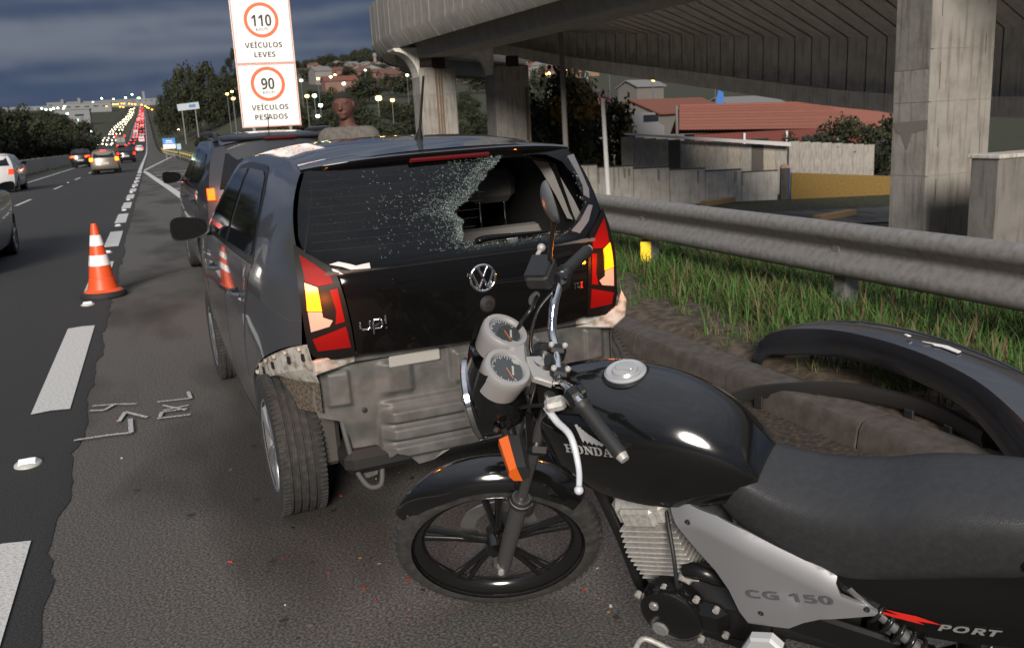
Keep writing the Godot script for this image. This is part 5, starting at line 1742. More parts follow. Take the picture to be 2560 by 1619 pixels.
func build_damaged_car() -> void:
	var P := UP
	var o := thing("hatchback_car", "dark grey hatchback with broken rear window, missing bumper and hazard lights on, beside the motorcycle", "car", Vector3(1.119, -0.005, -3.785))
	o.transform.basis = Basis(Vector3.UP, deg_to_rad(1.9)) * Basis(Vector3.BACK, deg_to_rad(1.06))
	var paint := mat("car_paint_grey", lin(0.090, 0.094, 0.105), 0.32, 0.45, 1.0)
	var gloss := mat("gloss_black", lin(0.004), 0.05)
	gloss.metallic_specular = 0.36
	var plastic := mat("black_plastic", lin(0.014), 0.55)
	var chrome := mat("chrome", lin(0.75), 0.08, 1.0)
	var bare := grainy("bare_body", noise_tex(411, 0.02, 5, [[0.2, lin(0.068, 0.066, 0.062)], [0.5, lin(0.088, 0.086, 0.082)], [0.85, lin(0.112, 0.110, 0.105)]]), 0.9, 0.5, null, 0.5, Color.WHITE, false)
	var flange := grainy("dirty_flange", noise_tex(412, 0.012, 4, [[0.25, lin(0.16, 0.125, 0.09)], [0.42, lin(0.36, 0.335, 0.295)], [0.8, lin(0.50, 0.485, 0.455)]]), 2.4, 0.75, null, 0.5, Color.WHITE, false)
	var mud := grainy("dried_mud", noise_tex(413, 0.04, 5, [[0.25, lin(0.045, 0.035, 0.025)], [0.5, lin(0.10, 0.078, 0.055)], [0.8, lin(0.17, 0.14, 0.10)]]), 2.6, 0.95, noise_tex(414, 0.06, 4, [], 512, 5.0), 1.0, Color.WHITE, false)
	var rear := func(q: Vector2) -> Vector3: return Vector3(q.x, q.y, car_rear(UP, q.x, q.y))
	var left := func(q: Vector2) -> Vector3: return Vector3(-car_w(UP, q.y, q.x), q.y, q.x)
	var right := func(q: Vector2) -> Vector3: return Vector3(car_w(UP, q.y, q.x), q.y, q.x)
	var cut := func(z: float, yb: float) -> float:
		if z > -0.24: return maxf(0.0, lut([[-0.24, 0.55], [-0.1, 0.625], [0.1, 0.70], [0.3, 0.765], [0.45, 0.80]], z))
		return yb
	part("body", car_shell(P, true, cut), paint, o)
	part("floor_pan", car_floor(P, false), plastic, o)
	for s in [-1.0, 1.0]:
		var wh := MB.new()
		wh.lathe([Vector2(0.345, 0.03), Vector2(0.345, 0.26), Vector2(0.01, 0.26)], 24, Transform3D(Basis(Vector3.BACK, PI / 2 * s), Vector3(s * 0.785, 0.305, 0.0)), PI * (1.0 if s < 0 else -0.5), PI * (1.5 if s < 0 else 0.0))
		part("wheel_housing", wh, mat("housing_dark", lin(0.02, 0.018, 0.016), 0.9), o)
	# inner lining seen through the broken window
	var b := MB.new()
	var lin_rows := []
	for z in [0.20, -0.1, -0.5, -1.0, -1.5, -1.9]:
		var row := []
		for q in [[-0.70, 0.6], [-0.70, 0.95], [-0.62, 1.15], [-0.545, 1.37], [-0.4, 1.415], [0.0, 1.43], [0.4, 1.415], [0.545, 1.37], [0.62, 1.15], [0.70, 0.95], [0.70, 0.6]]:
			row.append(Vector3(q[0] * (0.93 if z > 0.1 else 1.0), q[1] - (0.14 if z < -1.4 else 0.0), z))
		lin_rows.append(row)
	b.grid(lin_rows)
	b.quad(Vector3(-0.7, 0.5, -1.9), Vector3(0.7, 0.5, -1.9), Vector3(0.6, 1.3, -1.9), Vector3(-0.6, 1.3, -1.9))
	b.quad(Vector3(-0.64, 0.70, 0.40), Vector3(0.64, 0.70, 0.40), Vector3(0.7, 0.7, -0.5), Vector3(-0.7, 0.7, -0.5))
	part("cabin_lining", b, mat("cabin_dark", lin(0.010), 0.9), o)
	for s in [-1.0, 1.0]:
		b = MB.new()
		var g := []
		for q in [[0.06, 1.40, 0.27], [0.13, 1.33, 0.30], [0.19, 1.22, 0.345], [0.22, 1.12, 0.40]]:
			g.append([Vector3(s * (lut([[1.1, 0.60], [1.4, 0.50]], q[1]) - 0.005), q[1], q[0] - 0.10), Vector3(s * (lut([[1.1, 0.615], [1.4, 0.515]], q[1])), q[1] - 0.01, q[0] + 0.03)])
		b.grid(g)
		part("pillar_trim", b, mat("pale_trim", lin(0.42, 0.41, 0.39), 0.8), o, "pale grey inner pillar trim")
	b = MB.new()
	b.box(Vector3(0, 1.045, 0.19), Vector3(1.14, 0.02, 0.46), Basis(Vector3.RIGHT, -0.04), 0.008)
	part("parcel_shelf", b, mat("shelf_felt", lin(0.085, 0.080, 0.076), 0.95), o)
	var cloth := mat("seat_cloth", lin(0.14, 0.135, 0.13), 0.95)
	for x in [-0.36, 0.44]:
		b = MB.new()
		b.box(Vector3(x, 1.255, -0.40), Vector3(0.25, 0.16, 0.10), Basis(Vector3.RIGHT, 0.16), 0.04)
		var hr := part("headrest", b, cloth, o)
		b = MB.new()
		for s in [-0.065, 0.065]: b.tube([Vector3(x + s, 1.02, -0.40), Vector3(x + s, 1.20, -0.40)], 0.007, 8)
		part("post", b, chrome, hr)
		b = MB.new()
		b.box(Vector3(x, 0.83, -0.42), Vector3(0.56, 0.46, 0.16), Basis(Vector3.RIGHT, 0.22), 0.06)
		part("rear_seat_back", b, cloth, o)
		b = MB.new()
		b.box(Vector3(x, 0.95, -1.25), Vector3(0.46, 0.72, 0.14), Basis(Vector3.RIGHT, 0.2), 0.06)
		b.box(Vector3(x, 1.33, -1.18), Vector3(0.26, 0.15, 0.09), Basis(), 0.04)
		part("front_seat", b, cloth, o)
	b = MB.new()
	b.ball(Vector3(0.27, 1.075, 0.23), Vector3(0.028, 0.026, 0.02), 9, 6)
	part("white_tissue", b, mat("tissue", lin(0.75), 0.9), o)
	# tailgate
	var gate := [Vector2(-0.516, 1.043), Vector2(-0.503, 0.95), Vector2(-0.492, 0.85), Vector2(-0.488, 0.745), Vector2(0.0, 0.735), Vector2(0.505, 0.745), Vector2(0.512, 0.85), Vector2(0.520, 0.95), Vector2(0.535, 1.043), Vector2(0.28, 1.050), Vector2(0.0, 1.052), Vector2(-0.28, 1.050)]
	b = MB.new()
	b.patch(gate, rear, 0.012, 0.03, 0.05)
	part("tailgate", b, gloss, o)
	b = MB.new()
	b.patch([Vector2(-0.53, 1.05), Vector2(-0.52, 1.040), Vector2(0.0, 1.048), Vector2(0.54, 1.040), Vector2(0.55, 1.05), Vector2(0.0, 1.06)], rear, 0.004, 0.0, 0.1)
	part("tailgate_gap", b, mat("gap_black", lin(0.003), 0.9), o)
	var outline := [Vector2(-0.560, 1.425), Vector2(-0.592, 1.36), Vector2(-0.616, 1.28), Vector2(-0.632, 1.19), Vector2(-0.626, 1.15), Vector2(-0.59, 1.112), Vector2(-0.53, 1.062), Vector2(-0.3, 1.057), Vector2(0.0, 1.059), Vector2(0.3, 1.057), Vector2(0.545, 1.062), Vector2(0.60, 1.112), Vector2(0.638, 1.16), Vector2(0.640, 1.21), Vector2(0.622, 1.29), Vector2(0.598, 1.36), Vector2(0.560, 1.425), Vector2(0.3, 1.435), Vector2(0.0, 1.438), Vector2(-0.3, 1.435)]
	var hole := [Vector2(0.232, 1.46), Vector2(0.236, 1.425), Vector2(0.209, 1.401), Vector2(0.182, 1.380), Vector2(0.150, 1.366), Vector2(0.128, 1.340), Vector2(0.103, 1.326), Vector2(0.083, 1.300), Vector2(0.055, 1.285), Vector2(0.032, 1.262), Vector2(0.003, 1.252), Vector2(-0.034, 1.226), Vector2(-0.022, 1.206), Vector2(-0.004, 1.190), Vector2(-0.024, 1.166), Vector2(-0.020, 1.144), Vector2(-0.034, 1.118), Vector2(0.012, 1.108), Vector2(0.06, 1.099), Vector2(0.132, 1.102), Vector2(0.25, 1.106), Vector2(0.337, 1.104), Vector2(0.383, 1.094), Vector2(0.435, 1.096), Vector2(0.499, 1.135), Vector2(0.55, 1.180), Vector2(0.566, 1.200), Vector2(0.575, 1.232), Vector2(0.560, 1.270), Vector2(0.562, 1.311), Vector2(0.532, 1.345), Vector2(0.516, 1.375), Vector2(0.478, 1.395), Vector2(0.44, 1.412), Vector2(0.38, 1.416), Vector2(0.335, 1.414), Vector2(0.300, 1.46)]
	var tint := mat("tinted_glass", Color(0.03, 0.035, 0.037, 0.86), 0.06)
	tint.transparency = BaseMaterial3D.TRANSPARENCY_ALPHA
	b = MB.new()
	for piece in Geometry2D.clip_polygons(PackedVector2Array(outline), PackedVector2Array(hole)):
		b.patch(Array(piece), rear, 0.006, 0.005, 0.06)
	var pane := part("rear_window", b, tint, o, "broken tinted rear window")
	# crazed strip along the break: crumbs still hanging together
	var crumb := mat("glass_crumbs", lin(0.26, 0.33, 0.305), 0.25)
	rng.seed = 61
	b = MB.new()
	var inner := hole.slice(1, 17)
	for k in 1900:
		var i := rng.randi() % (inner.size() - 1)
		var q: Vector2 = inner[i].lerp(inner[i + 1], rng.randf())
		var wide := lut([[0, 0.07], [8, 0.085], [11, 0.04], [15, 0.02]], i)
		q += Vector2(-1.0, 0.16) * (pow(rng.randf(), 1.2) * wide if k % 4 else rng.randf() * wide * 2.4) + Vector2(0.006, 0)
		crumb_at(b, rear, q, rng.randf_range(0.0007, 0.0024), 0.008)
	for k in 700:                                               # sparkle over the rest of the pane
		var q := Vector2(rng.randf_range(-0.58, 0.12), rng.randf_range(1.12, 1.41))
		if rng.randf() < 0.6: q = Vector2(-0.10 + rng.randfn() * 0.10, 1.245 + rng.randfn() * 0.035)
		if Geometry2D.is_point_in_polygon(q, PackedVector2Array(hole)) or not Geometry2D.is_point_in_polygon(q, PackedVector2Array(outline)): continue
		crumb_at(b, rear, q, rng.randf_range(0.0005, 0.0014), 0.007)
	for k in 260:                                               # crumbs on the lower edge and the frame on the right
		var q := Vector2(rng.randf_range(-0.03, 0.48), 1.098 + absf(rng.randfn()) * 0.010 - 0.006)
		if k % 3 == 0: q = Vector2(0.57 + rng.randfn() * 0.012, rng.randf_range(1.19, 1.39))
		crumb_at(b, rear, q, rng.randf_range(0.0010, 0.0030), 0.009)
	for k in 360:                                               # and on the shelf inside
		var q := Vector3(rng.randf_range(-0.02, 0.5), 1.062, rng.randf_range(0.18, 0.36))
		var s := rng.randf_range(0.001, 0.0035)
		b.box(q, Vector3(s, s, s) * 2.0, Basis(Vector3(1, 1, 0).normalized(), rng.randf() * 3.0))
	var web := MB.new()                                         # connected crack web round the break
	for gx in 92:
		for gy in 74:
			var q0 := Vector2(-0.36, 1.09) + Vector2(gx, gy) * 0.0066
			var edge := 9.0
			for i in range(0, inner.size(), 2): edge = minf(edge, q0.distance_to(inner[i]))
			var keep := exp(-edge / 0.045) + 0.16 * exp(-pow((q0.y - 1.245) / 0.05, 2.0)) * exp(-edge / 0.16) + 0.02
			if rng.randf() > keep * 1.5: continue
			if Geometry2D.is_point_in_polygon(q0, PackedVector2Array(hole)) or not Geometry2D.is_point_in_polygon(q0, PackedVector2Array(outline)): continue
			for k in 2:
				var q1 := q0 + (Vector2(0.0066, 0) if k else Vector2(0, 0.0066)) + Vector2(rng.randfn(), rng.randfn()) * 0.0026
				var nn := Vector2(-(q1 - q0).y, (q1 - q0).x).normalized() * rng.randf_range(0.0002, 0.0006)
				var off := Vector3(0, 0.003, 0.0075)
				web.tri(rear.call(q0 - nn) + off, rear.call(q1) + off, rear.call(q0 + nn) + off)
	part("crack_web", web, crumb, o).set_meta("kind", "stuff")
	var frag := part("glass_crumbs", b, crumb, o)
	frag.set_meta("kind", "stuff")
	for k in 9:
		b = MB.new()
		b.patch([Vector2(-0.595 + k * 0.004, 1.135 + k * 0.031), Vector2(0.02 + k * 0.02 if k < 6 else -0.06 + k * 0.02, 1.135 + k * 0.031), Vector2(0.02 + k * 0.02 if k < 6 else -0.06 + k * 0.02, 1.1356 + k * 0.031), Vector2(-0.595 + k * 0.004, 1.1356 + k * 0.031)], rear, 0.0075, 0.0, 0.1)
		part("heating_wire", b, mat("heater_wire", lin(0.030, 0.021, 0.016), 0.6), pane)
	b = MB.new()                                                # torn pale edge of the seal at lower left
	b.patch([Vector2(-0.545, 1.085), Vector2(-0.50, 1.073), Vector2(-0.47, 1.060), Vector2(-0.40, 1.058), Vector2(-0.40, 1.078), Vector2(-0.43, 1.075), Vector2(-0.45, 1.072), Vector2(-0.47, 1.080), Vector2(-0.51, 1.092)], rear, 0.008, 0.0, 0.0)
	b.patch([Vector2(-0.555, 1.075), Vector2(-0.53, 1.05), Vector2(-0.50, 1.045), Vector2(-0.515, 1.058)], rear, 0.014, 0.0, 0.0)
	part("torn_seal", b, mat("torn_edge", lin(0.45, 0.47, 0.50), 0.4), o, "torn pale edge of the window seal")
	# right-hand frame laid bare beside the hole
	b = MB.new()
	b.patch([Vector2(0.585, 1.40), Vector2(0.60, 1.32), Vector2(0.612, 1.25), Vector2(0.60, 1.215), Vector2(0.575, 1.232), Vector2(0.585, 1.27), Vector2(0.572, 1.33), Vector2(0.55, 1.395)], rear, 0.009, 0.004, 0.04)
	b.patch([Vector2(0.46, 1.10), Vector2(0.52, 1.135), Vector2(0.585, 1.19), Vector2(0.607, 1.185), Vector2(0.56, 1.125), Vector2(0.50, 1.085)], rear, 0.009, 0.004, 0.04)
	part("bared_window_frame", b, mat("frame_grey", lin(0.13, 0.135, 0.145), 0.4), o, "bare grey window frame on the right of the hole")
	# spoiler lip with its stop lamp
	b = MB.new()
	var g := []
	var under := []
	for i in 25:
		var u := -1.0 + i / 12.0
		var x := u * 0.575
		var dz := -0.09 * pow(absf(x) / 0.66, 2.5) - 0.03 * pow(absf(u), 6.0)
		var dy := -0.028 * pow(absf(u), 3.0)
		g.append([Vector3(x * 0.95, 1.487 + dy * 1.4, 0.03 + dz), Vector3(x * 0.97, 1.482 + dy * 1.2, 0.14 + dz), Vector3(x, 1.470 + dy, 0.262 + dz), Vector3(x, 1.462 + dy, 0.282 + dz)])
		under.append([Vector3(x, 1.4619 + dy, 0.282 + dz), Vector3(x, 1.450 + dy, 0.285 + dz), Vector3(x, 1.420 + dy * 0.7, 0.262 + dz), Vector3(x, 1.415 + dy * 0.5, 0.22 + dz)])
	b.grid(g)
	var sp := part("spoiler", b, paint, o)
	b = MB.new()
	b.grid(under)
	part("spoiler_underside", b, gloss, sp)
	b = MB.new()
	b.box(Vector3(0.005, 1.437, 0.281), Vector3(0.34, 0.020, 0.014), Basis(Vector3.RIGHT, 0.5), 0.006)
	part("stop_lamp", b, mat("lens_red_dark", lin(0.085, 0.004, 0.004), 0.25), sp)
	b = MB.new()
	b.tube([Vector3(0.0, 1.500, -0.10), Vector3(0.0, 1.522, -0.085), Vector3(0.0, 1.555, -0.065)], [0.022, 0.016, 0.007], 10)
	b.tube([Vector3(0.0, 1.550, -0.067), Vector3(0.0, 1.765, 0.045)], [0.0065, 0.005], 8)
	part("antenna", b, plastic, o)
	# lamps
	var sur := [Vector2(-0.652, 1.165), Vector2(-0.615, 1.131), Vector2(-0.545, 1.078), Vector2(-0.522, 1.035), Vector2(-0.508, 0.949), Vector2(-0.498, 0.85), Vector2(-0.492, 0.742), Vector2(-0.56, 0.735), Vector2(-0.615, 0.738), Vector2(-0.643, 0.755), Vector2(-0.658, 0.79), Vector2(-0.662, 0.86), Vector2(-0.664, 1.0), Vector2(-0.660, 1.1)]
	var lens := {"red_top": [Vector2(-0.640, 1.125), Vector2(-0.595, 1.088), Vector2(-0.547, 1.045), Vector2(-0.541, 1.016), Vector2(-0.594, 1.011), Vector2(-0.636, 1.030)], "amber": [Vector2(-0.640, 1.026), Vector2(-0.598, 1.006), Vector2(-0.594, 0.922), Vector2(-0.644, 0.928)], "white": [Vector2(-0.643, 0.925), Vector2(-0.594, 0.919), Vector2(-0.592, 0.898), Vector2(-0.560, 0.884), Vector2(-0.574, 0.863), Vector2(-0.640, 0.848)], "red_low": [Vector2(-0.638, 0.820), Vector2(-0.516, 0.857), Vector2(-0.506, 0.776), Vector2(-0.624, 0.773)], "red_inner": [Vector2(-0.557, 0.995), Vector2(-0.530, 0.998), Vector2(-0.518, 0.876), Vector2(-0.552, 0.868), Vector2(-0.544, 0.92)]}
	var red := mat("lens_red", lin(0.16, 0.004, 0.004), 0.42)
	red.metallic_specular = 0.2
	var amber := lamp_mat("lamp_amber", Color(1.0, 0.50, 0.03), 1.1)
	for s in [-1.0, 1.0]:
		var lamp := Node3D.new()
		lamp.name = "tail_lamp"
		o.add_child(lamp, true)
		b = MB.new()
		b.patch(sur if s < 0 else mirror_poly(sur), rear, 0.016, 0.03, 0.05)
		var hm := mat("lamp_housing", lin(0.006), 0.4)
		hm.metallic_specular = 0.25
		part("housing", b, hm, lamp)
		for k in lens:
			b = MB.new()
			b.patch(lens[k] if s < 0 else mirror_poly(lens[k]), rear, 0.0195, 0.003, 0.03)
			part({"red_top": "brake_lens", "amber": "indicator_lamp", "white": "reversing_lens", "red_low": "reflector_lens", "red_inner": "inner_lens"}[k], b, amber if k == "amber" else (mat("lens_white", lin(0.34, 0.31, 0.29), 0.35) if k == "white" else red), lamp)
		lamp_light(o, Vector3(s * 0.635, 0.97, 0.56), Color(1.0, 0.5, 0.08), 0.022)
	# badges
	var at := Transform3D(Basis(), Vector3(0.022, 0.975, 0.492))
	var emblem := Node3D.new()
	emblem.name = "emblem"
	o.add_child(emblem, true)
	b = MB.new()
	b.lathe([Vector2(0.049, 0.0), Vector2(0.049, 0.004), Vector2(0.001, 0.004)], 32, at * Transform3D(Basis(Vector3.RIGHT, PI / 2), Vector3.ZERO))
	part("disc", b, gloss, emblem)
	b = MB.new()
	var circ := []
	for k in 33: circ.append(at * Vector3(cos(TAU * k / 32) * 0.051, sin(TAU * k / 32) * 0.051, 0.004))
	b.tube(circ, 0.0068, 8, false)
	for pl in [[Vector2(-0.021, 0.044), Vector2(-0.001, 0.005), Vector2(0.001, 0.005), Vector2(0.021, 0.044)], [Vector2(-0.043, 0.022), Vector2(-0.019, -0.040), Vector2(-0.001, -0.004), Vector2(0.001, -0.004), Vector2(0.019, -0.040), Vector2(0.043, 0.022)]]:
		var pp := []
		for q in pl: pp.append(at * Vector3(q.x, q.y, 0.006))
		for k in pp.size() - 1: b.tube([pp[k], pp[k + 1]], 0.0060, 6)
	part("letters", b, chrome, emblem)
	b = MB.new()
	for pl in [[Vector2(0, 0.03), Vector2(0, 0.008), Vector2(0.006, 0.0), Vector2(0.026, 0.0), Vector2(0.032, 0.008), Vector2(0.032, 0.03)], [Vector2(0.044, -0.018), Vector2(0.044, 0.024), Vector2(0.05, 0.031), Vector2(0.068, 0.031), Vector2(0.074, 0.024), Vector2(0.074, 0.007), Vector2(0.068, 0.0), Vector2(0.048, 0.0)], [Vector2(0.088, 0.044), Vector2(0.088, 0.014)], [Vector2(0.088, 0.002), Vector2(0.088, -0.004)]]:
		var pp := []
		for q in pl: pp.append(rear.call(Vector2(-0.468 + q.x * 1.08, 0.836 + q.y * 1.1)) + Vector3(0, 0, 0.016))
		b.tube(pp, 0.0050, 6)
	part("model_lettering", b, chrome, o)
	var ts := part("engine_lettering", text_mesh("TS", 0.026, 0.004, "Droid Sans", 700), chrome, o)
	ts.transform = Transform3D(Basis(Vector3.UP, 0.18), rear.call(Vector2(0.445, 0.882)) + Vector3(0, 0, 0.016))
	ts = part("engine_lettering", text_mesh("I", 0.026, 0.004, "Droid Sans", 700), mat("badge_red", lin(0.6, 0.03, 0.02), 0.3), o)
	ts.transform = Transform3D(Basis(Vector3.UP, 0.2), rear.call(Vector2(0.470, 0.882)) + Vector3(0, 0, 0.016))
	b = MB.new()
	b.lathe([Vector2(0.034, 0), Vector2(0.034, 0.012), Vector2(0.026, 0.020), Vector2(0.014, 0.022), Vector2(0.012, 0.014), Vector2(0.001, 0.014)], 20, Transform3D(Basis(Vector3.RIGHT, PI / 2).scaled(Vector3(1, 1.05, 1)), Vector3(0.036, 0.868, 0.478)))
	part("gate_button", b, plastic, o)
	b = MB.new()                                                # wiper arm cover and arm
	b.tube(curve([rear.call(Vector2(0.02, 1.112)) + Vector3(0, 0, 0.022), rear.call(Vector2(0.07, 1.122)) + Vector3(0, 0, 0.032), rear.call(Vector2(0.2, 1.119)) + Vector3(0, 0, 0.026), rear.call(Vector2(0.34, 1.116)) + Vector3(0, 0, 0.016)], 4), [0.012, 0.017, 0.019, 0.019, 0.018, 0.017, 0.016, 0.015, 0.013, 0.012, 0.010, 0.009, 0.008], 10, true, 0.7)
	part("wiper_cover", b, gloss, o)
	# bare rear panel
	var backf := func(q: Vector2) -> Vector3:
		var z := 0.395 - 0.05 * pow(absf(q.x) / 0.66, 3.0)
		z += 0.045 * smoothstep(0.715, 0.74, q.y)
		if absf(q.x) < 0.42:
			var k := smoothstep(0.42, 0.36, absf(q.x))
			var t := fmod(maxf(q.y - 0.28, 0.0), 0.072) / 0.072
			z += k * smoothstep(0.53, 0.49, q.y) * (0.030 * smoothstep(0.0, 0.22, t) * smoothstep(1.0, 0.72, t) + 0.02)
			z += k * 0.018 * smoothstep(0.54, 0.56, q.y) * smoothstep(0.69, 0.67, q.y) * smoothstep(0.16, 0.18, absf(absf(q.x) - 0.18) + 0.08)
			if q.y > 0.56 and absf(absf(q.x) - 0.13) < 0.02: z -= 0.01
		else:
			z += 0.016 * smoothstep(0.0, 0.02, 0.055 - absf(absf(q.x) - 0.56)) * smoothstep(0.0, 0.02, 0.08 - absf(q.y - 0.60))
			z -= 0.03 * smoothstep(0.46, 0.36, q.y)
		return Vector3(q.x, q.y, z)
	var bp := [Vector2(-0.492, 0.748), Vector2(-0.52, 0.70), Vector2(-0.640, 0.680), Vector2(-0.660, 0.555), Vector2(-0.645, 0.494), Vector2(-0.581, 0.474), Vector2(-0.554, 0.462), Vector2(-0.532, 0.32), Vector2(-0.518, 0.21), Vector2(-0.475, 0.207), Vector2(-0.44, 0.215), Vector2(-0.425, 0.26), Vector2(-0.37, 0.315), Vector2(-0.33, 0.30), Vector2(-0.28, 0.245), Vector2(-0.22, 0.25), Vector2(-0.15, 0.29), Vector2(0.0, 0.30), Vector2(0.3, 0.29), Vector2(0.43, 0.25), Vector2(0.48, 0.21), Vector2(0.54, 0.22), Vector2(0.56, 0.46), Vector2(0.655, 0.50), Vector2(0.665, 0.68), Vector2(0.53, 0.70), Vector2(0.50, 0.748), Vector2(0.0, 0.738)]
	b = MB.new()
	b.patch(bp, backf, 0.0, 0.02, 0.012)
	part("bare_rear_panel", b, bare, o, "bare dirty grey body panel where the bumper was")
	b = MB.new()
	b.box(Vector3(-0.255, 0.68, 0.405), Vector3(0.21, 0.045, 0.012), Basis(), 0.005)
	part("plate_recess", b, mat("recess_pale", lin(0.34, 0.33, 0.31), 0.6), o)
	for q in [[-0.47, 0.50], [-0.57, 0.69], [0.40, 0.48], [-0.42, 0.30]]:
		b = MB.new()
		b.lathe([Vector2(0.011, 0), Vector2(0.011, 0.006), Vector2(0.006, 0.008), Vector2(0.001, 0.008)], 10, Transform3D(Basis(Vector3.RIGHT, PI / 2), backf.call(Vector2(q[0], q[1]))))
		part("bolt_head", b, plastic, o)
	for s in [-1.0, 1.0]:
		b = MB.new()
		var bk := [Vector2(-0.09, -0.028), Vector2(0.085, -0.018), Vector2(0.09, 0.016), Vector2(0.04, 0.030), Vector2(-0.09, 0.026)]
		if s > 0: bk = [Vector2(-0.10, -0.030), Vector2(0.06, -0.045), Vector2(0.115, 0.0), Vector2(0.125, 0.07), Vector2(0.105, 0.115), Vector2(0.085, 0.05), Vector2(0.03, 0.012), Vector2(-0.10, 0.020)]
		b.prism(bk, 0.03, Transform3D(Basis(Vector3.UP, -0.35 * s), Vector3(s * 0.575, 0.715, 0.385)), 0.006)
		part("bumper_bracket", b, flange, o, "dirty white bracket under the tail lamp")
		var skin := []
		var low := []
		var inn := []
		for k in 13:
			var z := lerpf(-0.24, 0.40, k / 12.0)
			var y := lut([[-0.24, 0.55], [-0.1, 0.625], [0.1, 0.70], [0.3, 0.765], [0.45, 0.80]], z)
			var x := car_w(UP, y, z) - 0.012
			skin.append(Vector3(s * x, y + 0.012, z))
			low.append(Vector3(s * (x - 0.012), y - lerpf(0.05, 0.085, k / 12.0), z + 0.012))
			inn.append(Vector3(s * (x - lerpf(0.05, 0.03, k / 12.0)), lerpf(0.47, 0.52, k / 12.0), lerpf(-0.16, 0.385, k / 12.0)))
		b = MB.new()
		b.grid([skin, low])
		b.grid([low, inn.map(func(v: Vector3) -> Vector3: return v + Vector3(0, 0.12, 0))])
		var fl := part("fender_flange", b, flange, o, "dirty white flange below the torn off bumper")
		for k in [3, 6, 9, 11]:
			var c: Vector3 = (skin[k] + low[k]) / 2
			b = MB.new()
			b.box(c + Vector3(s * 0.001, 0.0, 0), Vector3(0.012, 0.030, 0.026), Basis(), 0.003)
			part("clip_hole", b, mats["gap_black"], fl)
		for k in range(1, 12, 2):
			b = MB.new()
			b.box(skin[k] + Vector3(s * 0.006, -0.012, 0), Vector3(0.014, 0.016, 0.024), Basis(), 0.003)
			part("clip_tab", b, flange, fl)
		b = MB.new()
		b.grid([inn.map(func(v: Vector3) -> Vector3: return v + Vector3(0, 0.125, 0.002)), inn])
		part("wheel_liner", b, mud, o, "mud caked wheel liner")
	# hanging cable, axle parts
	b = MB.new()
	b.tube(curve([Vector3(-0.555, 0.46, 0.34), Vector3(-0.548, 0.38, 0.36), Vector3(-0.53, 0.27, 0.37), Vector3(-0.49, 0.19, 0.39), Vector3(-0.44, 0.185, 0.39), Vector3(-0.42, 0.24, 0.36)], 5), 0.011, 8)
	part("hanging_cable", b, mat("cable_grey", lin(0.07), 0.7), o)
	b = MB.new()
	b.tube([Vector3(-0.6, 0.28, 0.02), Vector3(0.6, 0.28, 0.02)], 0.045, 10)
	b.box(Vector3(-0.60, 0.36, 0.20), Vector3(0.10, 0.22, 0.10), Basis(), 0.02)
	b.box(Vector3(0.1, 0.30, 0.16), Vector3(0.5, 0.14, 0.22), Basis(), 0.05)
	for k in 9: b.tube([Vector3(-0.57 + cos(k * 0.7) * 0.04, 0.30 + k * 0.02, 0.16 + sin(k * 0.7) * 0.04), Vector3(-0.57 + cos(k * 0.7 + 0.7) * 0.04, 0.32 + k * 0.02, 0.16 + sin(k * 0.7 + 0.7) * 0.04)], 0.008, 5)
	part("rear_axle", b, mat("axle_grey", lin(0.055, 0.05, 0.046), 0.7), o)
	for q in [[0.0, 1], [-2.42, 1]]:
		for s in [-1.0, 1.0]:
			make_wheel(o, Vector3(s * 0.715, 0.302, q[0]), s, 0.302, 0.185, q[0] == 0.0 or s < 0)
	# windows, seams, handles and mirrors on the flanks
	var wr := [Vector2(-1.03, 1.062), Vector2(-0.27, 1.072), Vector2(-0.245, 1.085), Vector2(-0.29, 1.16), Vector2(-0.40, 1.30), Vector2(-0.50, 1.385), Vector2(-0.60, 1.408), Vector2(-1.06, 1.412)]
	var wf := [Vector2(-1.13, 1.062), Vector2(-1.98, 1.055), Vector2(-2.0, 1.07), Vector2(-1.90, 1.15), Vector2(-1.62, 1.33), Vector2(-1.47, 1.395), Vector2(-1.16, 1.412)]
	var frame := [Vector2(-0.20, 1.045), Vector2(-0.21, 1.075), Vector2(-0.26, 1.17), Vector2(-0.38, 1.33), Vector2(-0.50, 1.415), Vector2(-0.62, 1.436), Vector2(-1.2, 1.440), Vector2(-1.48, 1.42), Vector2(-1.65, 1.345), Vector2(-1.94, 1.16), Vector2(-2.06, 1.06), Vector2(-2.04, 1.035)]
	for s in [-1.0, 1.0]:
		var f: Callable = left if s < 0 else right
		b = MB.new()
		b.patch(frame, f, 0.003, 0.002, 0.08)
		part("window_surround", b, mat("satin_black", lin(0.010), 0.3), o)
		for w in [wr, wf]:
			b = MB.new()
			b.patch(w, f, 0.007, 0.003, 0.08)
			part("side_window", b, mat("dark_side_glass", lin(0.006, 0.007, 0.008), 0.05), o)
		b = MB.new()
		b.patch([Vector2(-0.215, 1.030), Vector2(-2.03, 1.022), Vector2(-2.03, 1.034), Vector2(-0.215, 1.042)], f, 0.006, 0.004, 0.1)
		part("belt_strip", b, mat("belt_grey", lin(0.10), 0.35, 0.3), o)
		b = MB.new()
		for pl in [[Vector2(-1.08, 1.03), Vector2(-1.08, 0.60), Vector2(-1.09, 0.26)], [Vector2(-0.24, 1.03), Vector2(-0.235, 0.95), Vector2(-0.32, 0.80), Vector2(-0.40, 0.68), Vector2(-0.44, 0.50)], [Vector2(-2.06, 1.0), Vector2(-2.08, 0.6), Vector2(-2.05, 0.26)], [Vector2(-0.42, 0.275), Vector2(-2.05, 0.275)]]:
			for k in pl.size() - 1:
				var t: Vector2 = (pl[k + 1] - pl[k]).normalized()
				var nn := Vector2(-t.y, t.x) * 0.004
				b.patch([pl[k] - nn, pl[k + 1] - nn, pl[k + 1] + nn, pl[k] + nn], f, 0.0015, 0.0, 0.06)
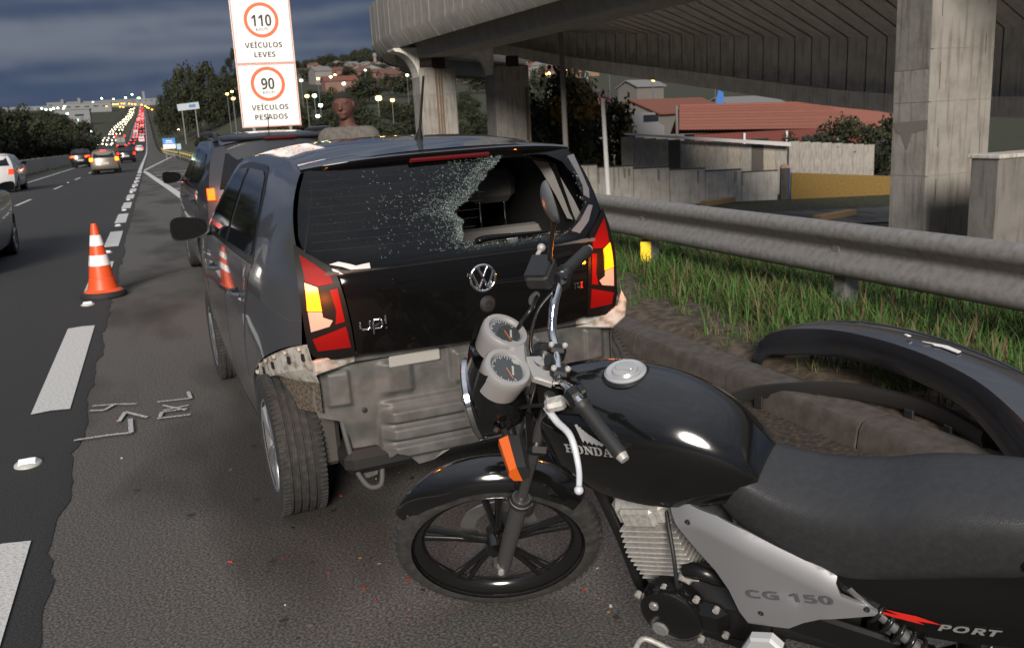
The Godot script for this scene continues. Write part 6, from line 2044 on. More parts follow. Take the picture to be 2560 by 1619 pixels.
		part("door_seams", b, mats["gap_black"], o)
		for q in [Vector2(-0.56, 0.872), Vector2(-1.62, 0.865)]:
			b = MB.new()
			var base: Vector3 = f.call(q)
			b.tube(curve([base + Vector3(s * -0.005, 0, 0.085), base + Vector3(s * 0.022, 0.002, 0.06), base + Vector3(s * 0.030, 0.003, 0.0), base + Vector3(s * 0.022, 0.002, -0.06), base + Vector3(s * -0.005, 0, -0.085)], 4), 0.012, 8)
			var hd := part("door_handle", b, paint, o)
			b = MB.new()
			b.ball(base, Vector3(0.008, 0.026, 0.05), 12, 6)
			part("handle_cup", b, mats["gap_black"], hd)
		car_mirror(o, Vector3(s * 0.905, 1.085, -1.70), s, 1.0, 0.74)

func car_mirror(o: Node3D, mc: Vector3, s: float, size: float, door_x: float, cap: Material = null) -> void:
	var b := MB.new()
	var rows := []
	for k in 8:
		var a := PI * 0.5 * k / 7.0
		var ring := []
		for j in 18:
			var e := TAU * j / 18
			var cx := signf(cos(e)) * pow(absf(cos(e)), 0.7)
			var cy := signf(sin(e)) * pow(absf(sin(e)), 0.7)
			ring.append(mc + size * Vector3(cx * 0.108 * cos(a * 0.98) * (1.0 - 0.15 * cx * s), cy * 0.066 * cos(a * 0.98) * (1.0 + 0.18 * cx * s), -0.10 * sin(a)))
		rows.append(ring)
	b.grid(rows, false, true)
	var mr := part("mirror", b, cap if cap else mat("mirror_cap", lin(0.016), 0.35, 0.0, 0.3), o)
	b = MB.new()
	var rim := []
	for q in rows[0]: rim.append(mc + (q - mc) * 0.90 + Vector3(0, 0, -0.006))
	b.fan(rim)
	part("mirror_glass", b, mat("mirror_face", lin(0.05), 0.04, 0.9), mr)
	b = MB.new()
	b.grid([rows[0], rim], false, true)
	b.tube([Vector3(s * door_x, mc.y - 0.03, mc.z - 0.06), Vector3(mc.x - s * 0.075, mc.y - 0.025, mc.z - 0.05)], [0.03, 0.024], 8)
	part("mirror_arm", b, mats["black_plastic"], mr)

func crumb_at(b: MB, f: Callable, q: Vector2, s: float, off: float) -> void:
	var p: Vector3 = f.call(q) + Vector3(0, 0.3, 0.95) * off
	var x := Vector3(rng.randfn(), rng.randfn(), rng.randfn() * 0.5).normalized() * s
	var y := Vector3(rng.randfn(), rng.randfn(), rng.randfn() * 0.5).normalized() * s
	b.tri(p - x, p + y, p + x * 0.8)
	b.tri(p - x, p + x * 0.8, p - y * 0.7 + Vector3(0, 0, s * 0.5))

func bike_wheel(parent: Node3D, called: String, at: Vector3, r: float, w: float, xf: Transform3D) -> Node3D:
	var rubber: Material = mats["tyre_rubber"]
	var black := mat("wheel_black", lin(0.008), 0.18, 0.0, 0.5)
	var o := Node3D.new()
	o.name = called
	parent.add_child(o, true)
	o.transform = xf * Transform3D(Basis(Vector3.BACK, PI / 2), at)     # lathe axis along x, +y to the left
	var h := w / 2
	var b := MB.new()
	var prof := []
	for k in 13:
		var a := -PI * 0.62 + PI * 1.24 * k / 12.0
		prof.append(Vector2(r - h * 0.95 + cos(a) * h * 0.95, sin(a) * h))
	b.lathe(prof, 56)
	for k in 60:                                               # tread cuts
		var a := TAU * k / 60
		for s in [-1.0, 1.0]:
			var c := Vector3(cos(a + s * 0.03), 0, sin(a + s * 0.03))
			b.box(c * (r - 0.006) + Vector3(0, s * h * 0.52, 0), Vector3(0.010, h * 0.5, 0.007), Basis(c, Vector3.UP, c.cross(Vector3.UP)) * Basis(Vector3.BACK, s * 0.42), 0.001)
	part("tyre", b, rubber, o)
	b = MB.new()
	var rr := r - h * 1.75
	b.lathe([Vector2(rr + 0.010, -h * 0.78), Vector2(rr + 0.014, -h * 0.66), Vector2(rr - 0.004, -h * 0.55), Vector2(rr - 0.018, -h * 0.28), Vector2(rr - 0.022, 0), Vector2(rr - 0.018, h * 0.28), Vector2(rr - 0.004, h * 0.55), Vector2(rr + 0.014, h * 0.66), Vector2(rr + 0.010, h * 0.78)], 48)
	for k in 5:
		var a := TAU * k / 5 + 0.2
		for q in [-0.10, 0.10]:
			var e0 := Vector3(cos(a), 0, sin(a)) * 0.035
			var e1 := Vector3(cos(a + q), 0, sin(a + q)) * (rr - 0.012)
			b.tube([e0, e0.lerp(e1, 0.5), e1], [0.014, 0.010, 0.013], 6)
	b.lathe([Vector2(0.001, -h * 1.0), Vector2(0.036, -h * 0.95), Vector2(0.04, 0), Vector2(0.036, h * 0.95), Vector2(0.001, h * 1.0)], 16)
	part("rim", b, black, o)
	return o

func build_motorcycle() -> void:
	var o := thing("motorcycle", "black motorcycle with silver side panel leaning on its side stand behind the damaged hatchback", "motorcycle", Vector3(1.7153, 0.031, -1.4489))
	o.transform.basis = Basis(Vector3.UP, 0.6305) * Basis(Vector3.BACK, 0.3270)
	var axd := Vector3(0, cos(deg_to_rad(26.5)), sin(deg_to_rad(26.5)))
	var ax0 := Vector3(0, 0, -1.404)
	var S := Transform3D(Basis(), ax0) * Transform3D(Basis(axd, 0.5628), Vector3.ZERO) * Transform3D(Basis(), -ax0)
	var tankm := mat("tank_black", lin(0.006), 0.14, 0.0, 0.7)
	var black := mat("bike_black", lin(0.010), 0.30)
	var rough := mat("bike_plastic", lin(0.020), 0.55)
	var silver := mat("panel_silver", lin(0.27, 0.275, 0.29), 0.34, 0.35, 0.5)
	var alu := grainy("cast_aluminium", noise_tex(511, 0.04, 4, [[0.2, lin(0.30, 0.29, 0.27)], [0.7, lin(0.46, 0.45, 0.43)]], 256), 5.0, 0.5, null, 0.5, Color.WHITE, false)
	alu.metallic = 0.25
	var chrome: Material = mats["chrome"]
	var leather := grainy("seat_vinyl", noise_tex(521, 0.02, 3, [[0.2, lin(0.024, 0.0245, 0.026)], [0.8, lin(0.031, 0.0315, 0.033)]], 256), 2.0, 0.38, noise_tex(522, 0.11, 4, [], 512, 4.0, FastNoiseLite.TYPE_CELLULAR), 0.55, Color.WHITE, false)
	leather.uv1_scale = Vector3.ONE * 7.0
	var b := MB.new()
	# wheels
	bike_wheel(o, "front_wheel", Vector3(0, 0.308, -1.316), 0.320, 0.086, S)
	bike_wheel(o, "rear_wheel", Vector3(0, 0.305, 0), 0.310, 0.10, Transform3D())
	# fork
	for s in [-1.0, 1.0]:
		b = MB.new()
		b.tube([Vector3(s * 0.085, 0.97, -0.985), Vector3(s * 0.085, 0.585, -1.170)], 0.0155, 14)
		var f := part("fork_leg", b, mat("fork_chrome", lin(0.30), 0.12, 0.9), o)
		f.transform = S
		b = MB.new()
		b.tube([Vector3(s * 0.085, 0.600, -1.163), Vector3(s * 0.085, 0.575, -1.175), Vector3(s * 0.085, 0.40, -1.258), Vector3(s * 0.085, 0.27, -1.318)], [0.026, 0.0255, 0.0235, 0.023], 14)
		b.box(Vector3(s * 0.085, 0.30, -1.312), Vector3(0.045, 0.05, 0.05), Basis(Vector3.RIGHT, 0.45), 0.01)
		part("slider", b, mat("slider_grey", lin(0.075), 0.4, 0.3), f)
		b = MB.new()
		var t := Transform3D(Basis(Vector3.RIGHT, deg_to_rad(25.6)), Vector3(s * 0.085, 0.590, -1.168))
		b.lathe([Vector2(0.017, 0.012), Vector2(0.027, 0.010), Vector2(0.031, 0.0), Vector2(0.031, -0.016), Vector2(0.026, -0.02)], 20, t)
		part("dust_seal", b, rough, f)
		b = MB.new()
		b.lathe([Vector2(0.0315, 0.0025), Vector2(0.0315, -0.0015)], 20, t)
		b.tube([Vector3(s * 0.075, 0.305, -1.311), Vector3(s * 0.118, 0.305, -1.311)], [0.013, 0.010], 6)
		part("axle_nut", b, alu, f)
	b = MB.new()
	for q in [[0.955, -0.990, 0.030], [0.80, -1.062, 0.034]]:
		b.box(Vector3(0, q[0], q[1]), Vector3(0.235, q[2], 0.060), Basis(Vector3.RIGHT, 0.45), 0.012)
	b.tube([Vector3(0, 0.78, -1.04), Vector3(0, 0.96, -0.95)], 0.028, 12)
	part("triple_clamp", b, black, o).transform = S
	# brake disc and caliper on the right, speedometer drive on the left
	b = MB.new()
	var tx := Transform3D(Basis(Vector3.BACK, PI / 2), Vector3(0.055, 0.305, -1.311))
	b.lathe([Vector2(0.075, 0.002), Vector2(0.12, 0.002), Vector2(0.12, -0.002), Vector2(0.075, -0.002)], 36, tx)
	part("brake_disc", b, mat("disc_steel", lin(0.35), 0.25, 0.8), o).transform = S
	b = MB.new()
	b.box(Vector3(0.068, 0.37, -1.21), Vector3(0.06, 0.085, 0.06), Basis(Vector3.RIGHT, 0.5), 0.014)
	b.box(Vector3(0.055, 0.42, -1.18), Vector3(0.03, 0.05, 0.03), Basis(), 0.006)
	part("caliper", b, mat("caliper_dark", lin(0.04), 0.5, 0.2), o).transform = S
	# front mudguard
	b = MB.new()
	var rows := []
	for k in 25:
		var a := lerpf(deg_to_rad(136), deg_to_rad(28), k / 24.0)
		var rr := 0.346 + 0.028 * sin(PI * k / 24.0)
		var w := lerpf(0.030, 0.066, smoothstep(0.0, 0.35, k / 24.0)) * (1.0 - 0.25 * smoothstep(0.8, 1.0, k / 24.0))
		var ring := []
		for j in 13:
			var e := lerpf(-1.25, 1.25, j / 12.0)
			var rad := rr - (1.0 - cos(e)) * 0.075
			ring.append(Vector3(sin(e) * w * 1.04, 0.305 + sin(a) * rad, -1.311 + cos(a) * rad))
		rows.append(ring)
	b.grid(rows)
	part("front_mudguard", b, tankm, o).transform = S
	# headlamp and instruments
	b = MB.new()
	var hx := Transform3D(Basis(Vector3.RIGHT, -PI / 2 + 0.02), Vector3(0, 0.930, -1.128))
	b.lathe([Vector2(0.001, -0.075), Vector2(0.05, -0.070), Vector2(0.085, -0.045), Vector2(0.102, 0.0), Vector2(0.106, 0.06), Vector2(0.100, 0.068)], 28, hx)
	var hl := part("headlamp", b, tankm, o)
	hl.transform = S
	b = MB.new()
	b.lathe([Vector2(0.108, 0.055), Vector2(0.110, 0.066), Vector2(0.102, 0.072), Vector2(0.096, 0.070)], 28, hx)
	part("headlamp_ring", b, chrome, hl)
	b = MB.new()
	b.lathe([Vector2(0.097, 0.068), Vector2(0.07, 0.082), Vector2(0.001, 0.09)], 24, hx)
	part("headlamp_glass", b, mat("headlamp_glass", lin(0.45), 0.05, 0.3), hl)
	b = MB.new()
	for s in [-1.0, 1.0]: b.tube([Vector3(s * 0.098, 0.930, -1.135), Vector3(s * 0.122, 0.930, -1.135)], [0.012, 0.010], 6)
	part("headlamp_bolt", b, chrome, hl)
	b = MB.new()                                               # shroud between headlamp and instruments
	var shroud := []
	for k in 7:
		var t := k / 6.0
		var ring := []
		for j in 13:
			var e := PI * j / 12.0
			ring.append(Vector3(cos(e) * lerpf(0.118, 0.105, t), lerpf(0.955, 1.10, t) + sin(e) * 0.012, lerpf(-1.125, -1.10, t) - sin(e) * lerpf(0.095, 0.045, t)))
		shroud.append(ring)
	b.grid(shroud)
	part("instrument_shroud", b, tankm, o).transform = S
	var bezel := mat("bezel_silver", lin(0.36, 0.35, 0.345), 0.42, 0.3)
	for s in [-1.0, 1.0]:
		var gx := Transform3D(Basis(Vector3.BACK, s * -0.06) * Basis(Vector3.RIGHT, deg_to_rad(38)), Vector3(s * 0.066, 1.070, -1.068))
		b = MB.new()
		b.lathe([Vector2(0.040, -0.065), Vector2(0.056, -0.060), Vector2(0.061, -0.01), Vector2(0.061, 0.006), Vector2(0.057, 0.013), Vector2(0.046, 0.013), Vector2(0.042, 0.004)], 36, gx)
		var gauge := part("gauge", b, bezel, o, "round dial in a silver bezel")
		gauge.transform = S
		b = MB.new()
		b.lathe([Vector2(0.043, 0.003), Vector2(0.001, 0.003)], 28, gx)
		part("dial", b, mat("dial_black", lin(0.008), 0.25), gauge)
		b = MB.new()
		for k in 25:
			var a := lerpf(PI * 1.2, -PI * 0.2, k / 24.0)
			var l := 0.008 if k % 3 == 0 else 0.004
			b.box(gx * Vector3(cos(a) * (0.040 - l / 2), 0.0042, -sin(a) * (0.040 - l / 2)), Vector3(l, 0.0012, 0.0014), gx.basis * Basis(Vector3.UP, a))
		for k in 5: b.box(gx * Vector3(-0.012 + k * 0.006, 0.0042, 0.016), Vector3(0.0035, 0.001, 0.005), gx.basis)
		part("scale_marks", b, mat("dial_white", lin(0.6), 0.5), gauge)
		b = MB.new()
		b.box(gx * Vector3(-0.012, 0.006, 0.006), Vector3(0.034, 0.0016, 0.0018), gx.basis * Basis(Vector3.UP, 0.5))
		part("needle", b, mat("needle_orange", lin(0.7, 0.12, 0.02), 0.5), gauge)
		b = MB.new()
		b.lathe([Vector2(0.044, 0.0095), Vector2(0.03, 0.0105), Vector2(0.001, 0.011)], 24, gx)
		var gm := mat("dial_glass", Color(0.6, 0.65, 0.65, 0.10), 0.04)
		gm.transparency = BaseMaterial3D.TRANSPARENCY_ALPHA
		part("dial_glass", b, gm, gauge)
	b = MB.new()
	b.box(Vector3(0, 1.045, -1.045), Vector3(0.09, 0.035, 0.05), Basis(Vector3.RIGHT, 0.65), 0.012)
	b.prism([Vector2(-0.055, -0.03), Vector2(0.02, -0.045), Vector2(0.035, 0.0), Vector2(0.02, 0.04), Vector2(-0.05, 0.02)], 0.02, S.affine_inverse() * S * Transform3D(Basis(Vector3.RIGHT, -PI / 2 + 0.65), Vector3(-0.02, 1.0, -1.005)), 0.004)
	part("instrument_bracket", b, bezel, o).transform = S
	b = MB.new()
	b.lathe([Vector2(0.001, -0.02), Vector2(0.036, -0.02), Vector2(0.036, 0.012), Vector2(0.028, 0.018), Vector2(0.020, 0.012), Vector2(0.001, 0.012)], 22, Transform3D(Basis(Vector3.RIGHT, 0.45), Vector3(0, 1.0, -0.992)))
	var ign := part("ignition_lock", b, black, o)
	ign.transform = S
	b = MB.new()
	b.box(Vector3(0, 1.018, -0.985), Vector3(0.012, 0.02, 0.004), Basis(Vector3.RIGHT, 0.45), 0.001)
	part("key_slot", b, alu, ign)
	# handlebar with controls
	b = MB.new()
	var bar := []
	var half := [Vector3(0.0, 0.992, -0.955), Vector3(0.055, 0.994, -0.956), Vector3(0.095, 1.012, -0.956), Vector3(0.135, 1.050, -0.940), Vector3(0.180, 1.075, -0.918), Vector3(0.230, 1.078, -0.898), Vector3(0.360, 1.030, -0.832)]
	for k in range(half.size() - 1, 0, -1): bar.append(Vector3(-half[k].x, half[k].y, half[k].z))
	bar.append_array(half)
	b.tube(curve(bar, 5), 0.0115, 14)
	part("handlebar", b, chrome, o).transform = S
	b = MB.new()
	for s in [-1.0, 1.0]: b.box(Vector3(s * 0.042, 0.985, -0.957), Vector3(0.032, 0.048, 0.048), Basis(Vector3.RIGHT, 0.45), 0.008)
	var cl := part("bar_clamp", b, black, o)
	cl.transform = S
	b = MB.new()
	for s in [-1.0, 1.0]:
		for q in [-0.016, 0.016]: b.lathe([Vector2(0.0075, 0), Vector2(0.0075, 0.007), Vector2(0.004, 0.009), Vector2(0.001, 0.006)], 10, Transform3D(Basis(Vector3.RIGHT, 0.45), Vector3(s * 0.042, 1.006 - q * 0.45, -0.946 + q)))
	part("clamp_bolt", b, alu, cl)
	for s in [-1.0, 1.0]:
		var pts := []
		var rad := []
		for k in 27:
			pts.append(Vector3(s * 0.235, 1.077, -0.8955).lerp(Vector3(s * 0.362, 1.0295, -0.831), k / 26.0))
			rad.append(0.0172 if k % 2 else 0.0158)
		rad[0] = 0.021; rad[1] = 0.021
		b = MB.new()
		b.tube(pts, rad, 16)
		var g := part("grip", b, rough, o)
		g.transform = S
		b = MB.new()
		b.tube([pts[-1], pts[-1] + (pts[-1] - pts[0]).normalized() * 0.014], [0.014, 0.011], 12)
		part("bar_end", b, alu, g)
		b = MB.new()
		b.box(Vector3(s * 0.205, 1.074, -0.908), Vector3(0.048, 0.044, 0.046), Basis(Vector3.UP, -0.45 * s), 0.012)
		b.box(Vector3(s * 0.205, 1.092, -0.890), Vector3(0.030, 0.012, 0.018), Basis(Vector3.UP, -0.45 * s), 0.004)
		part("switch_housing", b, black, o).transform = S
	b = MB.new()
	b.box(Vector3(0.196, 1.125, -0.948), Vector3(0.088, 0.048, 0.066), Basis(Vector3.UP, -0.35), 0.010)
	b.box(Vector3(0.196, 1.096, -0.942), Vector3(0.050, 0.034, 0.036), Basis(Vector3.UP, -0.35), 0.008)
	var mc := part("brake_reservoir", b, rough, o)
	mc.transform = S
	b = MB.new()
	b.box(Vector3(0.196, 1.151, -0.948), Vector3(0.082, 0.006, 0.060), Basis(Vector3.UP, -0.35), 0.002)
	part("reservoir_lid", b, black, mc)
	b = MB.new()
	var bl := curve([Vector3(0.215, 1.092, -0.955), Vector3(0.255, 1.10, -0.965), Vector3(0.285, 1.115, -0.955), Vector3(0.305, 1.116, -0.944)], 4)
	b.tube(bl, 0.0065, 8, true, 0.7)
	b.ball(Vector3(0.309, 1.118, -0.942), Vector3.ONE * 0.012, 10, 6)
	part("brake_lever", b, alu, o).transform = S
	b = MB.new()
	var ll := curve([Vector3(-0.155, 1.008, -0.990), Vector3(-0.20, 1.000, -0.970), Vector3(-0.26, 1.005, -0.940), Vector3(-0.32, 0.965, -0.937), Vector3(-0.375, 0.957, -0.944)], 5)
	b.tube(ll, [0.009, 0.009, 0.009, 0.009, 0.009, 0.009, 0.009, 0.009, 0.0085, 0.0085, 0.008, 0.008, 0.008, 0.0075, 0.0075, 0.007, 0.007, 0.007, 0.007, 0.0065, 0.0065], 8, true, 0.7)
	b.ball(ll[-1], Vector3.ONE * 0.011, 10, 6)
	var lev := part("clutch_lever", b, mat("lever_white", lin(0.62, 0.64, 0.68), 0.35, 0.2), o, "pale bent clutch lever")
	lev.transform = S
	b = MB.new()
	b.box(Vector3(-0.165, 1.022, -0.965), Vector3(0.035, 0.03, 0.05), Basis(), 0.008)
	part("lever_perch", b, alu, lev)
	b = MB.new()
	b.tube(curve([Vector3(0.165, 1.085, -0.972), Vector3(0.10, 1.10, -0.985), Vector3(0.085, 1.075, -1.02), Vector3(0.10, 1.0, -1.06), Vector3(0.09, 0.85, -1.09), Vector3(0.08, 0.6, -1.13), Vector3(0.085, 0.42, -1.19)], 5), 0.0058, 7)
	b.tube(curve([Vector3(0.20, 1.055, -0.93), Vector3(0.15, 1.03, -0.99), Vector3(0.06, 0.98, -1.02), Vector3(0.03, 0.90, -0.96)], 5), 0.0052, 7)
	b.tube(curve([Vector3(-0.16, 1.02, -0.99), Vector3(-0.11, 0.98, -1.06), Vector3(-0.05, 0.90, -1.07), Vector3(-0.04, 0.78, -1.02)], 5), 0.0052, 7)
	b.tube(curve([Vector3(-0.06, 1.0, -1.10), Vector3(-0.075, 0.85, -1.11), Vector3(-0.06, 0.6, -1.16), Vector3(-0.05, 0.36, -1.30)], 5), 0.0048, 7)
	part("cable", b, black, o).transform = S
	b = MB.new()
	b.tube(curve([Vector3(0.165, 1.085, -0.972), Vector3(0.145, 1.09, -0.985), Vector3(0.125, 1.095, -0.985)], 4), [0.010, 0.010, 0.010, 0.0095, 0.0095, 0.009, 0.009, 0.0085, 0.008], 8)
	part("hose_boot", b, mat("boot_grey", lin(0.06), 0.6), o).transform = S
	# right-hand mirror, knocked edgeways
	b = MB.new()
	b.tube(curve([Vector3(0.20, 1.115, -0.925), Vector3(0.205, 1.16, -0.915), Vector3(0.215, 1.22, -0.893), Vector3(0.222, 1.262, -0.876)], 4), [0.009, 0.0075, 0.0065, 0.006, 0.006, 0.006, 0.006, 0.006, 0.006, 0.0065, 0.007, 0.008, 0.011], 8)
	var ms := part("mirror_stem", b, black, o)
	ms.transform = S
	b = MB.new()
	var mb2 := Basis(Vector3(0.97, 0.1, -0.21).normalized(), Vector3(-0.1, 0.97, 0.05).normalized(), Vector3(0.21, -0.03, 0.97).normalized()).orthonormalized()
	var mcen := Vector3(0.222, 1.312, -0.868)
	rows = []
	for k in 8:
		var a := PI / 2 * k / 7.0
		var ring := []
		for j in 24: ring.append(mcen + mb2 * Vector3(cos(TAU * j / 24) * 0.044 * cos(a * 0.99), sin(TAU * j / 24) * 0.062 * cos(a * 0.99), -0.026 * sin(a)))
		rows.append(ring)
	b.grid(rows, false, true)
	var mh := part("mirror", b, mat("mirror_shell", lin(0.13, 0.14, 0.15), 0.3, 0.2, 0.5), o)
	mh.transform = S
	b = MB.new()
	var face := []
	for j in 24: face.append(mcen + mb2 * Vector3(cos(TAU * j / 24) * 0.040, sin(TAU * j / 24) * 0.058, 0.002))
	b.fan(face)
	part("mirror_glass", b, mat("mirror_amber", lin(0.17, 0.16, 0.13), 0.12, 0.6), mh)
	b = MB.new()
	b.grid([rows[0], face], false, true)
	part("mirror_rim", b, rough, mh)
	# turn signals
	for s in [-1.0, 1.0]:
		b = MB.new()
		b.tube([Vector3(s * 0.10, 0.895, -1.125), Vector3(s * 0.15, 0.895, -1.11)], 0.010, 8)
		b.sweep([Vector2(-0.004, -0.030), Vector2(0.022, -0.022), Vector2(0.030, 0.0), Vector2(0.022, 0.022), Vector2(-0.004, 0.030)], [Transform3D(Basis(Vector3.BACK, Vector3.UP, Vector3.RIGHT * s), Vector3(s * 0.142, 0.895, -1.105)), Transform3D(Basis(Vector3.BACK * 0.8, Vector3.UP * 0.9, Vector3.RIGHT * s), Vector3(s * 0.240, 0.890, -1.090))], true)
		var sg := part("turn_signal", b, rough, o)
		sg.transform = S
		b = MB.new()
		b.sweep([Vector2(-0.0045, -0.030), Vector2(-0.030, -0.022), Vector2(-0.038, 0.0), Vector2(-0.030, 0.022), Vector2(-0.0045, 0.030)], [Transform3D(Basis(Vector3.BACK, Vector3.UP, Vector3.RIGHT * s), Vector3(s * 0.142, 0.895, -1.105)), Transform3D(Basis(Vector3.BACK * 0.8, Vector3.UP * 0.9, Vector3.RIGHT * s), Vector3(s * 0.241, 0.890, -1.090))], true)
		part("orange_lens", b, mat("lens_orange", lin(0.75, 0.13, 0.01), 0.2, 0.0, 0.4), sg)
	# tank
	var tt := [[-1.02, 0.80, 0.915, 0.085], [-0.98, 0.735, 0.942, 0.118], [-0.90, 0.690, 0.962, 0.145], [-0.80, 0.668, 0.968, 0.158], [-0.70, 0.660, 0.962, 0.156], [-0.62, 0.664, 0.942, 0.142], [-0.55, 0.674, 0.905, 0.122], [-0.50, 0.690, 0.862, 0.104], [-0.465, 0.715, 0.812, 0.088], [-0.447, 0.73, 0.772, 0.072]]
	rows = []
	for k in 37:
		var t := k / 36.0
		var z := lerpf(-1.02, -0.447, t)
		var lo := lut(tt.map(func(q): return [q[0], q[1]]), z)
		var hi := lut(tt.map(func(q): return [q[0], q[2]]), z)
		var w := lut(tt.map(func(q): return [q[0], q[3]]), z)
		var ring := []
		var H := hi - lo
		var halfp := [Vector2(0.0, -0.02), Vector2(0.75, 0.0), Vector2(0.90, 0.06), Vector2(0.97, 0.25), Vector2(1.0, 0.48), Vector2(0.985, 0.62), Vector2(0.93, 0.715), Vector2(0.82, 0.80), Vector2(0.64, 0.89), Vector2(0.40, 0.96), Vector2(0.18, 0.99), Vector2(0.0, 1.0)]
		for q in halfp: ring.append(Vector3(-q.x * w, lo + q.y * H, z))
		for i in range(halfp.size() - 2, 0, -1): ring.append(Vector3(halfp[i].x * w, lo + halfp[i].y * H, z))
		rows.append(ring)
	b = MB.new()
	b.grid(rows, false, true)
	b.fan(rows[0]); b.fan(rows[-1])
	var tank := part("fuel_tank", b, tankm, o)
	b = MB.new()
	var cx := Transform3D(Basis(Vector3.RIGHT, 0.03), Vector3(0, 0.966, -0.775))
	b.lathe([Vector2(0.052, -0.004), Vector2(0.052, 0.004), Vector2(0.046, 0.008), Vector2(0.034, 0.006), Vector2(0.030, 0.012), Vector2(0.001, 0.014)], 32, cx)
	b.box(Vector3(0, 0.981, -0.775), Vector3(0.018, 0.008, 0.045), Basis(), 0.003)
	part("filler_cap", b, mat("cap_silver", lin(0.55), 0.28, 0.6), tank)
	b = MB.new()
	b.lathe([Vector2(0.053, 0.002), Vector2(0.060, -0.004), Vector2(0.060, -0.008)], 32, cx)
	part("cap_ring", b, black, tank)
	var tw := func(z: float, y: float) -> Vector3:
		var lo := lut(tt.map(func(q): return [q[0], q[1]]), z)
		var hi := lut(tt.map(func(q): return [q[0], q[2]]), z)
		var w := lut(tt.map(func(q): return [q[0], q[3]]), z)
		return Vector3(-w * lut([[0.0, 0.75], [0.06, 0.9], [0.25, 0.97], [0.48, 1.0], [0.62, 0.985], [0.715, 0.93], [0.8, 0.82]], (y - lo) / (hi - lo)), y, z)
	var decal := mat("decal_silver", lin(0.5), 0.35, 0.3)
	var tx2 := part("tank_lettering", text_mesh("HONDA", 0.024, 0.0015, "Droid Serif", 700), decal, tank)
	tx2.transform = Transform3D(Basis(Vector3(0, 0.06, 1).normalized(), Vector3.UP, Vector3.LEFT).orthonormalized(), tw.call(-0.828, 0.836) + Vector3(-0.0015, 0, 0))
	b = MB.new()
	var tf := func(q: Vector2) -> Vector3: return tw.call(q.x, q.y)
	for k in 5:
		var z0 := -0.862 + k * 0.005
		var y0 := 0.893 - k * 0.004
		b.patch([Vector2(z0, y0), Vector2(z0 + 0.008 + k * 0.004, y0 + 0.002), Vector2(z0 + 0.030 + k * 0.008, 0.862 - k * 0.0005 + 0.002), Vector2(z0 + 0.024 + k * 0.008, 0.856)], tf, 0.0022 + k * 0.0002, 0.0, 0.0)
	part("wing_emblem", b, decal, tank)
	# seat
	var st := [[-0.585, 0.700, 0.745, 0.070], [-0.55, 0.690, 0.775, 0.090], [-0.50, 0.640, 0.778, 0.105], [-0.45, 0.615, 0.758, 0.118], [-0.38, 0.582, 0.742, 0.132], [-0.30, 0.566, 0.736, 0.142], [-0.20, 0.585, 0.748, 0.146], [-0.10, 0.612, 0.780, 0.142], [0.0, 0.640, 0.798, 0.135], [0.15, 0.675, 0.806, 0.125], [0.30, 0.705, 0.800, 0.108], [0.42, 0.730, 0.782, 0.080]]
	rows = []
	for k in 49:
		var z := lerpf(-0.585, 0.42, k / 48.0)
		var lo := lut(st.map(func(q): return [q[0], q[1]]), z)
		var hi := lut(st.map(func(q): return [q[0], q[2]]), z)
		var w := lut(st.map(func(q): return [q[0], q[3]]), z)
		var H := hi - lo
		var ring := []
		var halfp := [Vector2(0.0, 0.0), Vector2(0.9, 0.0), Vector2(0.99, 0.03), Vector2(1.01, 0.2), Vector2(0.985, 0.45), Vector2(0.94, 0.66), Vector2(0.86, 0.82), Vector2(0.72, 0.92), Vector2(0.5, 0.975), Vector2(0.25, 0.996), Vector2(0.0, 1.0)]
		for q in halfp: ring.append(Vector3(-q.x * w, lo + q.y * H, z))
		for i in range(halfp.size() - 2, 0, -1): ring.append(Vector3(halfp[i].x * w, lo + halfp[i].y * H, z))
		rows.append(ring)
	b = MB.new()
	b.grid(rows, false, true)
	b.fan(rows[0]); b.fan(rows[-1])
	part("seat", b, leather, o)
	# silver side panels
	var pf := func(q: Vector2) -> Vector3:
		var top := lut([[-0.66, 0.672], [-0.60, 0.700], [-0.529, 0.690], [-0.40, 0.640], [-0.262, 0.585], [-0.15, 0.54]], q.x)
		var d := clampf((top - q.y) / 0.055, 0.0, 1.0)
		return Vector3(-lerpf(0.122, 0.150, sin(d * PI / 2.0)) - 0.020 * smoothstep(-0.66, -0.45, q.x) + 0.012 * smoothstep(-0.3, -0.17, q.x), q.y, q.x)
	var panel := [Vector2(-0.655, 0.676), Vector2(-0.60, 0.697), Vector2(-0.529, 0.686), Vector2(-0.46, 0.662), Vector2(-0.40, 0.636), Vector2(-0.33, 0.608), Vector2(-0.262, 0.586), Vector2(-0.264, 0.567), Vector2(-0.252, 0.541), Vector2(-0.202, 0.518), Vector2(-0.168, 0.503), Vector2(-0.253, 0.473), Vector2(-0.300, 0.458), Vector2(-0.340, 0.432), Vector2(-0.377, 0.400), Vector2(-0.411, 0.394), Vector2(-0.476, 0.383), Vector2(-0.495, 0.413), Vector2(-0.515, 0.478), Vector2(-0.543, 0.528), Vector2(-0.61, 0.61)]
	for s in [-1.0, 1.0]:
		var f: Callable = pf if s < 0 else func(q: Vector2) -> Vector3: return pf.call(q) * Vector3(-1, 1, 1)
		b = MB.new()
		b.patch(panel, f, 0.0, 0.014, 0.009)
		var sp := part("side_panel", b, silver, o, "silver side panel")
		if s < 0:
			var te := part("panel_lettering", text_mesh("CG 150", 0.026, 0.0015, "Droid Sans", 700), mat("decal_dark", lin(0.085, 0.09, 0.10), 0.4), sp)
			te.transform = Transform3D(Basis(Vector3(0, 0.205, 0.98), Vector3(0, 0.93, 0.10), Vector3.LEFT), pf.call(Vector2(-0.370, 0.507)) + Vector3(-0.002, 0, 0))
			te.scale.x = 1.8
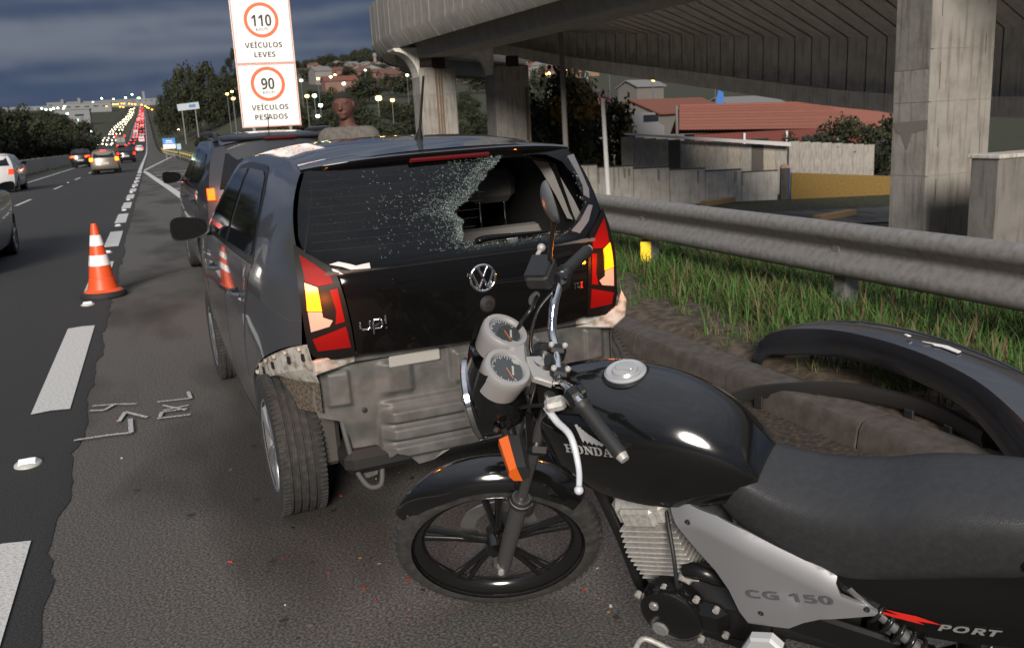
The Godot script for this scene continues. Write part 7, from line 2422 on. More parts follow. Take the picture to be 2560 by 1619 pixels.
	# black tail panel with its red and grey print
	var tfn := func(q: Vector2) -> Vector3: return Vector3(-0.136 + 0.012 * smoothstep(-0.2, 0.3, q.x) - 0.010 * sin(clampf((q.y - 0.44) / 0.2, 0, 1) * PI), q.y, q.x)
	var tail := [Vector2(-0.33, 0.590), Vector2(-0.32, 0.560), Vector2(-0.280, 0.530), Vector2(-0.20, 0.512), Vector2(-0.14, 0.462), Vector2(-0.086, 0.442), Vector2(0.0, 0.448), Vector2(0.101, 0.482), Vector2(0.25, 0.54), Vector2(0.45, 0.64), Vector2(0.50, 0.72), Vector2(0.42, 0.74), Vector2(0.30, 0.71), Vector2(0.15, 0.685), Vector2(0.0, 0.65), Vector2(-0.10, 0.622), Vector2(-0.2, 0.595)]
	for s in [-1.0, 1.0]:
		var f: Callable = tfn if s < 0 else func(q: Vector2) -> Vector3: return tfn.call(q) * Vector3(-1, 1, 1)
		b = MB.new()
		b.patch(tail, f, 0.0, 0.012, 0.02)
		var tp := part("tail_panel", b, tankm, o)
		if s < 0:
			b = MB.new()
			b.patch([Vector2(-0.205, 0.500), Vector2(-0.15, 0.492), Vector2(-0.085, 0.488), Vector2(-0.10, 0.496), Vector2(-0.05, 0.500), Vector2(-0.10, 0.512), Vector2(-0.165, 0.512), Vector2(-0.135, 0.502), Vector2(-0.17, 0.503)], tfn, 0.002, 0.0, 0.03)
			part("red_swoosh", b, mat("print_red", lin(0.72, 0.03, 0.02), 0.35), tp)
			var te := part("tail_lettering", text_mesh("PORT", 0.022, 0.0012, "Droid Sans", 700), mat("print_grey", lin(0.22), 0.4), tp)
			te.transform = Transform3D(Basis(Vector3(0, 0.19, 1.0) * 1.55, Vector3(0, 0.9, 0.35), Vector3.LEFT), tfn.call(Vector2(0.0, 0.500)) + Vector3(-0.0025, 0, 0))
	# engine
	b = MB.new()
	var tilt := Basis(Vector3.RIGHT, -0.23)
	for k in 11:
		var y := -0.085 + k * 0.0165
		b.box(Vector3(0, 0.452, -0.735) + tilt * Vector3(0, y, 0), Vector3(0.19 - 0.004 * absi(k - 6), 0.0055, 0.185 - 0.003 * absi(k - 5)), tilt, 0.002)
	b.box(Vector3(0, 0.45, -0.735), Vector3(0.14, 0.19, 0.14), tilt, 0.02)
	part("cylinder", b, alu, o)
	b = MB.new()
	b.box(Vector3(0, 0.452, -0.735) + tilt * Vector3(0, 0.135, 0.0), Vector3(0.18, 0.085, 0.17), tilt, 0.022)
	b.box(Vector3(-0.095, 0.452, -0.735) + tilt * Vector3(0, 0.135, 0.0), Vector3(0.02, 0.055, 0.10), tilt, 0.008)
	part("cylinder_head", b, alu, o)
	b = MB.new()
	b.tube([Vector3(-0.09, 0.40, -0.665), Vector3(-0.112, 0.40, -0.665)], [0.020, 0.016], 12)
	part("plug", b, alu, o)
	b = MB.new()
	b.box(Vector3(0, 0.30, -0.60), Vector3(0.24, 0.18, 0.34), Basis(Vector3.RIGHT, -0.1), 0.04)
	b.box(Vector3(0, 0.33, -0.48), Vector3(0.20, 0.15, 0.16), Basis(), 0.04)
	part("crankcase", b, mat("crankcase_dark", lin(0.016), 0.35), o)
	b = MB.new()
	var ex := Transform3D(Basis(Vector3.BACK, PI / 2), Vector3(-0.115, 0.325, -0.688))
	b.lathe([Vector2(0.090, 0.0), Vector2(0.090, 0.035), Vector2(0.083, 0.052), Vector2(0.066, 0.062), Vector2(0.001, 0.066)], 32, ex)
	b.box(Vector3(-0.135, 0.33, -0.60), Vector3(0.05, 0.10, 0.12), Basis(), 0.024)
	var ec := part("engine_cover", b, mat("cover_black", lin(0.007), 0.16, 0.0, 0.4), o)
	for q in [[0.288, -0.716, 0.023], [0.368, -0.722, 0.013]]:
		b = MB.new()
		b.lathe([Vector2(q[2], 0.0), Vector2(q[2], 0.010), Vector2(q[2] * 0.8, 0.013), Vector2(q[2] * 0.3, 0.012), Vector2(0.001, 0.014)], 18, Transform3D(Basis(Vector3.BACK, PI / 2), Vector3(-0.172, q[0], q[1])))
		part("cover_cap", b, mat("cap_grey", lin(0.22), 0.4, 0.3), ec)
	for q in [[0.41, -0.70], [0.395, -0.615], [0.375, -0.565], [0.29, -0.55], [0.36, -0.78], [0.25, -0.62]]:
		b = MB.new()
		b.lathe([Vector2(0.009, 0), Vector2(0.009, 0.012), Vector2(0.001, 0.013)], 8, Transform3D(Basis(Vector3.BACK, PI / 2), Vector3(-0.142, q[0], q[1])))
		part("cover_bolt", b, alu, ec)
	b = MB.new()
	b.tube(curve([Vector3(-0.09, 0.43, -0.655), Vector3(-0.10, 0.445, -0.61), Vector3(-0.085, 0.42, -0.575), Vector3(-0.06, 0.40, -0.57)], 4), 0.022, 10)
	part("starter_hose", b, black, o)
	b = MB.new()
	b.box(Vector3(-0.03, 0.55, -0.60), Vector3(0.09, 0.10, 0.10), Basis(), 0.02)
	part("carburettor", b, mat("carb_grey", lin(0.12), 0.4, 0.4), o)
	b = MB.new()
	b.tube(curve([Vector3(-0.112, 0.402, -0.665), Vector3(-0.150, 0.43, -0.66), Vector3(-0.14, 0.52, -0.66), Vector3(-0.06, 0.62, -0.70), Vector3(0.0, 0.66, -0.72)], 5), 0.0055, 7)
	part("plug_lead", b, rough, o)
	b = MB.new()
	b.tube(curve([Vector3(-0.175, 0.235, -0.57), Vector3(-0.185, 0.215, -0.66), Vector3(-0.19, 0.245, -0.76), Vector3(-0.235, 0.25, -0.77)], 5), 0.008, 8)
	part("gear_lever", b, alu, o)
	for q in [Vector2(-0.44, 0.43), Vector2(-0.60, 0.66), Vector2(-0.20, 0.512)]:
		b = MB.new()
		b.lathe([Vector2(0.007, -0.002), Vector2(0.007, 0.002), Vector2(0.003, 0.003), Vector2(0.001, 0.001)], 10, Transform3D(Basis(Vector3.BACK, PI / 2), pf.call(q)))
		part("panel_screw", b, rough, o)
	b = MB.new()
	for k in 3: b.tube(curve([Vector3(0.03 - k * 0.02, 0.97, -1.02), Vector3(0.05 - k * 0.035, 0.90, -1.0), Vector3(0.02 - k * 0.02, 0.84, -0.96), Vector3(-0.02, 0.74, -0.93)], 4), 0.0045, 6)
	part("wiring", b, rough, o)
	# frame
	b = MB.new()
	b.tube(curve([Vector3(0, 0.86, -0.99), Vector3(-0.01, 0.70, -0.945), Vector3(-0.03, 0.46, -0.868), Vector3(-0.04, 0.24, -0.82), Vector3(-0.05, 0.185, -0.72), Vector3(-0.07, 0.18, -0.5)], 4), 0.020, 10)
	b.tube([Vector3(0, 0.84, -0.98), Vector3(0, 0.70, -0.55), Vector3(0, 0.60, -0.30), Vector3(0, 0.66, 0.3)], 0.024, 10)
	for s in [-1.0, 1.0]:
		b.tube([Vector3(s * 0.03, 0.63, -0.36), Vector3(s * 0.09, 0.40, -0.38), Vector3(s * 0.09, 0.24, -0.44)], 0.016, 8)
		b.tube([Vector3(s * 0.09, 0.30, -0.44), Vector3(s * 0.10, 0.305, 0.04)], [0.022, 0.020], 8)
		b.box(Vector3(s * 0.125, 0.375, -0.27), Vector3(0.02, 0.085, 0.30), Basis(Vector3.RIGHT, 0.12), 0.008)
	part("frame", b, black, o)
	for s in [-1.0, 1.0]:
		b = MB.new()
		var top := Vector3(s * 0.135, 0.50, -0.195)
		var bot := Vector3(s * 0.135, 0.29, 0.0)
		var pts := []
		for k in 91:
			var t := k / 90.0
			var a := t * TAU * 9.0
			pts.append(top.lerp(bot, t) + Vector3(cos(a), sin(a) * 0.68, sin(a) * 0.73) * 0.026)
		b.tube(pts, 0.0055, 6)
		var sh := part("shock_absorber", b, mat("spring_black", lin(0.012), 0.22), o)
		b = MB.new()
		b.tube([top + Vector3(0, 0.05, -0.045), bot], 0.014, 10)
		part("damper", b, mat("damper_grey", lin(0.2), 0.3, 0.5), sh)
	# pegs, stand, rear light, exhaust
	for s in [-1.0, 1.0]:
		b = MB.new()
		b.tube([Vector3(s * 0.12, 0.27, -0.42), Vector3(s * 0.29, 0.28, -0.42)], [0.016, 0.018], 10)
		part("footpeg", b, rough, o)
		b = MB.new()
		b.prism([Vector2(-0.475, 0.365), Vector2(-0.445, 0.425), Vector2(-0.395, 0.440), Vector2(-0.370, 0.415), Vector2(-0.39, 0.33), Vector2(-0.45, 0.32)], 0.03, Transform3D(Basis(Vector3.BACK, Vector3.UP, Vector3.RIGHT), Vector3(s * 0.235 - 0.015, 0, 0)), 0.006)
		part("peg_hanger", b, mat("hanger_white", lin(0.55, 0.56, 0.57), 0.4, 0.2), o)
	b = MB.new()
	b.tube([Vector3(-0.10, 0.20, -0.42), Vector3(-0.235, 0.082, -0.36)], [0.013, 0.011], 8)
	b.box(Vector3(-0.240, 0.079, -0.355), Vector3(0.06, 0.008, 0.045), Basis(Vector3.BACK, -0.33), 0.003)
	part("side_stand", b, black, o)
	b = MB.new()
	b.tube(curve([Vector3(0.04, 0.46, -0.85), Vector3(0.09, 0.30, -0.90), Vector3(0.13, 0.20, -0.75), Vector3(0.15, 0.22, -0.3), Vector3(0.16, 0.32, 0.3)], 5), [0.018, 0.018, 0.018, 0.018, 0.018, 0.018, 0.018, 0.018, 0.018, 0.018, 0.02, 0.022, 0.028, 0.034, 0.04, 0.042, 0.044, 0.044, 0.044, 0.044, 0.042], 12)
	part("exhaust", b, mat("exhaust_chrome", lin(0.4), 0.2, 0.9), o)
	b = MB.new()
	b.box(Vector3(0, 0.70, 0.50), Vector3(0.14, 0.07, 0.06), Basis(), 0.02)
	part("tail_lamp", b, mats["lens_red"], o)
	b = MB.new()
	rows = []
	for k in 13:
		var a := lerpf(deg_to_rad(120), deg_to_rad(-10), k / 12.0)
		rows.append([Vector3(-0.07, 0.305 + sin(a) * 0.36, cos(a) * 0.36), Vector3(0, 0.305 + sin(a) * 0.375, cos(a) * 0.375), Vector3(0.07, 0.305 + sin(a) * 0.36, cos(a) * 0.36)])
	b.grid(rows)
	part("rear_mudguard", b, rough, o)
	b = MB.new()
	for s in [-1.0, 1.0]: b.tube(curve([Vector3(s * 0.13, 0.70, 0.1), Vector3(s * 0.14, 0.80, 0.25), Vector3(s * 0.12, 0.84, 0.40), Vector3(s * 0.06, 0.85, 0.50)], 4), 0.013, 8)
	part("grab_rail", b, black, o)

func build_loose_bumper() -> void:
	# the torn off bumper, lying on the kerb on its lower edge: a bowed shell, seen from its upper side
	var paint := mat("bumper_paint", lin(0.030, 0.032, 0.038), 0.26, 0.4, 1.0)
	var o := thing("rear_bumper", "torn off dark grey car bumper lying bowed across the kerb at the right", "car bumper")
	var prof := curve([Vector3(2.96, 0.13, -4.08), Vector3(2.97, 0.30, -3.98), Vector3(3.0, 0.37, -3.83), Vector3(3.05, 0.42, -3.55), Vector3(3.02, 0.45, -3.2), Vector3(2.97, 0.455, -2.86), Vector3(2.92, 0.43, -2.58), Vector3(2.87, 0.38, -2.38), Vector3(2.82, 0.30, -2.20), Vector3(2.74, 0.19, -2.05)], 6)
	var outer := []
	var inner := []
	var c := Vector3(3.0, -0.35, -3.05)
	for i in prof.size():
		var p: Vector3 = prof[i]
		var t: Vector3 = (prof[mini(i + 1, prof.size() - 1)] - prof[maxi(i - 1, 0)]).normalized()
		var a := (Vector3.RIGHT - t * t.x).normalized()               # across the shell, away from the road
		var n := t.cross(a).normalized()
		if n.dot(p - c) < 0: n = -n
		var k := float(i) / (prof.size() - 1)
		var w := lerpf(0.45, 1.0, smoothstep(0.0, 0.25, k)) + 0.42 * smoothstep(0.55, 1.0, k)
		var sh := []
		var si := []
		for q in [[-0.012, -0.085], [-0.026, -0.045], [-0.024, 0.010], [-0.012, 0.046], [0.05, 0.064], [0.11, 0.066], [0.18, 0.058], [0.25, 0.020], [0.30, -0.04]]:
			sh.append(p + a * (q[0] * w) + n * (q[1] * w))
			si.append(p + a * (q[0] * w * 0.96 + 0.006) + n * (q[1] * w - 0.007))
		outer.append(sh)
		inner.append(si)
	var b := MB.new()
	b.grid(outer.map(func(r): return r.slice(0, 4)))
	b.grid(outer.map(func(r): return r.slice(3, 7)))
	b.grid(outer.map(func(r): return r.slice(6, 9)))
	part("shell", b, paint, o)
	b = MB.new()
	b.grid(inner)
	for e in [0, 8]:
		var rim := []
		for i in outer.size(): rim.append([outer[i][e], inner[i][e]])
		b.grid(rim)
	b.grid([outer[0], inner[0]]); b.grid([outer[-1], inner[-1]])
	part("inner_face", b, mats["black_plastic"], o)
	b = MB.new()                                                # crease line along the shell
	var ln := []
	for i in range(4, outer.size() - 4): ln.append(outer[i][6] + Vector3(0, 0.001, 0))
	b.tube(ln, 0.006, 6)
	part("crease", b, paint, o)
	b = MB.new()
	var q0: Vector3 = outer[30][4]
	var du: Vector3 = (outer[33][4] - outer[28][4]).normalized()
	var dv: Vector3 = (outer[30][5] - outer[30][4]).normalized()
	var nn := du.cross(dv).normalized()
	if nn.y < 0: nn = -nn
	b.prism([Vector2(-0.10, 0.0), Vector2(-0.06, 0.012), Vector2(-0.03, 0.006), Vector2(0.0, 0.018), Vector2(0.10, 0.02), Vector2(0.09, 0.045), Vector2(0.0, 0.048)], 0.003, Transform3D(Basis(du, dv, nn), q0 + nn * 0.006))
	b.prism([Vector2(-0.22, -0.005), Vector2(-0.19, -0.008), Vector2(-0.185, 0.006), Vector2(-0.215, 0.008)], 0.003, Transform3D(Basis(du, dv, nn), q0 + nn * 0.007))
	part("white_sticker", b, mat("sticker_white", lin(0.85), 0.4), o, "torn white sticker")
	# black lower trim strip that came away with it
	o = thing("bumper_trim", "long thin black trim strip curving over the gutter below the torn off bumper", "trim strip")
	var path := curve([Vector3(2.66, 0.10, -3.80), Vector3(2.72, 0.15, -3.70), Vector3(2.80, 0.205, -3.50), Vector3(2.90, 0.245, -3.28), Vector3(2.98, 0.25, -3.05), Vector3(3.0, 0.25, -2.85), Vector3(2.97, 0.245, -2.66), Vector3(2.92, 0.24, -2.50)], 6)
	b = MB.new()
	var fr := []
	for i in path.size():
		var t: Vector3 = (path[mini(i + 1, path.size() - 1)] - path[maxi(i - 1, 0)]).normalized()
		fr.append(Transform3D(Basis(t.cross(Vector3.UP).normalized(), Vector3.UP, t), path[i]))
	b.sweep([Vector2(-0.012, -0.035), Vector2(0.012, -0.035), Vector2(0.020, 0.0), Vector2(0.010, 0.03), Vector2(-0.012, 0.034)], fr, true)
	part("strip", b, mats["black_plastic"], o)
	for i in [7, 15, 27, 34]:
		b = MB.new()
		b.box(path[i] + Vector3(-0.02, -0.055, 0.0), Vector3(0.012, 0.065, 0.05), fr[i].basis, 0.004)
		part("clip", b, mats["black_plastic"], o)

func quick_car(called: String, P: Dictionary, label: String, paint: Material, at: Vector3, turn: float, lit: float, opt := {}) -> Node3D:
	var o := thing(called, label, "car", at, turn, opt.get("group", ""))
	var rear := func(q: Vector2) -> Vector3: return Vector3(q.x, q.y, car_rear(P, q.x, q.y))
	var glass: Material = mats["dark_side_glass"]
	var plastic: Material = mats["black_plastic"]
	var top: float = lut(P.top, 0.1)
	var belt: float = 1.02 if top < 1.48 else (1.07 if top < 1.55 else 1.14)
	part("body", car_shell(P), paint, o)
	part("floor_pan", car_floor(P), plastic, o)
	for q in [0.0, -P.wb]:
		for s in [-1.0, 1.0]:
			make_wheel(o, Vector3(s * (lut(P.w, 0.4) - 0.10), P.r, q), s, P.r, 0.19, false)
	var b := MB.new()
	var gw: float = lut(P.w, belt + 0.05) - 0.14
	b.patch([Vector2(-gw, belt), Vector2(gw, belt), Vector2(gw - 0.10, top - 0.12), Vector2(0, top - 0.09), Vector2(-gw + 0.10, top - 0.12)], rear, 0.008, 0.006, 0.12)
	part("rear_window", b, glass, o)
	for s in [-1.0, 1.0]:
		var f := func(q: Vector2) -> Vector3: return Vector3(s * car_w(P, q.y, q.x), q.y, q.x)
		for w in [[Vector2(-1.02, belt + 0.02), Vector2(-0.10, belt + 0.05), Vector2(0.12, belt + 0.16), Vector2(-0.05, top - 0.12), Vector2(-0.98, top - 0.07)], [Vector2(-1.10, belt + 0.02), Vector2(-2.02, belt), Vector2(-1.60, top - 0.14), Vector2(-1.35, top - 0.08), Vector2(-1.07, top - 0.07)]]:
			b = MB.new()
			b.patch(w, f, 0.006, 0.004, 0.15)
			part("side_window", b, glass, o)
		b = MB.new()
		for z in [-0.15, -1.06, -2.1]: b.patch([Vector2(z - 0.005, 0.35), Vector2(z + 0.005, 0.35), Vector2(z + 0.005, belt), Vector2(z - 0.005, belt)], f, 0.002, 0.0, 0.2)
		part("door_seams", b, mats["gap_black"], o)
		b = MB.new()
		for z in [-0.35, -1.35]: b.box(Vector3(s * (car_w(P, 0.88, z) + 0.012), belt - 0.13, z), Vector3(0.03, 0.03, 0.18), Basis(), 0.01)
		part("door_handle", b, paint, o)
		car_mirror(o, Vector3(s * (lut(P.w, belt) + 0.15), belt + 0.06, -1.72), s, 1.0, lut(P.w, belt) - 0.03)
		# tail lamp: a red cluster with the lit part in it
		var lw: float = lut(P.w, 0.9)
		var cl: Array = opt.get("lamp", [0.60, 0.80, 0.78, 1.0])
		var poly := [Vector2(s * cl[0], cl[2]), Vector2(s * cl[1], cl[2] + 0.01), Vector2(s * cl[1], cl[3]), Vector2(s * (cl[0] + 0.03), cl[3])]
		b = MB.new()
		b.patch(poly, rear, 0.012, 0.02, 0.06)
		var tl := part("tail_lamp", b, mats["lens_red"], o)
		if lit > 0.0:
			b = MB.new()
			var c2 := Vector2(s * (cl[0] + cl[1]) / 2, (cl[2] + cl[3]) / 2)
			var hw: float = (cl[1] - cl[0]) * 0.42
			var hh: float = (cl[3] - cl[2]) * 0.42
			b.patch([c2 + Vector2(-hw, -hh), c2 + Vector2(hw, -hh), c2 + Vector2(hw, hh), c2 + Vector2(-hw, hh)], rear, 0.020, 0.006, 0.06)
			part("lit_lamp", b, opt.get("lit", lamp_mat("lamp_red", Color(1.0, 0.10, 0.03), 3.0)), tl)
	b = MB.new()
	b.patch([Vector2(-0.26, 0.62), Vector2(0.26, 0.62), Vector2(0.26, 0.74), Vector2(-0.26, 0.74)], rear, 0.012, 0.01, 0.2)
	part("number_plate", b, mat("plate_grey", lin(0.42, 0.42, 0.40), 0.5), o)
	b = MB.new()
	b.patch([Vector2(-0.72, 0.24), Vector2(0.72, 0.24), Vector2(0.70, 0.34), Vector2(-0.70, 0.34)], rear, 0.012, 0.01, 0.12)
	part("bumper_insert", b, plastic, o)
	b = MB.new()
	b.box(Vector3(0, top + 0.015, lut(P.rear, top) - 0.02), Vector3(lut(P.w, top) * 1.9, 0.035, 0.16), Basis(Vector3.RIGHT, 0.12), 0.014)
	var sp := part("spoiler", b, opt.get("spoiler", paint), o)
	b = MB.new()
	b.box(Vector3(0, top + 0.004, lut(P.rear, top) + 0.066), Vector3(0.3, 0.022, 0.012), Basis(), 0.004)
	part("stop_lamp", b, lamp_mat("lamp_red", Color(1.0, 0.10, 0.03), 3.0) if opt.get("stop", false) else mats["lens_red_dark"], sp)
	if opt.get("rails", false):
		for s in [-1.0, 1.0]:
			b = MB.new()
			b.tube(curve([Vector3(s * 0.56, top - 0.01, 0.20), Vector3(s * 0.56, top + 0.055, 0.10), Vector3(s * 0.57, top + 0.075, -0.15), Vector3(s * 0.57, top + 0.075, -1.1), Vector3(s * 0.57, top + 0.03, -1.35)], 4), 0.022, 8)
			part("roof_rail", b, mats["satin_black"], o)
		b = MB.new()
		b.tube([Vector3(-0.05, top + 0.03, 0.10), Vector3(-0.05, top + 0.05, 0.11)], [0.025, 0.012], 8)
		b.tube([Vector3(-0.05, top + 0.05, 0.11), Vector3(-0.05, top + 0.24, 0.17)], 0.005, 6)
		part("antenna", b, plastic, o)
	return o

func build_traffic() -> void:
	var grey := mat("suv_paint_grey", lin(0.040, 0.043, 0.050), 0.32, 0.5, 1.0)
	var amber2 := lamp_mat("lamp_amber_red", Color(1.0, 0.30, 0.02), 1.3)
	var o := quick_car("parked_suv", FOX, "dark grey compact SUV with roof rails, amber lamp blinking, parked in front of the hatchback", grey, Vector3(1.15, 0.02, -9.45), 0.03, 1.0, {"rails": true, "lamp": [0.65, 0.725, 0.97, 1.09], "lit": amber2, "spoiler": mats["satin_black"]})
	lamp_light(o, Vector3(-0.70, 1.0, 0.72), Color(1.0, 0.45, 0.06), 0.05)
	quick_car("passing_car", HATCH, "silver grey hatchback cut by the left edge, only its bonnet and front wheel in view", mat("paint_silver", lin(0.26, 0.265, 0.27), 0.3, 0.5, 0.8), Vector3(-2.93, -0.04, -13.35), 0.0, 0.0)
	quick_car("passing_car", SUV, "white SUV at the left edge of the picture with red lamps", mat("paint_white", lin(0.55, 0.55, 0.56), 0.35, 0.0, 0.6), Vector3(-6.27, road_y(-6, -44.5), -44.3), 0.0, 1.0, {"mirror": mats["black_plastic"]})
	quick_car("passing_car", SUV, "dark SUV with wide red lamps in the left lane", mat("paint_black", lin(0.012, 0.013, 0.016), 0.3, 0.2, 0.8), Vector3(-5.95, road_y(-6, -93), -92.0), 0.0, 1.0, {"lamp": [0.36, 0.84, 0.92, 1.06], "lit": lamp_mat("lamp_orange_red", Color(1.0, 0.22, 0.04), 3.5)})
	quick_car("passing_car", HATCH, "beige silver hatchback with glowing round brake lamps in the right lane", mat("paint_beige", lin(0.24, 0.205, 0.165), 0.32, 0.5, 0.8), Vector3(-2.75, road_y(-2.8, -63), -63.0), 0.0, 1.0, {"lamp": [0.62, 0.84, 0.80, 1.04], "stop": true, "lit": lamp_mat("lamp_orange_bright", Color(1.0, 0.34, 0.06), 5.0)})
	quick_car("passing_car", HATCH, "black hatchback with red lamps just beyond the beige hatchback", mats["paint_black"], Vector3(-2.3, road_y(-2.3, -101), -100.5), 0.0, 1.0, {"lamp": [0.66, 0.84, 0.78, 1.04]})
	quick_car("passing_car", HATCH, "small white hatchback with red lamps farther up the right lane", mats["paint_white"], Vector3(-2.15, road_y(-2.1, -216), -215.0), 0.0, 1.0, {"lamp": [0.54, 0.84, 0.70, 1.0]})
	# box truck in the queue
	var t := thing("box_truck", "dark box truck with red marker lamps at the tail of the queue", "truck", Vector3(-7.4, road_y(-7.4, -283), -283.0))
	var b := MB.new()
	b.box(Vector3(0, 2.0, -2.5), Vector3(2.5, 2.6, 6.0), Basis(), 0.04)
	part("cargo_box", b, mat("truck_grey", lin(0.06), 0.6), t)
	b = MB.new()
	for s in [-0.6, 0.6]: b.box(Vector3(s, 2.3, 0.51), Vector3(1.05, 1.3, 0.03))
	part("rear_door", b, mat("truck_door", lin(0.20), 0.6), t)
	b = MB.new()
	b.box(Vector3(0, 1.3, -6.6), Vector3(2.3, 2.2, 2.0), Basis(), 0.2)
	part("cab", b, mats["paint_black"], t)
	for s in [-1.0, 1.0]:
		b = MB.new()
		b.ball(Vector3(s * 1.15, 3.4, 0.5), Vector3.ONE * 0.20, 8, 5)
		b.ball(Vector3(s * 1.05, 0.75, 0.5), Vector3.ONE * 0.16, 8, 5)
		part("marker_lamp", b, lamp_mat("lamp_far_red", Color(1.0, 0.05, 0.03), 6.0), t)
		b = MB.new()
		for z in [-1.0, -6.2]: b.lathe([Vector2(0.5, -0.15), Vector2(0.5, 0.15)], 12, Transform3D(Basis(Vector3.BACK, PI / 2), Vector3(s * 1.0, 0.5, z)))
		part("wheels", b, mats["black_plastic"], t)
	# the queue up the hill: red tail lamps on our side, headlamps on the other
	rng.seed = 71
	var far_red: Material = mats["lamp_far_red"]
	var far_white := lamp_mat("lamp_far_white", Color(1.0, 0.93, 0.72), 6.0)
	var paints := [mats["paint_black"], mats["paint_silver"], mats["paint_white"]]
	var proto := {}
	for side in [0, 1]:
		for lane in [0, 1]:
			var z := (-296.0 if lane == 0 else -336.0) if side == 0 else (-308.0 if lane == 0 else -322.0)
			var count := 0
			while z > -1180.0:
				var x: float = ([-4.75, -2.35][lane] if side == 0 else [-11.6, -14.4][lane]) + rng.randf_range(-0.25, 0.25)
				var k := rng.randi() % 3
				var far := z < -560.0
				var key := str(side) + str(k) + str(far)
				var at := Vector3(x, road_y(x, z) + (0.02 if side else 0.012), z)
				var turn := 0.0 if side == 0 else PI
				var c: Node3D
				var label: String = nth(count) + [" car from the tail of the red lamp queue, ", " car from the near end of the oncoming headlamps, "][side] + (["left lane", "right lane"][lane] if side == 0 else ["near lane", "far lane"][lane])
				count += 1
				if proto.has(key):
					c = dup(proto[key], at, turn, label)
				else:
					c = thing("queued_car", label, "car", at, turn, ["red tail lamp queue up the hill", "oncoming headlamps on the hill"][side])
					proto[key] = c
					b = MB.new()
					b.sweep([Vector2(0.1, 0.35), Vector2(-4.1, 0.35), Vector2(-4.15, 0.75), Vector2(-3.1, 0.95), Vector2(-2.3, 1.42), Vector2(-0.5, 1.45), Vector2(0.05, 1.0), Vector2(0.15, 0.7)], [Transform3D(Basis(Vector3.BACK, Vector3.UP, Vector3.LEFT), Vector3(0.85, 0, 0)), Transform3D(Basis(Vector3.BACK, Vector3.UP, Vector3.LEFT), Vector3(-0.85, 0, 0))], true)
					part("body", b, paints[k], c)
					b = MB.new()
					b.box(Vector3(0, 1.2, -0.16), Vector3(1.3, 0.36, 0.08), Basis(Vector3.RIGHT, 0.6))
					b.box(Vector3(0, 1.18, -2.76), Vector3(1.3, 0.40, 0.08), Basis(Vector3.RIGHT, -1.05))
					part("windows", b, mats["dark_side_glass"], c)
					for s in [-1.0, 1.0]:
						b = MB.new()
						var r := (0.10 if side == 0 else 0.135) * (1.2 if far else 1.0)
						b.ball(Vector3(s * 0.68, 0.86 if side == 0 else 0.68, 0.14 if side == 0 else -4.14), Vector3(r * 1.1, r, r * 0.5), 8, 5)
						part("tail_lamp" if side == 0 else "headlamp", b, far_red if side == 0 else far_white, c)
				z -= rng.randf_range(14.0, 42.0) * (1.0 if not far else 1.6)
	# headlamps on the local road right of the dark trees
	for q in [[11.8, 15.8, -619.7, 1, 0], [11.4, 11.4, -512.8, 1, 1], [10.6, 9.2, -466.6, 0, 2], [12.3, 8.8, -445.6, 0, 3], [10.7, 7.3, -426.6, 1, 4], [10.9, 6.1, -398.8, 1, 5]]:
		var at := Vector3(q[0], land_y(q[0], q[2]), q[2])
		dup(proto["1" + "0" + "true"] if q[3] and proto.has("10true") else proto[proto.keys()[0]], at, PI if q[3] else 0.0, (["farthest", "second farthest", "", "", "second nearest", "nearest"][q[4]] + " bright lamped car on the local road right of the tall trees") if q[3] else (["farther", "nearer"][q[4] - 2] + " red lamped car on the local road right of the tall trees"), "cars on the local road")

func surface_net(f: Callable, lo: Vector3, hi: Vector3, cell: float) -> MB:      # smooth mesh of f = 0
	var n := Vector3i(((hi - lo) / cell).ceil()) + Vector3i.ONE
	var val := PackedFloat32Array()
	val.resize(n.x * n.y * n.z)
	for z in n.z:
		for y in n.y:
			for x in n.x: val[x + n.x * (y + n.y * z)] = f.call(lo + Vector3(x, y, z) * cell)
	var at := {}
	var b := MB.new()
	var step := [1, n.x, n.x * n.y]
	for z in n.z - 1:
		for y in n.y - 1:
			for x in n.x - 1:
				var i := x + n.x * (y + n.y * z)
				var sum := Vector3.ZERO
				var cnt := 0
				for e in [[0, 0, 0], [0, 1, 0], [0, 0, 1], [0, 1, 1]]:
					for ax in 3:
						var o := Vector3i.ZERO
						o[(ax + 1) % 3] = e[1]; o[(ax + 2) % 3] = e[2]
						var a: int = i + o.x + o.y * n.x + o.z * n.x * n.y
						var va := val[a]
						var vb := val[a + step[ax]]
						if (va < 0.0) != (vb < 0.0):
							var p := Vector3(o)
							p[ax] += va / (va - vb)
							sum += p; cnt += 1
				if cnt: at[i] = lo + (Vector3(x, y, z) + sum / cnt) * cell
	var norm := {}
	for i in at:
		var p: Vector3 = at[i]
		var e := cell * 0.4
		norm[i] = Vector3(f.call(p + Vector3(e, 0, 0)) - f.call(p - Vector3(e, 0, 0)), f.call(p + Vector3(0, e, 0)) - f.call(p - Vector3(0, e, 0)), f.call(p + Vector3(0, 0, e)) - f.call(p - Vector3(0, 0, e))).normalized()
	for i in at:
		for ax in 3:
			var j: int = i + step[ax]
			if j >= val.size() or (val[i] < 0.0) == (val[j] < 0.0): continue
			var s1: int = step[(ax + 1) % 3]
			var s2: int = step[(ax + 2) % 3]
			if not (at.has(i - s1) and at.has(i - s2) and at.has(i - s1 - s2)): continue
			b.tn(at[i], at[i - s1], at[i - s1 - s2], norm[i], norm[i - s1], norm[i - s1 - s2])
			b.tn(at[i], at[i - s1 - s2], at[i - s2], norm[i], norm[i - s1 - s2], norm[i - s2])
	return b

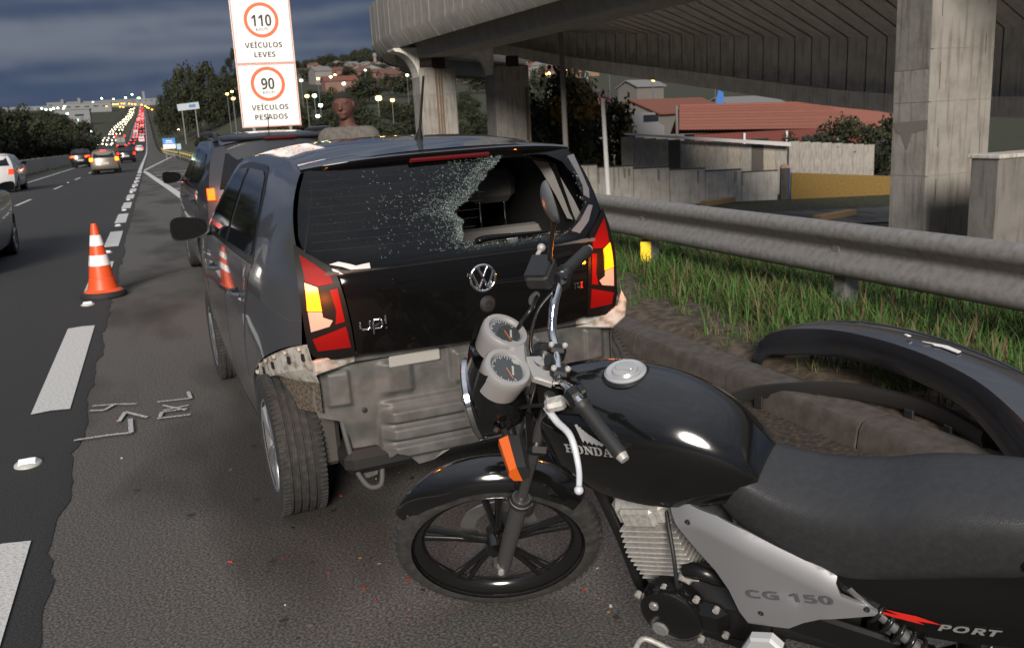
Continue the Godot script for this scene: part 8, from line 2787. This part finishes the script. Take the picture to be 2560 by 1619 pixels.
func bone(p: Vector3, a: Vector3, c: Vector3, ra: float, rc: float) -> float:
	var ac := c - a
	var t := clampf((p - a).dot(ac) / ac.length_squared(), 0.0, 1.0)
	return p.distance_to(a + ac * t) - lerpf(ra, rc, t)

func smin(a: float, b: float, k: float) -> float:
	var h := clampf(0.5 + 0.5 * (b - a) / k, 0.0, 1.0)
	return lerpf(b, a, h) - k * h * (1.0 - h)

func build_person() -> void:
	var o := thing("person", "person in a pale grey brown shirt standing between the two parked cars", "person", Vector3(1.62, 0.03, -8.0), -0.5)
	var skin := mat("skin", lin(0.095, 0.038, 0.026), 0.7)
	var shirt := grainy("shirt_taupe", noise_tex(601, 0.02, 4, [[0.2, lin(0.085, 0.075, 0.066)], [0.7, lin(0.135, 0.122, 0.110)]], 256), 4.0, 0.95, noise_tex(602, 0.015, 4, [], 256, 8.0), 1.0, Color.WHITE, false)
	var jeans := mat("jeans_dark", lin(0.02, 0.025, 0.04), 0.9)
	var bones := [[Vector3(0, 0.98, 0), Vector3(0, 1.18, 0), 0.125, 0.125], [Vector3(-0.05, 1.20, 0), Vector3(-0.09, 1.42, 0.0), 0.12, 0.10], [Vector3(0.05, 1.20, 0), Vector3(0.09, 1.42, 0.0), 0.12, 0.10], [Vector3(-0.15, 1.49, 0), Vector3(0.15, 1.49, 0), 0.075, 0.075], [Vector3(0, 1.48, 0), Vector3(0, 1.62, 0.015), 0.075, 0.055],
		[Vector3(-0.20, 1.47, 0), Vector3(-0.26, 1.17, 0.01), 0.062, 0.046], [Vector3(0.20, 1.47, 0), Vector3(0.26, 1.17, 0.01), 0.062, 0.046], [Vector3(-0.26, 1.17, 0.01), Vector3(-0.25, 0.92, 0.08), 0.045, 0.030], [Vector3(0.26, 1.17, 0.01), Vector3(0.25, 0.92, 0.08), 0.045, 0.030], [Vector3(-0.25, 0.92, 0.08), Vector3(-0.245, 0.76, 0.10), 0.034, 0.020], [Vector3(0.25, 0.92, 0.08), Vector3(0.245, 0.76, 0.10), 0.034, 0.020],
		[Vector3(-0.09, 0.95, 0), Vector3(-0.11, 0.50, 0.01), 0.095, 0.058], [Vector3(0.09, 0.95, 0), Vector3(0.11, 0.50, 0.01), 0.095, 0.058], [Vector3(-0.11, 0.50, 0.01), Vector3(-0.12, 0.08, -0.02), 0.058, 0.040], [Vector3(0.11, 0.50, 0.01), Vector3(0.12, 0.08, -0.02), 0.058, 0.040], [Vector3(-0.12, 0.05, -0.04), Vector3(-0.14, 0.04, 0.14), 0.042, 0.035], [Vector3(0.12, 0.05, -0.04), Vector3(0.14, 0.04, 0.14), 0.042, 0.035]]
	var body := func(p: Vector3) -> float:
		var d := 1.0
		for q in bones:
			if p.distance_squared_to((q[0] + q[1]) * 0.5) < 0.20: d = smin(d, bone(p, q[0], q[1], q[2], q[3]), 0.05)
		return d
	part("body", surface_net(body, Vector3(-0.36, -0.02, -0.20), Vector3(0.36, 1.62, 0.24), 0.026), skin, o)
	var cloth := func(p: Vector3) -> float:
		var f: float = body.call(p) - 0.014
		return maxf(maxf(f, 0.93 - p.y), maxf(p.y - 1.565 - p.z * 0.1, absf(p.x) - 0.285 + maxf(0.0, 1.24 - p.y) * 1.2))
	part("shirt", surface_net(cloth, Vector3(-0.36, 0.90, -0.20), Vector3(0.36, 1.60, 0.22), 0.022), shirt, o)
	var legs := func(p: Vector3) -> float: return maxf(maxf(body.call(p) - 0.010, p.y - 0.96), maxf(0.07 - p.y, absf(p.x) - 0.205))
	part("trousers", surface_net(legs, Vector3(-0.26, 0.04, -0.18), Vector3(0.26, 1.0, 0.2), 0.028), jeans, o)
	var collar := MB.new()
	var c0 := []
	var c1 := []
	for k in 20:
		var a := TAU * k / 20
		c0.append(Vector3(cos(a) * 0.085, 1.535 - sin(a) * 0.025, 0.005 + sin(a) * 0.082))
		c1.append(Vector3(cos(a) * 0.070, 1.572 - sin(a) * 0.028, 0.012 + sin(a) * 0.070))
	collar.grid([c0, c1], false, true)
	part("collar", collar, shirt, o)
	var face := func(p: Vector3) -> float:
		var d := (p / Vector3(0.078, 0.112, 0.096)).length() * 0.095 - 0.095
		d = smin(d, bone(p, Vector3(0, -0.05, 0.035), Vector3(0, -0.088, 0.060), 0.052, 0.030), 0.03)
		d = smin(d, bone(p, Vector3(0, 0.02, 0.092), Vector3(0, -0.022, 0.108), 0.010, 0.016), 0.014)
		d = smin(d, bone(p, Vector3(-0.028, -0.060, 0.084), Vector3(0.028, -0.060, 0.084), 0.009, 0.009), 0.012)
		for s in [-1.0, 1.0]:
			d = smin(d, bone(p, Vector3(s * 0.015, 0.032, 0.088), Vector3(s * 0.048, 0.034, 0.072), 0.010, 0.010), 0.012)
			d = smin(d, ((p - Vector3(s * 0.080, -0.002, -0.005)) / Vector3(0.012, 0.032, 0.020)).length() * 0.014 - 0.014, 0.008)
		return smin(d, bone(p, Vector3(0, -0.06, -0.01), Vector3(0, -0.20, -0.03), 0.056, 0.060), 0.03)
	var hd := part("head", surface_net(face, Vector3(-0.12, -0.22, -0.13), Vector3(0.12, 0.13, 0.15), 0.011), skin, o)
	hd.position = Vector3(-0.015, 1.745, 0.03)
	hd.rotation = Vector3(0.10, 0.0, 0.06)
	hd.scale = Vector3(1.10, 0.96, 1.06)
	var hair := func(p: Vector3) -> float:
		var d := (p / Vector3(0.083, 0.119, 0.101)).length() * 0.098 - 0.098
		return maxf(d, 0.045 - p.y - p.z * -0.25 - maxf(0.0, -p.z) * 0.7)
	part("hair", surface_net(hair, Vector3(-0.11, -0.12, -0.13), Vector3(0.11, 0.14, 0.13), 0.012), mat("hair_black", lin(0.012, 0.010, 0.009), 0.95), hd)
	var b := MB.new()
	for s in [-1.0, 1.0]: b.ball(Vector3(s * 0.031, 0.012, 0.080), Vector3(0.013, 0.009, 0.010), 8, 5)
	part("eyes", b, mat("eye_dark", lin(0.04), 0.6), hd)

func _ready() -> void:
	rng.seed = 1
	setup_camera_and_light()
	build_ground()
	build_guardrails()
	build_viaduct()
	build_speed_sign()
	build_cone()
	build_damaged_car()
	build_motorcycle()
	build_loose_bumper()
	build_traffic()
	build_person()
	build_debris()
	build_town()
	build_lamps()
	build_right_side()
	build_trees()
	build_grass()
